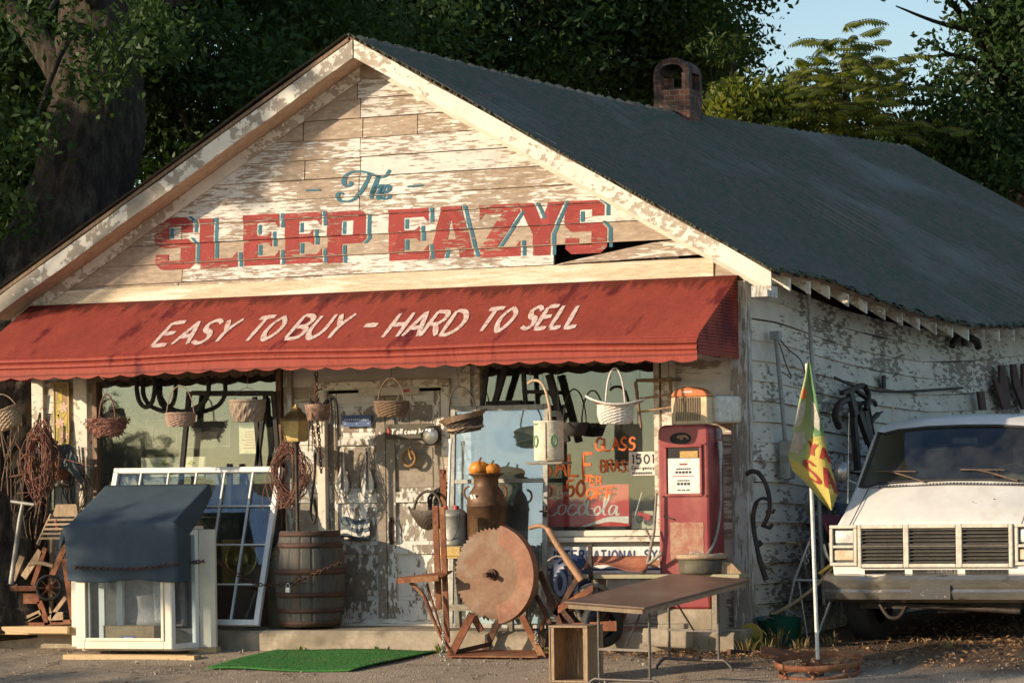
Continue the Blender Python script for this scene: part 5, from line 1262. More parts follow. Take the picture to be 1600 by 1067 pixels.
mb.bar((-.11,0,.15),(.12,0,.17),.03,.03,(0,1,0)); mb.bar((-.11,0,-.17),(.12,0,-.17),.03,.03,(0,1,0)); mb.o('frame', mat('dull_green_paint', (.12,.16,.12), (.09,.12,.09), 9), t); mb = MB(); mb.grid(8, 8, lambda u, v: (-.08+.17*u, -.03*math.sin(u*PI), -.13+.24*v)); mb.o('back', M['rust'], t, solid=.01)
t = thing('dark_cloth', 'dark blue grey cloth thrown over hooks at the left corner', 'cloth', P(92, 690, -.4)); mb = MB(); mb.grid(16, 10, lambda u, v: (-.2+.44*u, -.04*math.sin(u*8+v*3), .08-.33*u*(.6+.4*v)-.16*v+.03*math.sin(u*11))); mb.o('fabric', mat('dark_grey_cloth', (.05,.06,.065), (.08,.09,.09), 8), t, solid=.01)
t = thing('iron_stakes', 'bundle of rusty rods and picks leaning against the tree', 'rods', P(20, 960, -.4)); mb = local(t); rs_ = random.Random(6)
for i in range(9):
    x = rs_.uniform(2, 62); mb.tube([P(x, rs_.uniform(760, 860), -.35), P(x+rs_.uniform(-14, 14), 975, -.5)], rs_.uniform(.006, .016), 6)
mb.tube(spline([P(25,690,-.45), P(45,725,-.45), P(50,735,-.45), P(32,742,-.45), P(15,745,-.45)], 4), .014, 6); mb.o('rods', M['rustdark'], t)

t = thing('brush_bundle', 'tangle of dark dry branches leaning on the tree at the left edge', 'branches', P(25, 900, -.35)); mb = local(t); rs_ = random.Random(31)
for i in range(90):
    x = rs_.uniform(-15, 66); yy = rs_.uniform(-.5, -.1); a = P(x, rs_.uniform(800, 975), yy); b = P(x+rs_.uniform(-28, 28), rs_.uniform(640, 800), yy+rs_.uniform(0, .15)); m_ = a.lerp(b, .5)+Vector((rs_.gauss(0,.06), rs_.gauss(0,.05), rs_.gauss(0,.05)))
    mb.tube(spline([a, m_, b], 4), rs_.uniform(.004, .012), 4)
mb.o('sticks', mat('dry_branches', (.14,.085,.05), (.07,.05,.035), 14, rough=.85, island=.5), t)
coil('wire_coil', 'loose coil of thin dark wire at the foot of the white window post', 'wire', P(120, 770, -.35), .13, .24, 12, .004, M['iron'], sq=.06, seed=12)
# ------------------------------------------------------------------ middle: saw rig, cans, storm door
t = thing('green_mat', 'bright green artificial turf mat on the gravel before the door', 'mat', (-1.3, -1.4, 0))
def PGr(px, py):
    lo, hi = 15, 60
    for _ in range(50):
        md = (lo+hi)/2; q = W(px, py, md)
        if q.z > G(q.x, q.y): lo = md
        else: hi = md
    return q
cs = [PGr(322,1046), PGr(550,1051), PGr(684,1019), PGr(432,1016.5)]
o_ = Vector((-1.3,-1.4,0))
def gm(u, v):
    q = cs[0].lerp(cs[1], u).lerp(cs[3].lerp(cs[2], u), v); return (q.x-o_.x, q.y-o_.y+.02*math.sin(u*9), G(q.x, q.y)+.016+.008*math.sin(u*7+v*4)+(.012 if u > .97 else 0))
mb = MB(); mb.grid(30, 16, gm); gmo = mb.o('turf', mat('green_turf', (.045,.20,.032), (.035,.15,.025), 30, rough=.9, bump=.8, bscale=300, var=.35, c3=(.11,.15,.05), s3=2.2, lo3=.55, hi3=.75), t, solid=.012)
mb = MB(); rs_ = random.Random(5); vs = []; fs = []
for i in range(9000):
    u, v = rs_.random(), rs_.random(); q = Vector(gm(u, v)); a = rs_.random()*6.3; n = len(vs); s_ = rs_.uniform(.006, .012)
    vs += [q+Vector((math.cos(a)*.0025, math.sin(a)*.0025, .004)), q-Vector((math.cos(a)*.0025, math.sin(a)*.0025, -.004)), q+Vector((rs_.uniform(-.006,.006), rs_.uniform(-.006,.006), .006+s_))]; fs.append((n, n+1, n+2))
mb.add(vs, fs); ob = mb.o('pile', bpy.data.materials['green_turf'], t); ob['kind'] = 'stuff'

s0 = P(770, 1020, -1.1); t = thing('saw_rig', 'rusty belt driven saw with a big toothed round blade and smooth guard', 'saw', (s0.x, -1.1, G(s0.x, -1.1)))
S0 = t.location.copy(); c = P(770, 897, -1.12)-S0; Rb = .432
rot = Matrix.Translation(c) @ Matrix.Rotation(R_(-11), 4, 'Z')
mb = MB(); mb.T = rot; pts = []; nt_ = 56
for i in range(nt_*2):
    a = 2*PI*i/(nt_*2); deg = math.degrees(a) % 360
    r = Rb*(.985 if i % 2 else 1.0)
    if 80 < deg < 292: r = Rb*(.985 if i % 2 else .93)
    a2 = a+(.028 if (i % 2 and 80 < deg < 292) else 0)
    pts.append((r*math.cos(a2), r*math.sin(a2)))
mb.prism(pts, (0,0,0), (1,0,0), (0,0,1), (0,.008,0)); mb.o('blade', M['saw'], t)
mb = MB(); mb.T = rot; n = 28
ga = [R_(78)-R_(160)*i/n for i in range(n+1)]
for i in range(n):
    a, b = ga[i], ga[i+1]
    mb.add([(r*math.cos(q), y, r*math.sin(q)) for q in (a, b) for (r, y) in ((.28,-.014),(Rb+.02,-.014),(Rb+.02,.07),(.28,.07))], [(0,1,5,4),(1,2,6,5),(2,3,7,6),(3,0,4,7)], False)
for q in (ga[0], ga[-1]): mb.add([(r*math.cos(q), y, r*math.sin(q)) for (r, y) in ((.28,-.0141),(Rb+.02,-.0141),(Rb+.02,.0701),(.28,.0701))], [(0,1,2,3)])
mb.o('blade_guard', mat('rusty_guard', (.25,.105,.056), (.215,.085,.045), 5, rough=.7, bump=.15, c3=(.29,.155,.09), s3=2), t)
mb = MB(); mb.T = rot; mb.cyl((0,.06,0),(0,-.03,0),.055,.05,16); mb.cyl((0,-.03,0),(0,-.045,0),.035,.035,8); mb.cyl((0,-.045,0),(.0,-.13,-.005),.022,.024,10); mb.o('arbor', M['rustdark'], t)
sp = lambda x, y, yy: P(x, y, yy)-S0
def rig(name, segs, m, w=.05, th=.02):
    mb = MB()
    for s in segs: mb.bar(sp(*s[0], s[2]), sp(*s[1], s[2] if len(s) < 4 else s[3]), w, th, (0,1,0))
    return mb.o(name, m, t)
rig('leg', [((738,958),(703,1026),-1.2)], M['rust'], .07); rig('leg', [((815,962),(850,1030),-1.2)], M['rust'], .06); rig('leg', [((785,955),(757,1018),-.85)], M['rustdark'], .06); rig('leg', [((738,960),(752,985),-.85)], M['rust'], .06)
rig('brace', [((705,1020),(765,1006),-1.2,-.86)], M['rustdark'], .04); rig('brace', [((838,930),(865,985),-1.0)], M['rustdark'], .04)
rig('base_bar', [((684,1034),(853,1036),-1.22)], M['rust'], .035, .12)
rig('upright', [((680,790),(686,952),-1.0)], M['rust'], .055); rig('upright', [((691,792),(699,1004),-1.05)], M['rust'], .05)
mb = MB(); mb.prism([(0,0),(.42,0),(.42,.30),(.0,.06)], sp(622,906,-1.25), (1,0,0), (0,.95,.22), (0,0,.014)); mb.bar(sp(622,907,-1.26), sp(686,903,-1.26), .05, .03, (0,1,0)); mb.o('arm_table', M['rust'], t)
mb = MB(); mb.tube(spline([sp(*q, -1.2) for q in ((641,910),(662,930),(676,965),(690,995),(707,1020))], 5), .018, 6); mb.tube([sp(667,912,-1.1), sp(692,992,-1.1)], .01, 5); mb.o('strut', M['rust'], t)
mb = MB(); mb.prism([(-.28,-.1),(.62,-.1),(.62,.3),(-.2,.3)], (-.1,-.1,.012), (1,0,0), (0,1,.09), (0,0,.012)); mb.o('base_plate', M['rust'], t)
mb = local(t); chain_mb(mb, [P(692,985,-1.2), P(694,1010,-1.25), P(688,1022,-1.3), P(700,1032,-1.3)], .035, .005, .012); chain_mb(mb, [P(838,985,-1.22), P(838,1006,-1.22)], .03, .005, .014); mb.o('chain', M['steel'], t)

# wooden stand with cans
zt = P(745, 852, -.55).z; xs0, xs1 = P(692, 850, -.6).x, P(808, 850, -.6).x
t = thing('wooden_stand', 'rough grey wooden stand carrying the milk can beside the door', 'stand', ((xs0+xs1)/2, -.52, .2)); hw_ = (xs1-xs0)/2; zh = zt-.2
mb = MB(); mb.box((0, 0, zh-.02), (2*hw_, .4, .04)); mb.o('top', M['greywood'], t, bevel=.004)
for sx in (-1, 1):
    for sy in (-1, 1): mb = MB(); mb.box((sx*(hw_-.04), sy*.16, (zh-.04)/2), (.05, .05, zh-.04)); mb.o('leg', M['greywood'], t)
mb = MB(); mb.box((0, -.165, .22), (2*hw_-.14, .02, .06)); mb.box((0, .165, .4), (2*hw_-.14, .02, .3)); mb.o('rail', M['greywood'], t)
p = P(761, 850, -.52); t = thing('milk_can', 'rusty brown milk can with side handles on the stand behind the saw', 'milk can', (p.x, -.52, zt))
prof = [(.001,0),(.175,0),(.185,.02),(.185,.36),(.192,.365),(.192,.375),(.185,.38),(.18,.42),(.15,.50),(.12,.54),(.115,.56),(.115,.62),(.13,.64),(.165,.66),(.17,.668),(.155,.668),(.11,.63),(.10,.56),(.001,.55)]
mb = MB(); mb.lathe(prof, 36); mb.o('body', mat('brown_milk_can', (.15,.08,.038), (.10,.052,.027), 6, rough=.55, metal=.35, bump=.12, c3=(.24,.15,.08), s3=2.5), t)
for s in (-1, 1): mb = MB(); mb.tube(arc((s*.165, -.02, .49), .05, -PI/2, PI/2, 8, (s,0,0), (0,0,1), .06), .011, 6); mb.o('handle', M['rust'], t)
mb = MB(); mb.box((-.075,-.163,.45),(.03,.01,.05),Euler((.5,0,-.3))); mb.box((-.04,-.172,.45),(.022,.01,.05),Euler((.5,0,-.2))); mb.o('sticker', INKW, t)
p = Vector((p.x, -.52, zt+.655))
for i, (dx, dy, s_, lab) in enumerate(((-.055,-.03,.097,'larger orange gourd lying on the milk can mouth'), (.06,.0,.08,'smaller orange gourd with green stem on the milk can mouth'))):
    t = thing('gourd', lab, 'gourd', p+Vector((dx, dy, 0)), group='gourds on the milk can', rz=i); mb = MB(); mb.lathe([(.001,.0),(s_*.7,.008),(s_,s_*.55),(s_*.9,s_*.95),(s_*.5,s_*1.25),(.015,s_*1.3)], 20, warp=lambda i, j: .012*math.sin(j*PI*.6+i*.8)+.007*math.cos(j*1.7)); mb.o('fruit', mat('orange_gourd', (.72,.27,.03), (.55,.2,.03), 14, rough=.5, bump=.3) if i == 0 else bpy.data.materials['orange_gourd'], t); mb = MB(); mb.tube([(0,0,s_*1.25),(.01,0,s_*1.5),(.02,.0,s_*1.65)], [.012,.009,.012], 6); mb.o('stem', M['rust'] if i == 0 else mat('green_stem', (.12,.13,.04), rough=.8), t)
p = P(712, 850, -.58); t = thing('galvanised_can', 'dented galvanised can with a wire bail beside the milk can', 'can', (p.x, -.6, zt))
mb = MB(); mb.lathe([(.001,0),(.12,0),(.127,.015),(.127,.04),(.122,.045),(.122,.27),(.127,.275),(.12,.30),(.09,.33),(.05,.345),(.045,.37),(.001,.375)], 30); mb.o('body', M['galv'], t); mb = MB(); mb.tube(arc((0,-.12,.29), .10, 0, -PI, 14, rv=.24), .004, 5); mb.o('bail', M['iron'], t)
for dx in (-.07, .035): mb = MB(); mb.cyl((dx,-.04,.33),(dx,-.04,.375),.025,.02,10); mb.o('cap', INKR, t)
p = P(702, 858, -.6); t = thing('yellow_block', 'yellow wooden block under the galvanised can', 'block', (p.x+.06, -.66, zt-.09)); mb = MB(); mb.box((0, -.04, .04), (.24, .12, .085)); mb.box((0,-.04,-.015),(.2,.1,.02)); mb.o('wood', mat('yellow_paint', (.6,.42,.14), (.5,.33,.1), 6), t, bevel=.005)
# pair of dark baskets on the door edge
p = P(672, 805, -.22); t = thing('dark_basket', 'dark shallow basket with a broad hoop hung low on the right door leaf', 'basket', p)
mb = MB(); mb.grid(26, 8, lambda u, v: (.21*math.cos(PI*(1+u))*(.6+.4*v), -.12*math.sin(PI*v*.5+.3)*math.sin(PI*u)-.02, -.09+.13*v-.05*math.sin(PI*u)*(1-v)+.05*abs(u-.5)*2+(.004 if (int(u*26)+int(v*8)) % 2 else 0)), False); mb.o('body', M['wickerdk'], t, solid=.012)
mb = MB(); mb.tube(arc((0,-.04,.02), .15, -.2, PI+.2, 18, rv=.21), .014, 6); mb.o('handle', M['wickerdk'], t)
p = P(697, 795, -.15); coil('cable_coil', 'coil of black hose hung behind the dark basket by the door', 'hose', p, .14, .19, 7, .012, M['black'], sq=.03, seed=9)
t = thing('strap_iron', 'rusty flat iron strap fixed beside the door', 'strap', P(693, 770, -.2)); mb = MB(); mb.box((0,0,.05),(.06,.012,.35)); mb.box((0,-.01,.2),(.03,.02,.03)); mb.o('bar', M['rust'], t)

# aluminium storm door leaning against the window
a, b_, c_ = P(704, 634, -.2), P(857, 630, -.2), P(850, 968, -.42)
w = b_.x-a.x; z1 = (a.z+b_.z)/2; z0 = .21
t = thing('storm_door', 'tall aluminium framed glass door leaning beside the entrance', 'door', (a.x, -.34, z0)); hh = z1-z0; tl_ = math.atan2(.14, hh)
m4 = Matrix.Rotation(-tl_, 4, 'X')
mb = MB(); mb.T = m4; framepanel(mb, (0,0,0), (1,0,0), (0,0,1), w, hh, .035, (0,1,0), .05); mb.box((w/2,.0175,hh*.66), (w-.102,.03,.04)); mb.o('frame', M['galv'], t, bevel=.004)
mb = MB(); mb.T = m4; mb.box((w/2,.018,hh/2),(w-.09,.005,hh-.09)); mb.o('pane', glassmat('storm_glass', .24, (.75,.83,.86), .22, rt=(.70,.76,.80)), t)
mb = MB(); mb.T = m4; mb.box((w-.02,-.02,hh*.52),(.03,.03,.1)); mb.tube([(w-.06,-.04,hh*.52),(w+.03,-.04,hh*.52)], .009, 6); mb.o('latch', M['iron'], t)
mb = MB(); p = P(692, 700, -.3); t = thing('pale_pole', 'thin white pole leaning beside the glass door', 'pole', (P(698,960,-.45).x,-.5,.21)); mb.tube([(0,0,0),(.02,.15,1.75)], .014, 7); mb.box((0.02,.15,1.76),(.03,.03,.04)); mb.o('shaft', M['white'], t)

# ------------------------------------------------------------------ right: signs, plough, bench
t, w, h = flat_sign('enamel_sign', 'long white enamel sign with dark letters below the right window', 'sign', (843, 896), (1050, 853), -.13, mat('white_enamel', (.74,.72,.66), (.68,.65,.6), 5, rough=.35, c3=(.35,.18,.09), s3=3.2, lo3=.63, hi3=.66), .012)
x0_ = P(866, 870, -.13).x-t.location.x; write(t, 'INTERNATIONAL SYS', x0_, P(1041, 870, -.13).x-t.location.x, h*.52, h*.86, .0095, INKB, y=-.0075)
mb = MB(); mb.box((0,-.007,h*.16),(w-.02,.003,.02)); mb.o('line', INKB, t)
p = P(893, 903, -.42); t = thing('oil_sign', 'round dark blue sign with pale letters OIL behind the plough', 'sign', p); mb = MB(); mb.T = Matrix.Rotation(R_(90), 4, 'X'); mb.lathe([(.001,-.01),(.215,-.01),(.22,0),(.215,.01),(.001,.01)], 40); mb.o('disc', mat('dark_blue_enamel', (.018,.03,.085), (.025,.04,.1), 5, rough=.35), t)
write(t, 'OIL', -.16, .17, -.15, .07, .02, mat('pale_blue_paint', (.30,.36,.46), rough=.5), y=-.0125)
y1 = -1.0; q0 = P(880, 990, y1); t = thing('horse_plough', 'rusty horse plough with a curved wooden handle among the junk', 'plough', (q0.x, y1, G(q0.x, y1))); Q0 = t.location.copy(); pp = lambda x, y, yy=y1: P(x, y, yy)-Q0
mb = MB(); mb.tube(spline([pp(827,825), pp(845,821), pp(857,828), pp(868,846), pp(885,872), pp(909,906)], 5), [.019]*10+[.03]*10+[.036]*6, 8); mb.o('handle', mat('brown_plough_wood', (.42,.23,.12), (.33,.17,.085), 12, rough=.65), t)
mb = MB()
for a, b in (((905,900),(868,960)),((843,893),(880,985)),((868,940),(905,985)),((900,925),(940,985)),((890,950),(960,925))): mb.bar(pp(*a), pp(*b), .05, .03, (0,1,0))
mb.prism([(0,0),(.34,.12),(.5,-.02),(.42,-.2),(.1,-.17)], pp(868,950,-.95), (1,0,0), (0,0,1), (0,.03,0)); mb.o('frame', M['rustdark'], t)
for x, y, r, yy, m in ((955,950,.16,-.8,'rust'), (928,945,.2,-.85,'greywood')):
    mb = MB(); mb.T = Matrix.Translation(pp(x, y, yy)) @ Matrix.Rotation(R_(50), 4, 'Z') @ Matrix.Rotation(R_(90), 4, 'X'); mb.lathe([(r*.8,-.03),(r,-.03),(r,.03),(r*.8,.03),(r*.8,-.03)], 26)
    for k in range(6): a = PI/3*k; mb.tube([(0,0,0),(r*.82*math.cos(a), r*.82*math.sin(a), 0)], .012, 5)
    mb.o('wheel', M[m], t)
mb = MB(); mb.prism([(0,0),(.34,.20),(.34,.26),(0,.07)], pp(872,958,-1.1), (1,0,0), (0,0,1), (0,.012,0))
mb.prism([(0,0),(.42,-.0),(.42,.09),(0,.07)], pp(895,985,-1.1), (1,0,0), (0,0,1), (0,.012,0)); mb.o('share', M['rust'], t)
t = thing('frayed_rope', 'loop of frayed white rope hanging over the round blue sign', 'rope', P(880, 875, -.5)); mb = local(t); mb.tube(spline([P(x, y, -.5) for x, y in ((856,876),(868,869),(880,871),(887,882),(889,905),(886,928))], 6), .009, 6); mb.tube(spline([P(x, y, -.52) for x, y in ((884,872),(892,885),(893,912),(890,930))], 6), .008, 6); mb.o('strands', mat('frayed_cord', (.6,.55,.47), (.25,.2,.16), 60, lo=.45, hi=.5), t)
# basket on the ground behind the saw
p = P(851, 988, -.95); t = thing('trug_basket', 'dark woven basket full of tools on the ground behind the saw', 'basket', (p.x, -.95, G(p.x,-.95)+.07)); mb = MB(); mb.lathe([(.001,0),(.11,0),(.17,.14),(.175,.16),(.16,.15),(.10,.015),(.001,.012)], 36, smooth=False, warp=lambda i, j: .006*(1 if (i+j//2) % 2 else -1)); mb.o('body', M['wickerdk'], t)
mb = MB(); mb.tube(arc((0,0,.13), .15, 0, PI, 16, rv=.24), .010, 6); mb.o('handle', M['wickerlt'], t); mb = MB(); mb.cyl((-.04,0,.1),(.02,-.04,.27),.02,.016,8); mb.cyl((.06,0,.1),(.09,.02,.23),.015,.02,8); mb.o('tools', M['rust'], t)
# plank bench with a bent red iron sheet
zb = P(1060, 896, -.72).z; xb0, xb1 = P(905, 897, -.72).x, P(1163, 897, -.72).x
t = thing('plank_bench', 'low bench of a long greenish plank behind the folding table', 'bench', ((xb0+xb1)/2, -.72, .0))
gs = G(0, -.8); mb = MB(); mb.box((0, 0, zb-.02), (xb1-xb0, .28, .035)); mb.o('plank', mat('greenish_plank', (.30,.29,.17), (.36,.30,.19), 7, (1,8,8), rough=.75, bump=.2), t, bevel=.003)
for sx in (-.6, .55): mb = MB(); mb.box((sx, .0, (zb-.04+.19)/2), (.06, .22, zb-.04-.19)); mb.o('leg', M['greywood'], t)
p = P(960, 892, -.8); t = thing('bent_iron_sheet', 'bent red rusted iron seat lying on the plank bench', 'seat', (p.x, -.78, zb)); mb = MB(); mb.grid(24, 8, lambda u, v: ((u-.5)*.62, -.1+.22*v, .03+.13*v*v+.05*math.cos((u-.5)*PI)*(1-v)+.03*math.sin(u*PI*2)*(1-v))); mb.o('sheet', mat('red_rust_sheet', (.40,.15,.085), (.34,.11,.06), 4, rough=.7, bump=.15, c3=(.26,.085,.05), s3=2), t, solid=.008)
mb = MB(); mb.box((-.2,-.1,.1),(.035,.03,.3)); mb.box((-.2,-.1,.26),(.05,.05,.02)); mb.o('bracket', M['iron'], t)
t = thing('branch_stick', 'forked grey stick propped beside the fuel pump', 'stick', P(1005, 905, -.75)); mb = local(t); mb.tube([P(1002,905,-.75), P(1012,880,-.72), P(1022,830,-.7), P(1026,770,-.68)], [.02,.016,.014,.012], 7); mb.tube([P(1020,848,-.7), P(1008,824,-.72)], .01, 6); mb.tube([P(1012,882,-.72), P(1034,864,-.74)], .016, 6); mb.o('wood', M['greywood'], t)
p = P(1097, 897, -.72); t = thing('wicker_lid_tub', 'dark round tub with a straw lid on the plank bench by the pump', 'tub', (p.x, -.72, zb)); mb = MB(); mb.lathe([(.001,0),(.20,0),(.205,.02),(.212,.125),(.19,.13),(.001,.12)], 40); mb.o('body', mat('dark_tub', (.10,.085,.05), (.07,.06,.04), 9, rough=.7, bump=.2), t)
mb = MB(); mb.lathe([(.20,.13),(.225,.135),(.23,.155),(.22,.175),(.19,.18),(.17,.17),(.10,.165),(.001,.17)], 44, warp=lambda i, j: .003*math.sin(j*2.2+i*3)); mb.o('lid', M['wickerlt'], t); mb = MB(); mb.tube(arc((-.06,0,.165), .06, 0, PI, 10, rv=.03), .006, 5); mb.o('handle', M['steel'], t)
t = thing('offcut', 'brown wooden offcut on the end of the plank bench', 'offcut', (P(1142, 895, -.72).x, -.72, zb)); mb = MB(); mb.prism([(-.09,0),(.12,0),(.03,.09),(-.06,.11)], (0,-.05,0), (1,0,0), (0,0,1), (0,.12,0)); mb.o('block', M['cratewood'], t)
t = thing('concrete_block', 'pale broken concrete block under the bench', 'block', (P(1045, 985, -.85).x, -.9, .03)); mb = MB(); mb.box((0,.03,.13),(.42,.2,.16),Euler((0,.05,0))); mb.box((.05,.03,.23),(.25,.16,.05),Euler((0,-.03,.1))); mb.o('lump', M['concrete'], t, bevel=.012)
t = thing('old_tyre', 'old tyre standing under the folding table', 'tyre', P(940, 985, -.95)); mb = MB(); mb.T = Matrix.Translation((0,.02,.06)) @ Matrix.Rotation(R_(55), 4, 'Z') @ Matrix.Rotation(R_(90), 4, 'X'); mb.lathe([(.12,-.04),(.19,-.05),(.21,-.03),(.21,.03),(.19,.05),(.12,.04)], 28); mb.o('tread', M['black'], t)

# red fuel pump
f0 = P(1031, 944, -.62); t = thing('fuel_pump', 'old faded red fuel pump with a white price dial by the store corner', 'fuel pump', (f0.x, -.62, .2))
PW, PD = .485, .42; pz = P(1031, 951, -.62).z-.2; PH = P(1060, 664, -.5).z-.2
M['pumpred'] = mat('faded_red_enamel', (.27,.032,.034), (.22,.026,.028), 4, rough=.45, bump=.03, var=.1, c3=(.33,.08,.065), s3=1.8, coat=.15)
def outline(w, z0, z1, r, n=6):
    p_ = [(0, z0), (w, z0)]; p_ += [(w-r+r*math.cos(a), z1-r*1.0+r*math.sin(a)) for a in [PI/2*i/n for i in range(n+1)]]; p_ += [(r-r*math.sin(a), z1-r+r*math.cos(a)) for a in [PI/2*i/n for i in range(n+1)]]; return p_
mb = MB(); mb.prism(outline(PW, pz, PH, .075), (0,0,0), (1,0,0), (0,0,1), (0,PD,0)); body = mb.o('body', M['pumpred'], t, bevel=.022)
mb = MB(); mb.box((PW/2, PD/2, pz/2), (PW+.04, PD+.04, pz)); mb.o('base', M['concrete'], t, bevel=.01)
fz = lambda py: P(1060, py, -.62).z-.2; fx = lambda px: P(px, 740, -.62).x-f0.x
zT, zB = fz(699), fz(771); xL, xR_ = fx(1043), fx(1094)
mb = MB()
for (x, z, w, h) in (((xL+xR_)/2, zT+.012, xR_-xL+.05, .025), ((xL+xR_)/2, zB-.012, xR_-xL+.05, .025), (xL-.012, (zT+zB)/2, .025, zT-zB-.002), (xR_+.012, (zT+zB)/2, .025, zT-zB-.002)): mb.box((x, -.006, z), (w, .03, h))
dial = mb.o('dial_frame', M['pumpred'], t, bevel=.006)
mb = MB(); mb.box(((xL+xR_)/2, -.001, (zT+zB)/2), (xR_-xL, .012, zT-zB)); mb.o('dial_recess', M['dark'], dial)
zP = fz(716); mb = MB(); mb.box(((xL+xR_)/2+.004, -.008, (zP+zB)/2), (xR_-xL-.012, .006, zP-zB)); card = mb.o('price_card', mat('price_card_white', (.74,.73,.68), (.68,.66,.6), 5), dial)
mb = MB(); mb.box((xL+.21, -.009, zP+.035), (.17, .006, .06)); mb.o('amber_card', mat('amber_card', (.5,.3,.08), rough=.6), dial)
mb = MB(); xm = (xL+xR_)/2
for (dz, ww, hh, nn) in ((.055,.09,.009,1),(.095,.14,.012,7),(.125,.16,.02,5),(.16,.2,.006,1),(.20,.12,.010,6),(.23,.13,.022,4),(.285,.13,.010,3)):
    for i in range(nn): mb.box((xm+(i-(nn-1)/2)*ww/max(nn,1)*1.0, -.0125, zP-dz), (ww/nn*.72, .003, hh))
mb.o('print', INK, card)
mb = MB(); mb.box((xm, -.0125, zP-.16), (.2, .0035, .006)); mb.box((xm,-.0125,zP-.05),(.08,.0035,.008)); mb.o('red_print', INKR, card)
zo = fz(685); mb = MB(); mb.T = Matrix.Translation((fx(1064), .0, zo)) @ Matrix.Rotation(R_(90), 4, 'X'); mb.lathe([(.085,.0),(.095,.012),(.10,.004)], 28, sy=.55); mb.lathe([(.001,.004),(.086,.004)], 28, sy=.55); lg = mb.o('emblem_hole', M['dark'], t)
mb = MB(); mb.tube(arc((fx(1068), -.012, zo), .05, -.3, PI*.9, 12, rv=.022), .012, 6); mb.cyl((fx(1066)-.01,-.012,zo),(fx(1066)+.02,-.014,zo),.016,.012,10); mb.o('emblem', mat('worn_emblem', (.45,.3,.17), (.3,.17,.1), 20), lg)
mb = MB(); mb.box((PW/2, -.004, fz(775)), (PW-.05, .012, .014)); mb.box((PW/2, -.004, fz(694)), (PW-.06, .012, .010)); mb.o('trim_strip', M['pumpred'], t)
mb = MB(); mb.grid(14, 14, lambda u, v: (fx(1046)+(fx(1098)-fx(1046))*u+.003*math.sin(v*17), -.0035, fz(876)+(fz(816)-fz(876))*v+.003*math.sin(u*13))); mb.o('bare_patch', mat('sun_faded_patch', (.40,.25,.155), (.32,.10,.07), 9, lo=.38, hi=.66, rough=.7), t)
mb = MB(); mb.bar((fx(1037), -.014, fz(806)), (fx(1052), -.016, fz(811)), .012, .012); mb.o('crank', M['iron'], t)
mb = MB(); mb.box((PW+.02, PD*.55, fz(678)), (.035, .05, .10)); mb.tube([(PW+.03,PD*.5,fz(690)),(PW+.04,PD*.5,fz(712)),(PW+.045,PD*.45,fz(735))], [.028,.026,.014], 8); mb.o('nozzle', M['steel'], t)
mb = MB(); mb.tube(spline([(PW+.045,PD*.45,fz(733)), (PW+.05,PD*.4,fz(790)), (PW+.03,PD*.2,fz(840)), (PW-.03,-.04,fz(872)), (PW-.09,-.09,fz(890))], 6), .014, 7); mb.o('hose', M['galv'], t)
# cream radio like machine on the pump
hp_ = Vector((P(1049, 660, -.58).x, -.58, .2+PH)); t = thing('cream_heater', 'cream grilled machine with an orange arched top sitting on the fuel pump', 'machine', hp_); HW, HH = .345, .33
n = 10; top_ = [(HW/2+HW/2*math.cos(PI*i/n), HH-.09+.09*math.sin(PI*i/n)) for i in range(n+1)]
CRM = mat('cream_enamel', (.68,.54,.32), (.6,.46,.26), 5, rough=.5, c3=(.45,.28,.13), s3=3, lo3=.58, hi3=.7)
mb = MB(); mb.prism([(0,0),(HW,0)]+[(a, min(b, HH-.075)) for a, b in ((HW, HH-.08), (0, HH-.08))], (0,0,0), (1,0,0), (0,0,1), (0,.16,0)); fb = mb.o('front_case', CRM, t, bevel=.01)
mb = MB(); mb.prism(top_, (0,-.005,.012), (1,0,0), (0,0,1), (0,.17,0)); tp_ = mb.o('orange_top', mat('orange_enamel', (.55,.17,.05), (.48,.13,.04), 6, rough=.45), t, bevel=.008)
mb = MB()
for i in range(8): mb.box((HW/2-.05+(i-.5)*.012, -.007, HH-.035), (.009, .003, .014))
mb.o('raised_letters', INKW, tp_)
mb = MB()
for i in range(11): mb.box((.05+i*.022, -.004, .14), (.008, .012, .21))
mb.o('grille', mat('brown_grille', (.22,.15,.08), rough=.6), fb)
mb = MB(); mb.T = Matrix.Translation((.2,.17,.02)) @ Matrix.Rotation(R_(-14), 4, 'Z'); mb.box((.05,.27,.12),(.30,.52,.25)); mb.o('rear_case', mat('white_case', (.66,.62,.54), (.58,.53,.45), 4, rough=.5, c3=(.4,.3,.2), s3=3, lo3=.6), t, bevel=.03)

# folding table with brown top
NL, NR_, FR, FL = (Vector(v) for v in ((1.853,-3.308,.577),(2.604,-3.424,.531),(2.883,-1.615,.705),(2.132,-1.499,.751)))
t = thing('folding_table', 'long brown folding table with grey tube legs standing on the gravel', 'table', ((NL+FR)/2)*1.0); T0 = t.location.copy()
eu, ev = (NR_-NL).normalized(), (FL-NL).normalized(); en = eu.cross(ev).normalized()
tw, tl2 = (NR_-NL).length, (FL-NL).length
ev = en.cross(eu)
mb = MB(); mb.prism([(0,0),(tw,0),(tw,tl2),(0,tl2)], NL-T0, eu, ev, -en*.022); mb.o('tabletop', mat('brown_table_top', (.15,.088,.055), (.125,.072,.045), 6, rough=.42, var=.08, bump=.02, c3=(.19,.125,.085), s3=2), t, bevel=.006)
mb = MB(); o_ = NL-T0-en*.024
for (a, b) in (((.03,.03),(tw-.03,.03)),((.03,tl2-.03),(tw-.03,tl2-.03)),((.03,.045),(.03,tl2-.045)),((tw-.03,.045),(tw-.03,tl2-.045))): mb.bar(o_+eu*a[0]+ev*a[1]-en*.018, o_+eu*b[0]+ev*b[1]-en*.018, .03, .034, en)
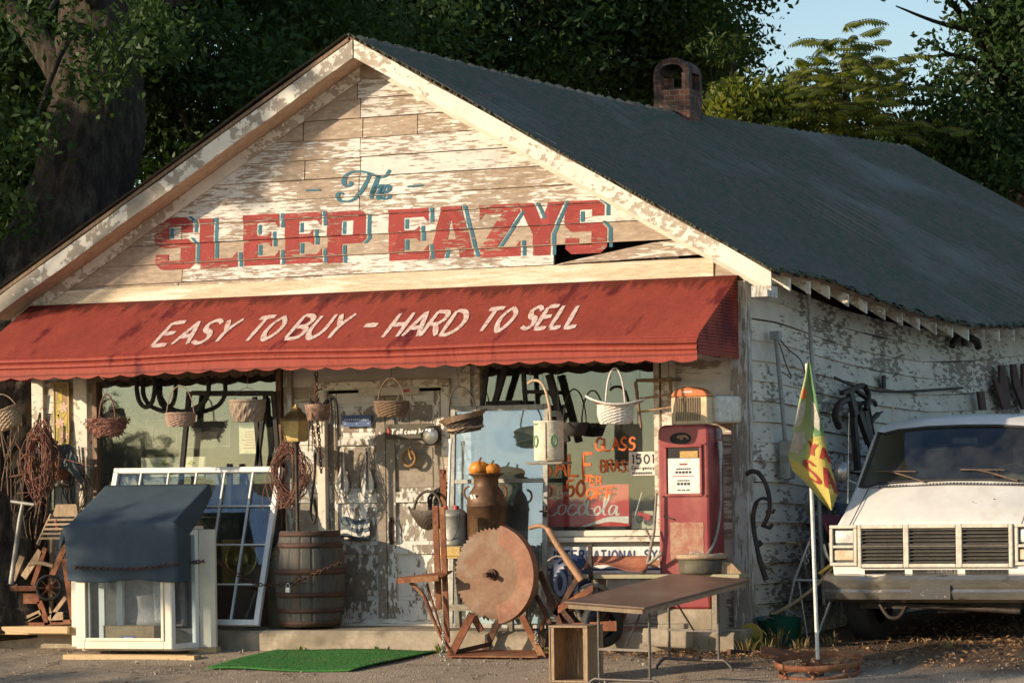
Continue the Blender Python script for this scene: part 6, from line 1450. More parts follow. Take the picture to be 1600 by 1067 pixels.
mb.o('apron', mat('tan_apron', (.3,.22,.14), (.25,.18,.11), 6), t)
M['tubegrey'] = mat('grey_tube', (.13,.11,.10), (.09,.075,.065), 9, rough=.5, metal=.4)
for v_ in (.32, tl2-.32):
    ft = []
    for u_ in (.14, tw-.14):
        a = NL+eu*u_+ev*v_-en*.05; b = Vector((a.x, a.y, G(a.x, a.y)+.10)); mb = MB(); mb.tube([a-T0, b-T0], .0125, 8); ft.append(b); mb.o('leg', M['tubegrey'], t)
    c0, c1 = ft[0]-T0, ft[1]-T0; d = (c1-c0).normalized(); g0 = G(ft[0].x, ft[0].y)-ft[0].z; g1 = G(ft[1].x, ft[1].y)-ft[1].z
    mb = MB(); mb.tube(spline([c0-d*.13+Vector((0,0,g0+.012)), c0-d*.11+Vector((0,0,g0+.05)), c0-d*.05+Vector((0,0,.0)), c0+d*.03, (c0+c1)/2, c1-d*.03, c1+d*.05, c1+d*.11+Vector((0,0,g1+.05)), c1+d*.13+Vector((0,0,g1+.012))], 4), .0125, 8); mb.o('foot', M['tubegrey'], t)
    sg = 1 if v_ < 1 else -1
    mb = MB(); mb.tube([(ft[0]+ft[1])/2-T0+Vector((0,0,.25)), (NL+eu*tw/2+ev*(v_+sg*.4)-en*.05)-T0], .008, 6); mb.bar(c0+Vector((0,0,.25)), c1+Vector((0,0,.25)), .02, .02); mb.o('brace', M['tubegrey'], t)
# wooden crate on end
k0 = PGr(858, 1066); t = thing('wooden_crate', 'open weathered wooden crate standing on end on the gravel', 'crate', k0, rz=R_(-2)); cw_, cd, chh = .36, .34, .485
mb = MB(); mb.box((cw_/2, cd/2, chh-.009), (cw_, cd, .018)); mb.o('top_board', M['cratewood'], t, bevel=.002)
mb = MB(); mb.box((cw_/2, cd/2, .012), (cw_, cd, .018)); mb.o('bottom_board', M['cratewood'], t, bevel=.002)
for nm, xx in (('side', .007), ('side', cw_-.007)):
    mb = MB()
    for k in range(3): mb.box((xx, .057+k*.113, chh/2), (.012, .107, chh-.042))
    mb.o('side', M['cratewood'], t, bevel=.0015)
mb = MB()
for k in range(3): mb.box((.068+k*.112, cd-.007, chh/2), (.104, .012, chh-.042))
mb.o('back', M['cratewood'], t, bevel=.0015)
for xx in (.03, cw_-.03): mb = MB(); mb.box((xx, .02, chh/2), (.03, .02, chh-.044)); mb.o('corner_cleat', M['cratewood'], t)
# ------------------------------------------------------------------ white van by the side wall
vz0 = .062; t = thing('white_van', 'old white van with a three part grille and black bumper parked beside the store', 'van', (4.082, .03, vz0), rz=R_(-3)); van = t
M['vanwhite'] = mat('old_white_paint', (.70,.68,.63), (.64,.61,.56), 3, rough=.38, var=.04, c3=(.55,.5,.43), s3=2.2, lo3=.56, hi3=.75, coat=.15)
M['chrome'] = mat('dull_chrome', (.5,.49,.46), (.38,.36,.33), 12, rough=.3, metal=.8)
M['blackplastic'] = mat('faded_black_plastic', (.045,.042,.04), (.075,.07,.062), 6, rough=.5, bump=.05, c3=(.11,.1,.085), s3=4, lo3=.58, hi3=.7)
SEC = [(0,.94,.95,.90,1.035,.06,.62),(.035,.965,.985,.935,1.09,.08,.5),(.22,.97,1.0,.93,1.22,.10,.42),(.5,.97,1.0,.93,1.415,.10,.42),(.53,.97,1.0,.925,1.435,.08,.42),(.86,.97,1.0,.84,1.95,.08,.42),(.95,.97,1.0,.825,2.01,.10,.42),(1.25,.97,1.0,.82,2.055,.13,.42),(3.2,.97,1.0,.82,2.075,.13,.42),(5.0,.97,1.0,.82,2.06,.13,.42),(5.1,.94,.97,.79,2.0,.13,.5)]
def vsec(y, hb, belt, tw, top, r, zb):
    zm = min(1.08, top-.10)
    h = [(0,zb),(hb-.05,zb),(hb,zb+.06),(hb+.015,(zb+zm)/2),(belt,zm),(tw+(belt-tw)*.22,top-r*1.1),(tw+.01,top-.55*r),(tw-.02,top-.22*r),(tw-.07,top-.03),(tw-.2,top),(tw*.4,top+.022),(0,top+.028)]
    return [(x,y,z) for x,z in h]+[(-x,y,z) for x,z in reversed(h[1:-1])]
mb = MB(); rows = [vsec(*s) for s in SEC]; n = len(rows[0]); vs = [p for r in rows for p in r]; fs = []
for i in range(len(rows)-1):
    for j in range(n):
        if i == 4 and 7 <= j <= 14: continue                      # windscreen opening
        j2 = (j+1) % n; fs.append((i*n+j, i*n+j2, (i+1)*n+j2, (i+1)*n+j))
fs += [tuple(range(n-1,-1,-1)), tuple(len(vs)-n+k for k in range(n))]
mb.add(vs, fs, True); body = mb.o('body', M['vanwhite'], t)
md = body.modifiers.new('edge', 'EDGE_SPLIT'); md.split_angle = R_(38)
# glass and its dark rubber
g = MB(); lo = rows[4][7:16]; hi = rows[5][7:16]
k = len(lo); g.add([(x*.985, y+.006, z+.004) for x,y,z in lo]+[(x*.985, y+.004, z-.012) for x,y,z in hi], [(i, i+1, k+i+1, k+i) for i in range(k-1)], True); g.o('windscreen', M['vanglass'], t)
rim = [Vector((x*.97, y-.004, z+.012)) for x,y,z in lo]+[Vector((x*.97, y-.006, z-.01)) for x,y,z in reversed(hi)]
mb = MB(); mb.tube(rim, .013, 6, closed=True); mb.o('windscreen_seal', M['black'], t)
# interior
mb = MB(); mb.box((0,.78,1.33),(1.75,.45,.16)); mb.o('dashboard', M['dark'], t, bevel=.03)
mb = MB(); mb.box((0,2.3,1.2),(1.7,.04,1.5)); mb.box((0,1.4,.62),(1.8,1.8,.04)); mb.o('cab_interior', M['dark'], t)
for x in (-.42,.42):
    mb = MB(); mb.box((x,1.45,1.25),(.5,.14,.7),Euler((-.12,0,0))); mb.box((x,1.5,1.68),(.27,.1,.2)); mb.o('front_seat', mat('grey_seat', (.2,.19,.17), (.15,.14,.13), 6), t, bevel=.04)
mb = MB(); mb.tube([(.42+.19*math.cos(2*PI*i/20),.98+.09*math.sin(2*PI*i/20),1.45+.16*math.sin(2*PI*i/20)) for i in range(20)], .014, 6, closed=True); mb.o('steering_wheel', M['black'], t)
mb = MB(); mb.box((.0,.93,1.83),(.24,.04,.06)); mb.o('rear_view_mirror', M['blackplastic'], t, bevel=.01)
# hood seams and cowl
mb = MB()
for s in (-1, 1): mb.tube([(s*.80,-.004,1.075),(s*.80,.04,1.10),(s*.79,.22,1.232),(s*.78,.47,1.408)], .005, 5)
mb.tube([(-.8,.47,1.412),(0,.47,1.432),(.8,.47,1.412)], .005, 5); mb.o('bonnet_seam', M['blackplastic'], t)
mb = MB()
for i in range(44): mb.box((-.68+i*.032,.495,1.437-abs(i-22)*.0009),(.02,.035,.012),Euler((.5,0,0)))
mb.o('cowl_vent', M['blackplastic'], t)
# front: grille surround, three louvred cells, lamps, lower slots
mb = MB(); GX = [(-.71,-.677),(-.281,-.229),(.209,.266),(.693,.73)]
for a, b in GX: mb.box(((a+b)/2,-.02,.885),(b-a,.06,.385))
for a, b in ((-.676,-.282),(-.228,.208),(.267,.692)):
    mb.box(((a+b)/2,-.02,1.06),(b-a,.06,.034)); mb.box(((a+b)/2,-.02,.71),(b-a,.06,.034))
gs_ = mb.o('grille_surround', mat('cream_grille', (.62,.57,.47), (.55,.5,.41), 6, rough=.4, c3=(.35,.3,.22), s3=5, lo3=.6, hi3=.72), t, bevel=.008)
for a, b in ((-.676,-.282),(-.228,.208),(.267,.692)):
    mb = MB(); mb.box(((a+b)/2,.012-.02,.885),(b-a,.006,.32)); mb.o('grille_back', M['black'], gs_)
    mb = MB()
    for i in range(10): mb.box(((a+b)/2,-.03,.74+i*.0325),(b-a-.01,.03,.0055),Euler((.25,0,0)))
    mb.box(((a+b)/2,-.04,.885),(b-a-.01,.012,.012)); mb.o('louvre', mat('louvre_grey', (.13,.115,.095), (.09,.08,.066), 8, rough=.5), gs_)
for s in (-1, 1):
    mb = MB()
    xa, xb2 = (-.985,-.725) if s < 0 else (.745,.985); xm = (xa+xb2)/2; w = xb2-xa
    for (x, z, ww, hh) in ((xm,1.062,w,.03),(xm,.725,w,.03),(xm,.882,w-.062,.026),(xa+.015,.893,.03,.306),(xb2-.015,.893,.03,.306)): mb.box((x,-.01,z),(ww,.05,hh))
    hs = mb.o('lamp_bezel', bpy.data.materials['cream_grille'], t, bevel=.006)
    mb = MB(); mb.grid(10, 8, lambda u, v: (xm-w*.33+w*.66*u, -.006-.02*math.sin(PI*u)*math.sin(PI*v), .917+.108*v)); mb.o('headlight', mat('clear_lens', (.62,.6,.54), (.8,.78,.7), 16, (8,1,1), rough=.12, bump=.25) if s < 0 else bpy.data.materials['clear_lens'], t)
    mb = MB(); mb.box((xm,-.002,.805),(w*.70,.03,.09)); mb.o('indicator', mat('pale_amber_lens', (.6,.42,.25), (.65,.55,.42), 18, (1,8,1), rough=.25), t, bevel=.006)
    mb = MB(); mb.box((xm,.0,.89),(w-.03,.006,.33)); mb.o('lamp_backing', M['blackplastic'], t)
mb = MB()
for a, b in ((-.66,-.28),(-.21,.21),(.28,.68)): mb.box(((a+b)/2,-.004,.652),(b-a,.012,.042))
mb.o('lower_slots', M['black'], t)
mb = MB(); mb.box((0,.005,.66),(1.9,.03,.075)); mb.o('lower_panel', M['vanwhite'], t, bevel=.005)
# bumper with dent and plate recess
mb = MB()
def bump(u, v):
    x = -1.04+2.08*u; prof = [(.0,-.02),(.03,-.115),(.09,-.13),(.115,-.112),(.14,-.12),(.2,-.135),(.235,-.1),(.25,-.0)]
    z, y = prof[int(v*7+.5)]
    y += .10*max(0, abs(x)-.9)/.14; dent = math.exp(-((x+.56)/.10)**2)
    return (x, y+.05*dent, .385+z-.02*dent*(z/.25))
mb.grid(80, 7, bump, False); mb.o('bumper', mat('scraped_bumper', (.40,.38,.34), (.33,.31,.27), 5, (1,3,3), rough=.28, metal=.8, bump=.03, var=.1, c3=(.16,.14,.12), s3=2.6, lo3=.58, hi3=.68), t, solid=.012)
mb = MB(); mb.box((0.0,-.137,.475),(.37,.014,.13)); mb.o('plate_holder', mat('scuffed_plate', (.05,.048,.045), (.3,.28,.25), 30, lo=.6, hi=.66, rough=.6), t, bevel=.004)
mb = MB(); mb.tube([(-.35,.1,.36),(.75,.1,.30)], .03, 6); mb.box((.1,.3,.33),(.3,.2,.1)); mb.tube(spline([(-.55,.05,.38),(-.45,.02,.25),(-.35,.04,.25),(-.3,.1,.36)], 4), .02, 6); mb.box((0,1.6,.36),(1.5,3,.08)); mb.o('underbody', M['iron'], t)
for s in (-1, 1):
    for y in (.62, 3.9):
        mb = MB(); mb.T = Matrix.Translation((s*.84,y,.365)) @ Matrix.Rotation(R_(90), 4, 'Y'); mb.lathe([(.2,-.11),(.33,-.115),(.365,-.09),(.368,0),(.365,.09),(.33,.115),(.2,.11)], 36, warp=lambda i, j: .004*(j % 2) if 1 < i < 5 else 0); w = mb.o('wheel', M['black'], t)
        mb = MB(); mb.T = Matrix.Translation((s*.84,y,.365)) @ Matrix.Rotation(R_(90), 4, 'Y'); mb.lathe([(.001,s*.06),(.07,s*.08),(.08,s*.05),(.19,s*.07),(.21,s*.1)], 24); mb.o('rim', M['galv'], w)
# wipers, mirrors, aerials
for x0, x1 in ((-.25,-.72),(.62,.12)):
    mb = MB(); mb.tube([(x0,.50,1.455),((x0+x1)/2-.05,.575,1.54),(x1+.06,.585,1.565)], .009, 5); mb.tube([(x1-.06,.59,1.565),(x1+.36,.575,1.555)], .008, 5); mb.o('wiper', mat('rusty_wiper', (.14,.09,.06), (.07,.05,.04), 9), t)
for s in (-1, 1):
    mb = MB(); mb.tube([(s*.95,.62,1.45),(s*1.05,.6,1.5)], .012, 6); mb.T = Matrix.Translation((s*1.08,.58,1.56)) @ Matrix.Diagonal((.75,.7,1,1)); mb.lathe([(.001,-.10),(.07,-.085),(.1,0),(.08,.08),(.001,.1)], 16); mb.o('door_mirror', M['chrome'], t)
    mb = MB(); mb.prism([(.75,1.2),(1.8,1.2),(1.75,1.75),(1.05,1.75)], (s*.985,0,0), (0,1,0), (0,0,1), (-s*.0,0,0)) if False else None
    mb = MB(); mb.add([(s*1.004,.85,1.22),(s*1.004,1.75,1.22),(s*.895,1.7,1.76),(s*.9,1.15,1.76)], [(0,1,2,3)]); mb.o('side_window', M['blackplastic'], t)
mb = MB(); mb.tube([(-.93,.32,1.30),(-.905,.32,2.1)], [.007,.003], 5); mb.cyl((-.93,.32,1.27),(-.93,.32,1.32),.014,.01,8); mb.o('aerial', M['chrome'], t)
mb = MB(); mb.tube([(-.72,1.0,2.02),(-.71,1.0,2.22)], [.008,.005], 5); mb.o('roof_aerial', mat('pink_aerial', (.5,.35,.3), rough=.5), t)
mb = MB(); rs_ = random.Random(12)
for i in range(16):
    x, y = rs_.uniform(-.7,.7), rs_.uniform(.95,1.15); 
    if i > 12: x, y = rs_.uniform(.1,.6), rs_.uniform(.16,.3)
    z = lin(y, [(s[0], s[4]) for s in SEC])+.026-abs(x)*.015; s_ = rs_.uniform(.004,.016)*(1 if i < 13 else .4)
    mb.poly([(x-s_,y-s_,z+.002-(0 if y>.5 else s_*.6)),(x+s_*1.4,y-s_*.8,z+.002-(0 if y>.5 else s_*.6)),(x+s_,y+s_,z+.003+(.0 if y>.5 else s_*.7)),(x-s_*.8,y+s_*.9,z+.003+(0 if y>.5 else s_*.7))])
mb.o('rust_spot', M['rust'], t)

# ------------------------------------------------------------------ yard sale flag on its wheel stand
f0 = PGr(1280, 1053); t = thing('sale_flag', 'green and yellow yard sale flag drooping from a white pole by the van', 'flag', f0); fd = (f0-CP).dot(CF)
fw = lambda px, py, dy=0: W(px, py, fd+dy)-f0
mb = MB(); mb.tube([fw(1278,1040), fw(1268,765), fw(1261,568)], .0165, 10); mb.o('pole', mat('white_pole', (.74,.72,.68), (.6,.57,.52), 12, rough=.4), t)
Lp = [(0,1261,566),(.12,1257,590),(.3,1248,628),(.5,1238,680),(.65,1231,712),(.78,1238,735),(.88,1256,752),(1,1297,797)]
Rp = [(0,1266,566),(.12,1270,595),(.3,1280,640),(.5,1290,690),(.65,1297,725),(.78,1305,752),(.88,1309,772),(1,1300,797)]
def edge(T_, v): return lin(v, [(a, b) for a, b, c in T_]), lin(v, [(a, c) for a, b, c in T_])
def flg(u, v, off=0):
    (xa, ya), (xb_, yb) = edge(Lp, v), edge(Rp, v)
    return fw(xa+(xb_-xa)*u, ya+(yb-ya)*u, -off-.05*math.sin(u*PI*2.3+v*3)*min(1, v*3)-.02*math.sin(u*9+v*6)*v-.095)
mb = MB(); mb.grid(28, 40, flg); cl = mb.o('cloth', mat('lime_flag_cloth', (.32,.37,.16), (.27,.33,.14), 5, rough=.8, var=.08), t)
def patch(name, m, poly, off, k=8):
    tr = geometry.tessellate_polygon([[Vector((a, b, 0)) for a, b in poly]]); mb = MB()
    for T_ in tr:
        a, b, c = (poly[i] for i in T_); 
        for i in range(k):
            for j in range(k-i):
                def q(i, j): return flg(a[0]+(b[0]-a[0])*i/k+(c[0]-a[0])*j/k, a[1]+(b[1]-a[1])*i/k+(c[1]-a[1])*j/k, off)
                mb.add([q(i,j), q(i+1,j), q(i,j+1)], [(0,1,2)])
                if i+j < k-1: mb.add([q(i+1,j), q(i+1,j+1), q(i,j+1)], [(0,1,2)])
    return mb.o(name, m, cl)
GRN = mat('green_flag_cloth', (.10,.21,.09), (.085,.18,.075), 6, rough=.8); YEL = mat('yellow_flag_cloth', (.50,.39,.09), (.44,.34,.08), 6, rough=.8, var=.08); GRY = mat('grey_petal', (.42,.39,.33), (.35,.33,.28), 6, rough=.8)
patch('green_band', GRN, [(.35,.0),(1,0),(1,.42),(.75,.36),(.7,.2)], .004)
patch('green_band', GRN, [(.62,.42),(.98,.40),(.98,.5),(.75,.55)], .004)
patch('yellow_field', YEL, [(.5,.5),(.98,.46),(1,.7),(1,.99),(.3,.995),(.0,.80),(.02,.66),(.35,.72)], .0045)
patch('petal', GRY, [(.62,.26),(.82,.27),(.95,.36),(.86,.44),(.68,.42),(.58,.34)], .008)
patch('petal', GRY, [(.03,.32),(.28,.26),(.34,.33),(.2,.43),(.02,.45)], .008)
patch('petal', GRY, [(.02,.48),(.35,.46),(.42,.53),(.2,.62),(.02,.62)], .008)
patch('orange_spot', ORG, [(.04,.2),(.3,.19),(.32,.26),(.06,.27)], .008, 4)
mb = MB()
def fl_write(txt, u0, u1, v0, v1, w):
    for q in lettering(txt, u0, u1, 0, 1, w): mb.add([flg(a, v1+(v0-v1)*b+.07*(a-u0), .012) for a, b in q], [(0,1,2,3)])
fl_write('YA', .50, 1.06, .515, .605, .045); fl_write('SA', .34, 1.04, .65, .83, .05); mb.o('lettering', mat('dark_red_print', (.33,.03,.02), rough=.7), cl)
t = thing('wheel_stand', 'rusty iron wheel rim lying flat as the flag stand', 'wheel', f0, rot=(R_(7),0,0)); rr_ = .37
mb = MB()
for z, r, h in ((.085,rr_,.05),(.0,rr_*.93,.03)): mb.lathe([(r-.012,z),(r,z),(r,z+h),(r-.012,z+h),(r-.012,z)], 56)
for k in range(7): a = 2*PI*k/7+.3; mb.tube(spline([(rr_*math.cos(a),rr_*math.sin(a),.09),(rr_*.86*math.cos(a+.05),rr_*.86*math.sin(a+.05),.05),(rr_*.93*math.cos(a+.1),rr_*.93*math.sin(a+.1),.02)], 4), .014, 6)
for k in range(3): a = 2*PI*k/3+.2; mb.bar((0,0,.04),(rr_*.98*math.cos(a),rr_*.98*math.sin(a),.09),.03,.012)
mb.lathe([(.001,.0),(.06,.0),(.05,.03),(.03,.08),(.028,.13),(.02,.13)], 16); mb.o('rim', M['rust'], t)

# ------------------------------------------------------------------ along the shady side wall
so = lambda px, py, off=.04: SWp(px, py)+Vector((off, -.01, 0))
a, b = so(1247,440,.10), so(1233,945,.35); t = thing('tall_pole', 'tall pale metal pole leaning against the side wall near the corner', 'pole', b); mb = MB(); mb.tube([(0,0,0), (a-b)*.55, a-b], [.024,.022,.02], 8); mb.cyl((a-b)*.96,(a-b)*1.0,.026,.026,8); mb.o('shaft', M['galv'], t)
yk = -.12; kk = lambda x, y, d=0: P(x, y, yk+d)
t = thing('harness_hames', 'pair of black curved iron harness hames hung on the corner post', 'harness', kk(1180,800)); mb = local(t)
mb.tube(spline([kk(*q) for q in ((1166,741),(1176,736),(1188,742),(1198,760),(1203,785),(1200,806),(1192,822))], 5), .022, 7); mb.tube(spline([kk(*q,-.03) for q in ((1203,782),(1192,778),(1182,785),(1177,805),(1178,828),(1182,850),(1186,870),(1193,893),(1197,906))], 5), [.014]*10+[.022]*20+[.026]*11, 7)
mb.tube([kk(1197,800), kk(1208,800), kk(1210,795)], .016, 6); mb.tube([kk(1190,820), kk(1203,825), kk(1207,818)], .018, 6); mb.cyl(kk(1184,846), kk(1189,852), .03, .03, 8); mb.o('irons', M['iron'], t)
a = so(1318,690,.12); t = thing('harness_bundle', 'dark bundle of old horse collar and boards hung on the side wall', 'harness', a); mb = local(t)
for p_, q_, w in (((1312,610),(1318,650),.12),((1318,645),(1322,735),.10),((1335,640),(1352,735),.11),((1326,640),(1340,690),.12),((1300,615),(1330,602),.04),((1322,610),(1340,625),.03)): mb.bar(so(*p_,.10), so(*q_,.12), w, .05, (1,0,0))
mb.tube(spline([so(x,y,.1) for x,y in ((1296,668),(1290,650),(1296,632),(1312,625),(1322,640))], 5), .035, 7); mb.tube(spline([so(x,y,.14) for x,y in ((1330,604),(1336,618),(1332,640))], 5), .03, 6); mb.o('leather', M['iron'], t)
a = so(1345,655,.1); t = thing('cultivator_point', 'dark pronged cultivator iron hung on the side wall above the van', 'iron tool', a); mb = local(t)
mb.tube(spline([so(x,y,.08) for x,y in ((1325,634),(1340,629),(1352,626),(1357,634))], 4), .02, 6); mb.tube([so(1344,630,.08), so(1349,665,.08), so(1355,680,.08)], [.025,.03,.008], 6); mb.tube(spline([so(x,y,.08) for x,y in ((1348,660),(1357,650),(1368,643))], 4), [.028]*6+[.012,.01,.006], 6); mb.o('prongs', M['iron'], t)
for i, (pts, lab) in enumerate((([(1521,612),(1530,612),(1534,641),(1525,641)], 'short rusty strap plate on the side wall'), ([(1555,571),(1562,571),(1571,620),(1571,640),(1560,640),(1547,600),(1546,593),(1555,600)], 'rusty hooked plate left of the tallest one on the side wall'), ([(1573,569),(1580,569),(1590,612),(1590,570),(1597,567),(1602,640),(1591,640),(1576,600)], 'tallest rusty forked plate at the far right of the side wall'))):
    a = so(*pts[0], .03); t = thing('rusty_bracket', lab, 'bracket', a, group='rusty plates on the side wall'); mb = local(t); q = [so(x, y, .03) for x, y in pts]; k = len(q); mb.add(q+[p+Vector((.03,0,0)) for p in q], [tuple(range(k)), tuple(range(2*k-1,k-1,-1))]+[(i_, (i_+1)%k, k+(i_+1)%k, k+i_) for i_ in range(k)]); mb.o('plate', mat('dark_red_rust', (.085,.04,.03), (.06,.03,.025), 9, rough=.8), t)
a = so(1500,535,.05); t = thing('eave_hooks', 'dark iron hooks hanging under the eave far along the side wall', 'hooks', a); mb = local(t)
for pts in (((1482,541),(1486,532),(1494,526)),((1500,525),(1502,540)),((1508,527),(1520,534),(1524,544))): mb.tube(spline([so(x,y,.04) for x,y in pts], 4), .04, 6)
mb.o('hooks', M['iron'], t)
a = so(1268,862,.25); t = thing('pink_sign', 'faded pink signboard leaning on the side wall behind the flag pole', 'sign', a); mb = local(t); q = [so(1252,802,.2), so(1283,806,.2), so(1287,862,.35), so(1256,862,.35)]; mb.add(q+[p+Vector((-.03,0.0,0)) for p in q], [(0,1,2,3),(7,6,5,4),(0,4,5,1),(1,5,6,2),(2,6,7,3),(3,7,4,0)]); mb.o('board', mat('faded_pink', (.42,.09,.12), (.34,.07,.1), 5), t)
t = thing('dark_sign', 'dark blue board with pale lettering behind the yard sale flag', 'sign', so(1300,830,.2)); mb = local(t); q = [so(1284,785,.15), so(1325,790,.15), so(1325,840,.3), so(1284,838,.3)]; mb.add(q+[p+Vector((-.03,0,0)) for p in q], [(0,1,2,3),(7,6,5,4),(0,4,5,1),(1,5,6,2),(2,6,7,3),(3,7,4,0)]); mb.o('board', mat('navy_board', (.03,.035,.09), rough=.5), t)
mb = local(t)
for k in range(4): a, b = so(1290+7*k, 798, .16), so(1290+7*k, 808, .18); mb.bar(a+Vector((.012,0,0)), b+Vector((.012,0,0)), .03, .006, (1,0,0))
mb.o('letters', mat('pale_violet_paint', (.4,.36,.5), rough=.6), t)
ly = .55; lf = lambda x, y, d=0: P(x, y, ly+d)
t = thing('step_ladder', 'bare aluminium trestle standing between the store and the van', 'ladder', lf(1265,1000)); mb = local(t)
mb.tube([lf(1268,838), lf(1242,905), lf(1222,998)], .016, 7); mb.tube([lf(1240,906), lf(1303,907)], .014, 7); mb.tube([lf(1304,922,-.2), lf(1274,1002,-.2)], .016, 7); mb.tube([lf(1248,905,.3), lf(1262,1000,.3)], .014, 7); mb.o('frame', M['alu'], t)
mb = local(t); chain_mb(mb, [lf(1268,838), lf(1262,860), lf(1260,880)], .05, .006, .02); mb.o('chain', M['alu'], t)
t = thing('long_stick', 'long pale stick with a hooked end lying against the trestle', 'stick', lf(1195,968,-.4)); mb = local(t); mb.tube(spline([lf(1193,968,-.4), lf(1240,942,-.35), lf(1275,915,-.3), lf(1300,887,-.25), lf(1304,874,-.25)], 5), .017, 7); mb.o('wood', mat('pale_stick', (.38,.3,.17), (.3,.22,.12), 12), t)
t = thing('garden_fork', 'bent metal fork with a yellow handle beside the van headlight', 'fork', lf(1298,870,-.3)); mb = local(t); mb.tube(spline([lf(1287,850,-.3), lf(1292,868,-.3), lf(1302,880,-.3), lf(1308,876,-.3)], 4), .02, 6); mb.tube([lf(1295,848,-.3), lf(1300,872,-.3)], .013, 6); mb.o('tines', M['steel'], t); mb = local(t); mb.tube([lf(1306,876,-.3), lf(1280,896,-.3)], .017, 7); mb.o('handle', mat('yellow_handle', (.5,.34,.07), rough=.5), t)
for px, py, r, h, rx, lab in ((1200,999,.11,.24,.15,'slim green bucket nearer the store corner'), (1222,985,.15,.26,-.1,'wide dark green bucket in the shade of the side wall')):
    p = P(px, py, .1); t = thing('green_bucket', lab, 'bucket', (p.x, .1, G(p.x, .1)), group='green buckets by the side wall', rot=(rx, .1, 0)); mb = MB(); mb.lathe([(.001,0),(r*.75,0),(r,h),(r+.012,h),(r+.012,h-.02),(r,h-.02)][:4]+[(r-.01,h),(r*.72,.012),(.001,.012)], 22); mb.o('body', mat('green_plastic', (.03,.16,.12), (.025,.12,.095), 6, rough=.45), t); mb = MB(); mb.tube(arc((0,0,h-.02), r, 0, PI, 12, (1,0,0), (0,-.8,.5)), .004, 5); mb.o('bail', M['steel'], t)
p = P(1172, 985, -.25); t = thing('yellow_disc', 'round yellow plastic lid standing in the weeds at the corner', 'lid', (p.x, -.25, G(p.x,-.25)+.10)); mb = MB(); mb.T = Matrix.Rotation(R_(80), 4, 'X'); mb.lathe([(.001,0),(.10,.0),(.125,.008),(.125,.02),(.11,.015),(.001,.012)], 26); mb.o('lid', mat('yellow_plastic', (.42,.31,.05), (.36,.26,.05), 6, rough=.5), t)
t = thing('rust_scrap', 'rusty scrap plates lying in the straw near the store corner', 'scrap', (2.95,-1.0,G(3,-1))); mb = MB(); mb.box((0,0,.03),(.34,.2,.02),Euler((.3,.2,.4))); mb.box((-.4,.1,.03),(.25,.05,.05),Euler((0,.1,1))); mb.o('plates', M['rustdark'], t)
# more junk in the dim strip between wall and van
t = thing('scrap_heap', 'heap of dark scrap boards and pipes along the side wall', 'scrap', (2.75, 1.2, .08)); mb = local(t); rs_ = random.Random(15)
for i in range(18):
    a = so(rs_.uniform(1235,1330), rs_.uniform(940,985), .2); b = so(rs_.uniform(1235,1340), rs_.uniform(760,930), .06); mb.bar(a, b, rs_.uniform(.02,.09), .02, (1,0,0))
mb.o('scrap', M['greywood'], t)

# weeds at the corner and at the foot of the step
wm = leafmat('weed_green', (.08,.13,.02), (.20,.24,.05), .4); wm2 = leafmat('dry_grass', (.33,.26,.12), (.22,.16,.07), .3)
def tuft(x, y, n, h, m, seed, lab, name='weed_clump', broad=.012, group=None):
    rs = random.Random(seed); t = thing(name, lab, 'plant', (x, y, G(x, y)), group=group); mb = MB()
    for i in range(n):
        a = rs.uniform(0, 6.3); r0 = rs.uniform(0, .08); L = h*rs.uniform(.5, 1.1); lean = rs.uniform(.2, .8)*L; w = broad*rs.uniform(.6, 1.3)
        o_ = Vector((r0*math.cos(a), r0*math.sin(a), 0)); d = Vector((math.cos(a+.3), math.sin(a+.3), 0)); sd = Vector((-d.y, d.x, 0))
        pts = [o_+d*lean*(k/4)**1.6+Vector((0,0,L*math.sin(k/4*1.35)/math.sin(1.35))) for k in range(5)]
        vs = []; 
        for k, p in enumerate(pts): ww = w*(1-(k/4)**2)*(1 if k else .6); vs += [p-sd*ww, p+sd*ww]
        mb.add(vs, [(2*k,2*k+1,2*k+3,2*k+2) for k in range(4)])
    mb.o('blades', m, t)
WEEDS = [(1105,1006,-.72,26,.13,wm,.008,'thin green weed at the foot of the concrete under the table'),(1158,1000,-.62,30,.17,wm2,.005,'tall dry straw tuft beside the store corner'),(1195,1010,-.65,24,.13,wm2,.005,'flattened dry straw tuft before the slim green bucket'),(1250,1015,-.35,24,.11,wm2,.005,'dry straw tuft left of the flag pole foot'),(1130,1000,-.55,26,.12,wm,.011,'broad leaved weed under the far end of the folding table'),(1148,992,-.4,30,.15,wm,.011,'bright weed clump left of the yellow lid at the corner'),(1185,1005,-.5,30,.15,wm,.010,'weed clump before the slim green bucket'),(1165,1010,-.75,30,.14,wm2,.006,'dry grass tuft nearest the store corner'),(1215,1005,-.2,36,.2,wm2,.006,'dry grass tuft between buckets and flag pole'),(1240,1000,.2,30,.2,wm,.012,'low weeds at the foot of the trestle'),(1300,1008,.1,26,.12,wm2,.006,'dry grass tuft before the van tyre'),(690,1020,-.95,26,.10,wm,.010,'small green weed at the step by the saw'),(590,1017,-.82,14,.05,wm,.01,'tiny weed along the step left of the saw'),(470,1016,-.82,12,.05,wm,.01,'tiny weed at the step behind the green mat'),(1480,1020,-.2,22,.08,wm2,.006,'sparse grass in the dirt before the van'),(846,1008,-.9,18,.1,wm,.01,'small weed between the saw base and crate')]
for i, (px, py, y, n, h, m, br_, lab) in enumerate(WEEDS): tuft(P(px, py, y).x, y, n, h, m, i, lab, broad=br_)
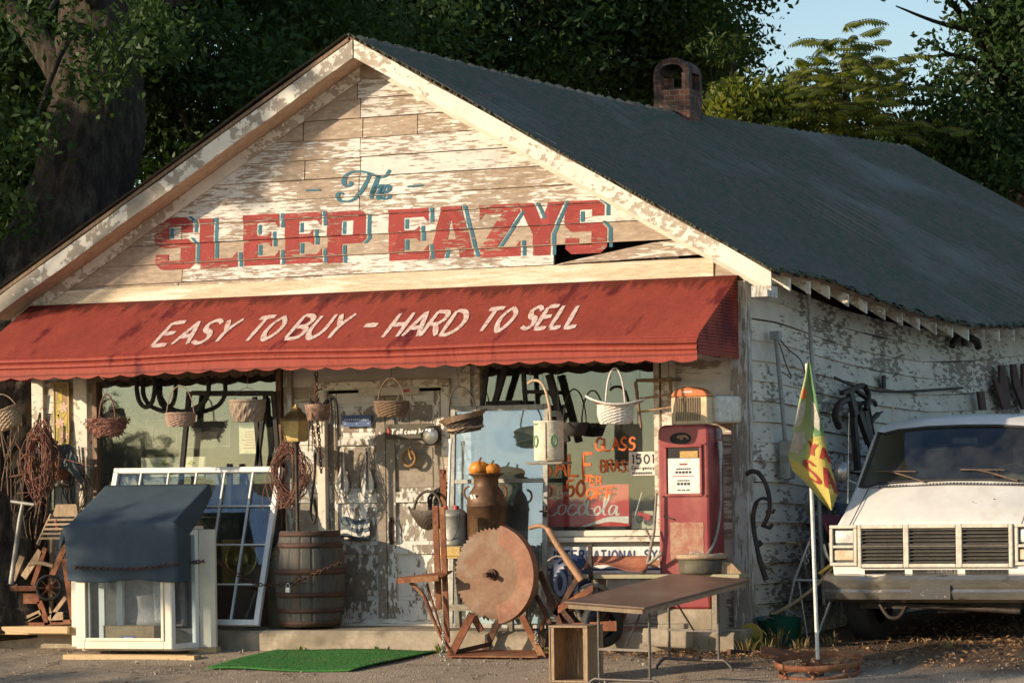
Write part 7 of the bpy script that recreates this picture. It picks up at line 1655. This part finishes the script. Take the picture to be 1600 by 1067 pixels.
# ------------------------------------------------------------------ trees
def leaf_arrays(clumps, size, seed, elong=2.1):
    'clumps: (centre, radius(xyz), count) -> vertices and quads of small pointed leaves'
    g = np.random.default_rng(seed); V = []
    for c, r, n in clumps:
        r = np.array(r if hasattr(r, '__len__') else (r, r, r), float)
        d = g.normal(size=(n, 3)); d /= np.linalg.norm(d, axis=1, keepdims=True)
        rad = g.random((n, 1))**.45
        p = np.array(c, float)+d*rad*r*(1+.25*g.normal(size=(n, 1)))
        s = size*(.6+.8*g.random((n, 1)))
        a = g.normal(size=(n, 3)); a[:, 2] -= .35; a /= np.linalg.norm(a, axis=1, keepdims=True)
        b = np.cross(a, g.normal(size=(n, 3))); b /= np.linalg.norm(b, axis=1, keepdims=True)
        nn = np.cross(a, b)
        V.append(np.stack([p-a*s*.5, p+b*s*.5/elong+nn*s*.06, p+a*s*.5, p-b*s*.5/elong+nn*s*.06], 1).reshape(-1, 3))
    V = np.concatenate(V); n = len(V)//4
    return V, np.arange(n*4, dtype=np.int32).reshape(n, 4)
def np_mesh(name, V, F, m, parent, off):
    me = bpy.data.meshes.new(name); V = V-np.array(off); nv, nf = len(V), len(F)
    me.vertices.add(nv); me.vertices.foreach_set('co', V.astype(np.float32).ravel())
    me.loops.add(nf*4); me.loops.foreach_set('vertex_index', F.ravel()); me.polygons.add(nf)
    me.polygons.foreach_set('loop_start', np.arange(0, nf*4, 4, dtype=np.int32)); me.update(calc_edges=True)
    me.materials.append(m); o = bpy.data.objects.new(name, me); COL.objects.link(o); o.parent = parent; return o
M['bark'] = mat('dark_bark', (.03,.025,.019), (.065,.052,.04), 3, (4,4,.8), .4, .62, .95, 0, 1.0, 6, .45, spec=.1, c3=(.10,.082,.062), s3=1.2, lo3=.55, hi3=.7)
LF = {'dark': leafmat('dark_oak_leaves', (.021,.046,.016), (.06,.10,.028), .3), 'mid': leafmat('mid_green_leaves', (.03,.058,.017), (.08,.11,.027), .35), 'lit': leafmat('yellow_green_leaves', (.075,.12,.022), (.21,.22,.045), .5), 'shade': leafmat('shade_leaves', (.02,.045,.015), (.045,.08,.025), .25)}
def tree(name, label, base, trunk, limbs, clumps, leaf, size, seed, group=None, cat='tree', fl=True, elong=2.1):
    t = thing(name, label, cat, base, group=group); B_ = Vector(base); mb = MB(); mb.T = Matrix.Translation(-B_)
    pts = spline([Vector(p) for p, r in trunk], 5); rs = [lin(i/(len(pts)-1)*(len(trunk)-1), [(k, r) for k, (p, r) in enumerate(trunk)]) for i in range(len(pts))]
    if fl and rs[0] > .4:                                         # deep fluted bark
        pts = spline(pts, 10); rs = [r for r in rs for _ in range(10)][:len(pts)]; nr = 72; n0 = len(mb.v)
        mb.tube(pts, rs, nr)
        for i in range(len(pts)):
            c_ = -B_+pts[i]
            for j in range(nr):
                k = n0+i*nr+j; v = Vector(mb.v[k]); a = j/nr*2*PI
                f = .06*math.sin(a*5+i*.02)+.035*math.sin(a*11+i*.05+1)+.022*math.sin(a*23+.13*i+math.sin(i*.21)*2)+.015*math.sin(a*37+i*.4)+.03*math.sin(i*.13+a*2)
                d = v-c_; mb.v[k] = tuple(c_+d*(1+f))
    else: mb.tube(pts, rs, 18 if fl else 8)
    mb.o('trunk', M['bark'], t)
    if limbs:
        mb = MB(); mb.T = Matrix.Translation(-B_)
        for L in limbs: 
            q = spline([Vector(p) for p in L[0]], 4); mb.tube(q, [L[1]*(1-.8*i/(len(q)-1)) for i in range(len(q))], 6)
        mb.o('limbs', M['bark'], t)
    V, F = leaf_arrays(clumps, size, seed, elong); np_mesh('crown', V, F, LF[leaf], t, B_)
    return t
rt = random.Random(21)
def cl(px, py, d, r, n): w = W(px, py, d); return ((w.x, w.y, w.z), r, n)
def scatter(x0, x1, y0, y1, d0, d1, k, r0, r1, dens, keep=None):
    out = []
    while len(out) < k:
        px, py = rt.uniform(x0, x1), rt.uniform(y0, y1)
        if keep and not keep(px, py): continue
        r = rt.uniform(r0, r1); out.append(cl(px, py, rt.uniform(d0, d1), (r, r, r*.7), int(dens*r*r)))
    return out
def limbs_to(clumps, origin, every=4, r=.09):
    o_ = Vector(origin); L = []
    for c in clumps[::every]:
        e = Vector(c[0]); m_ = o_.lerp(e, .5)+Vector((0,0,.4)); L.append(([o_, m_, e], r))
    return L
rake_y = lambda px: 62+(555-px)*.74 if px < 555 else 62+(px-555)*.2
# the great old tree at the left corner
tb = W(-8, 985, 30.6); tb.z = G(tb.x, tb.y)
T = [(W(-8,1010,30.6), .62), (W(2,860,30.9), .47), (W(20,640,31.6), .46), (W(75,430,32.4), .52), (W(140,250,33), .50), (W(160,60,33.4), .44), (W(165,-200,33.8), .38), (W(200,-560,35), .28)]
ocl = scatter(-60, 560, -160, 430, 34.5, 39, 66, .5, 1.0, 1500, lambda x, y: y < rake_y(max(x, 0))+60 and (x > 215 or y < 40 or rt.random() < .16))
ocl += scatter(-60, 250, -80, 190, 31.2, 32.2, 15, .3, .55, 800)+scatter(-60, 60, 150, 420, 31.0, 32.0, 9, .3, .5, 700)
ocl += scatter(180, 420, 30, 190, 33.6, 34.2, 12, .3, .5, 1700)
# unseen leaf clumps added up-sun to shade the trunk, chimney and background trees
hi = []
sd = Vector(TOSUN)
def clear_of(p, r, keep, m=.6):
    for q in keep:
        v = p-Vector(q); t_ = v.dot(sd)
        if t_ > 0 and (v-sd*t_).length < r+m: return False
    return True
KEEP = [W(1300, 60, 43.2), W(1320, 130, 43.2), W(1350, 190, 43.2), W(1390, 120, 43.2), W(1260, 120, 43.2), W(1180, 180, 43), W(1220, 190, 43), W(1120, 160, 43), W(1420, 150, 45), W(1130, 60, 47), W(1060, 40, 46.5), W(300, 80, 33.8), W(330, 120, 33.8)]
TGT = [W(rt.uniform(-60, 1050), rt.uniform(-60, 240), rt.uniform(34, 47)) for _ in range(110)] + [W(x, y, 32.8) for x in (70, 110, 150, 190) for y in (40, 140, 240, 340, 440)] + [W(rt.uniform(1480, 1650), rt.uniform(0, 300), 45) for _ in range(24)] + [W(1055+dx, y, 35) for dx in (-20, 15) for y in (90, 130, 170)] + [W(rt.uniform(0, 230), rt.uniform(-60, 460), rt.uniform(32, 33)) for _ in range(40)]
for q in TGT:
    for tt in (9, 13, 17, 21):
        p = q+sd*(tt+rt.uniform(-2, 2))
        dd = (p-CP).dot(CF); px = 800+FP*(p-CP).dot(CR)/dd; py = YH-FP*(p-CP).dot(CU)/dd
        if (p.y < 2.2 and p.x+1.11*max(0, -p.y) > -7) or (-250 < px < 1850 and py > -190): continue
        r = rt.uniform(.8, 1.3)
        if clear_of(p, r, KEEP): hi.append(((p.x, p.y, p.z), (r, r, r*.7), int(170*r*r))); break
t_old = tree('old_oak', 'huge old tree with a thick leaning trunk at the left corner of the store', tb, T, [([W(150,200,33), W(60,60,33.5), W(-60,-60,34)], .26), ([W(160,60,33.4), W(300,-20,35), W(480,-60,37)], .22), ([W(40,560,32), W(-20,420,32), W(-80,330,32)], .25)]+limbs_to(ocl, W(160,40,33.4), 5, .08), ocl, 'dark', .10, 1)
V, F = leaf_arrays(hi, .34, 2); np_mesh('added_shade_clumps', V, F, LF['shade'], t_old, tb)  # sun-blocking clumps, added only for the shade they cast
# dark woods trees behind the store
BT = [('dark broad tree behind the left rake of the roof', 470, 700, 46, 30, 'dark'), ('dark broad tree behind the middle of the ridge', 720, 960, 48, 32, 'dark'), ('mid green tree rising behind the chimney', 930, 1215, 49.5, 36, 'mid')]
for i, (lab, x0, x1, d, k, lf_) in enumerate(BT):
    xm = (x0+x1)/2; b = W(xm, 700, d); b.z = .1
    c = scatter(x0-60, x1+ (60 if i < 2 else 0), -170, (150 if i == 0 else 190), d-2.5, d+3, k+18, .6, 1.15, 1000, (lambda x, y: True) if i < 2 else (lambda x, y: x < 1165-.3*max(0, y-40)))
    tree('woodland_tree', lab, b, [(b, .3), (W(xm, 300, d), .26), (W(xm+20, 0, d), .2), (W(xm+10, -200, d), .1)], limbs_to(c, W(xm+5, 120, d), 4, .09), c, lf_, .125, 10+i, group='trees behind the store', fl=False)
# bushes showing over the ridge right of the chimney
c = scatter(1255, 1420, 110, 225, 46.5, 48, 16, .3, .5, 520)
b = W(1340, 700, 47); b.z = .1
tree('sunlit_sapling', 'loose mid green sapling behind the feathery leaved tree', b, [(b, .08), (W(1340,300,47), .06), (W(1345,150,47), .03)], limbs_to(c, W(1340,260,47), 3, .03), c, 'mid', .13, 24, fl=False)
c = scatter(1080, 1250, 140, 215, 42.3, 43.4, 20, .25, .5, 900); b = W(1170, 700, 43); b.z = .1
tree('sunlit_sapling', 'small yellow green sapling showing over the ridge right of the chimney', b, [(b, .08), (W(1170,300,43), .06), (W(1170,150,43), .03)], limbs_to(c, W(1170,260,43), 3, .03), c, 'lit', .13, 20, fl=False)
c = scatter(1100, 1235, 60, 190, 45, 47, 16, .3, .6, 420); b = W(1120, 700, 46); b.z = .1
tree('airy_sapling', 'airy sapling with loose sprays beside the chimney', b, [(b, .09), (W(1130,300,46), .06), (W(1150,60,46), .02)], limbs_to(c, W(1130,280,46), 2, .03), c, 'mid', .15, 22, fl=False, elong=3.2)
# tree of heaven with long feathery fronds
def frond_tree(label, trunk, fr, leaf, base, seed):
    t = thing('feathery_tree', label, 'tree', base); g = random.Random(seed); B_ = Vector(base); mb = MB(); mb.T = Matrix.Translation(-B_)
    mb.tube(spline([p for p, r in trunk], 5), .03, 7); mb.o('trunk', M['bark'], t)
    V = []; st = MB(); st.T = Matrix.Translation(-B_)
    for (o_, az, L, droop) in fr:
        d = Vector((math.cos(az), math.sin(az), 0)); pts = [o_+d*L*s-Vector((0,0,droop*s*s*L))+Vector((0,0,.35*s*L)) for s in [k/11 for k in range(12)]]
        st.tube(pts, .006, 4)
        for k in range(1, 12):
            tng = (pts[k]-pts[k-1]).normalized(); sd = tng.cross(Vector((0,0,1))).normalized()
            for s in (-1, 1):
                ll = .15*math.sin(.5+2.3*k/11)*g.uniform(.85, 1.15); a = (sd*s*.6+tng*.3+Vector((0,0,-.62))).normalized(); b = a.cross(Vector((0,0,1)).cross(a)).normalized() if False else tng
                p0 = pts[k]; w = ll*.18
                V += [p0, p0+a*ll*.45+b*w, p0+a*ll, p0+a*ll*.45-b*w]
    st.o('frond_stems', M['bark'], t)
    V = np.array([tuple(v) for v in V]); F = np.arange(len(V), dtype=np.int32).reshape(-1, 4); np_mesh('crown', V, F, LF[leaf], t, B_)
fr = []; d = 43.2; stems = []
for (tx, ty, k) in ((1285, 46, 44), (1318, 30, 54), (1352, 52, 48), (1400, 84, 54), (1258, 100, 36)):
    for i in range(k):
        f = rt.random()**.75; py = ty+(215-ty)*f; px = tx+rt.gauss(0, 9+24*f)
        fr.append((W(px, py, d+rt.uniform(-1.2, 1.2)), rt.uniform(0, 2*PI), rt.uniform(.28, .62)*(.8+.3*f), rt.uniform(.15, .65)))
b = W(1320, 700, d); b.z = .1; frond_tree('tall feathery leaved tree against the pale sky right of the chimney', [(b, 0), (W(1322,300,d), 0), (W(1318,90,d), 0)], fr, 'lit', b, 5)
# dark trees at the right edge
c = scatter(1470, 1720, -120, 330, 43, 48, 62, .45, .95, 900, lambda x, y: x > 1520-(y-60)*.6 or (y < -50 and x > 1400))
c += scatter(1380, 1520, -90, 5, 43, 45, 10, .2, .38, 520) + scatter(1430, 1560, 20, 150, 43, 46, 12, .2, .36, 330) + scatter(1400, 1620, 190, 300, 44, 47, 26, .4, .7, 700)
b = W(1610, 700, 46); b.z = .1
tree('right_tree', 'dark leafy tree filling the top right corner beyond the roof', b, [(b, .35), (W(1600,300,46), .3), (W(1590,50,46), .2), (W(1570,-200,46), .1)], limbs_to(c, W(1595,180,46), 3, .08)+[([W(1590,60,45), W(1480,40,44.5), W(1400,10,44)], .06), ([W(1590,100,45), W(1500,90,44.5), W(1440,60,44)], .05)], c, 'dark', .115, 30, fl=False)
c = scatter(1380, 1640, 215, 420, 46, 50, 40, .5, .9, 1100); b = W(1480, 700, 48); b.z = .1
tree('thicket_tree', 'dense low thicket tree behind the far end of the roof', b, [(b, .2), (W(1480,300,48), .15), (W(1490,220,48), .08)], limbs_to(c, W(1490,330,48), 5, .05), c, 'mid', .12, 31, fl=False)
# dim undergrowth left of the store
c = scatter(-80, 130, 380, 760, 36, 40, 40, .5, 1.0, 600)+scatter(-120, 90, -60, 420, 38, 42, 50, .6, 1.0, 900); b = W(-20, 800, 38); b.z = .1
tree('undergrowth_shrub', 'dim leafy shrub behind the old tree at the left edge', b, [(b, .1), (W(-10,600,38), .06), (W(0,450,38), .03)], None, c, 'dark', .16, 32, cat='shrub', fl=False)

# roadside tree whose shade dapples the gable, and the tree line across the road (seen in the windows)
c = []
for (x, z, r, n) in ((-3.9,4.55,.40,420),(-3.1,5.0,.4,420),(-2.6,5.3,.38,380),(-2.15,5.0,.2,110),(-2.85,4.55,.22,140),(-1.75,5.4,.22,130),(-3.75,4.75,.35,300),(-3.3,4.85,.45,520),(-2.75,5.15,.42,460),(-2.3,5.5,.36,380),(-3.0,4.55,.22,110),(-2.55,4.8,.25,130),(-3.55,4.3,.2,90),(-1.9,5.75,.3,260),(-4.4,4.2,.3,200),(-2.65,4.62,.12,40),(-2.2,5.15,.2,70)):
    p = Vector((x, 0, z))+sd*rt.uniform(13, 16); c.append(((p.x, p.y, p.z), r, n))
for (x, y, r, n) in ((-3.7,-2.7,.45,240),(-5.0,-2.3,.5,240),(-2.6,-2.9,.35,120),(4.4,-2.2,.4,150),(5.2,-1.8,.4,150)):
    p = Vector((x, y, G(x, y)))+sd*rt.uniform(15, 19); c.append(((p.x, p.y, p.z), (r, r, r*.5), n))
for (x, z, r, n) in ((-2.25,.55,.3,190),(-1.75,.42,.26,160),(-1.3,.38,.22,110),(-2.6,.75,.26,130)):  # clumps added up-sun to darken the barrel and lower door
    p = Vector((x, -.2, z))+sd*rt.uniform(15, 17); c.append(((p.x, p.y, p.z), r, n))
for (x, y, z, r, n) in ((-2.75,-.8,.45,.25,200),(-2.5,-.8,.8,.25,200),(-2.3,-.8,.45,.25,200),(-2.55,-.8,1.02,.16,70),(-2.2,-.7,.8,.18,90)):  # further added clumps that keep sun off the barrel front
    p = Vector((x, y, z))+sd*rt.uniform(15, 17); c.append(((p.x, p.y, p.z), r, n))
bx = Vector((-18.5, -9.5, -.42)); tree('roadside_tree', 'roadside tree left of the forecourt shading the gable, with clumps added to shade the barrel', bx, [(bx, .3), (bx+Vector((.3,0,2.5)), .24), (bx+Vector((.9,.2,5)), .18), (bx+Vector((1.5,.3,7.5)), .1)], limbs_to(c, bx+Vector((.8,.2,4.5)), 2, .05), c, 'mid', .13, 40)
for i in range(9):
    x = -75+i*11+rt.uniform(-3, 3); y = -62+rt.uniform(-6, 6); b = Vector((x, y, -.42)); h = rt.uniform(1.6, 3.0) if i % 3 else 4.8
    c = [((x+rt.gauss(0, 1.6), y+rt.gauss(0, 1.2), h*rt.uniform(.35, 1)), (1.6, 1.3, .7), 260) for _ in range(10)]
    tree('road_tree', 'tree in the row across the road from the store', b, [(b, .2), (b+Vector((0,0,h*.5)), .14), (b+Vector((.2,0,h*.9)), .06)], None, c, 'mid', .5, 50+i, group='trees across the road', fl=False)
# far woods closing the view behind and beside the store
c = []
for i in range(150):
    a = rt.uniform(-1.25, 1.45); r = rt.uniform(62, 80); x, y = -2+r*math.sin(a), -5+r*math.cos(a)
    c.append(((x, y, rt.uniform(1, 6.0)), (3.4, 3.4, 1.9), 210))
V, F = leaf_arrays(c, .75, 77); wd = np_mesh('far_woods', V, F, LF['dark'], None, (0, 0, 0)); tag(wd, 'dark far woods closing the view behind the store', 'woods', kind='stuff')
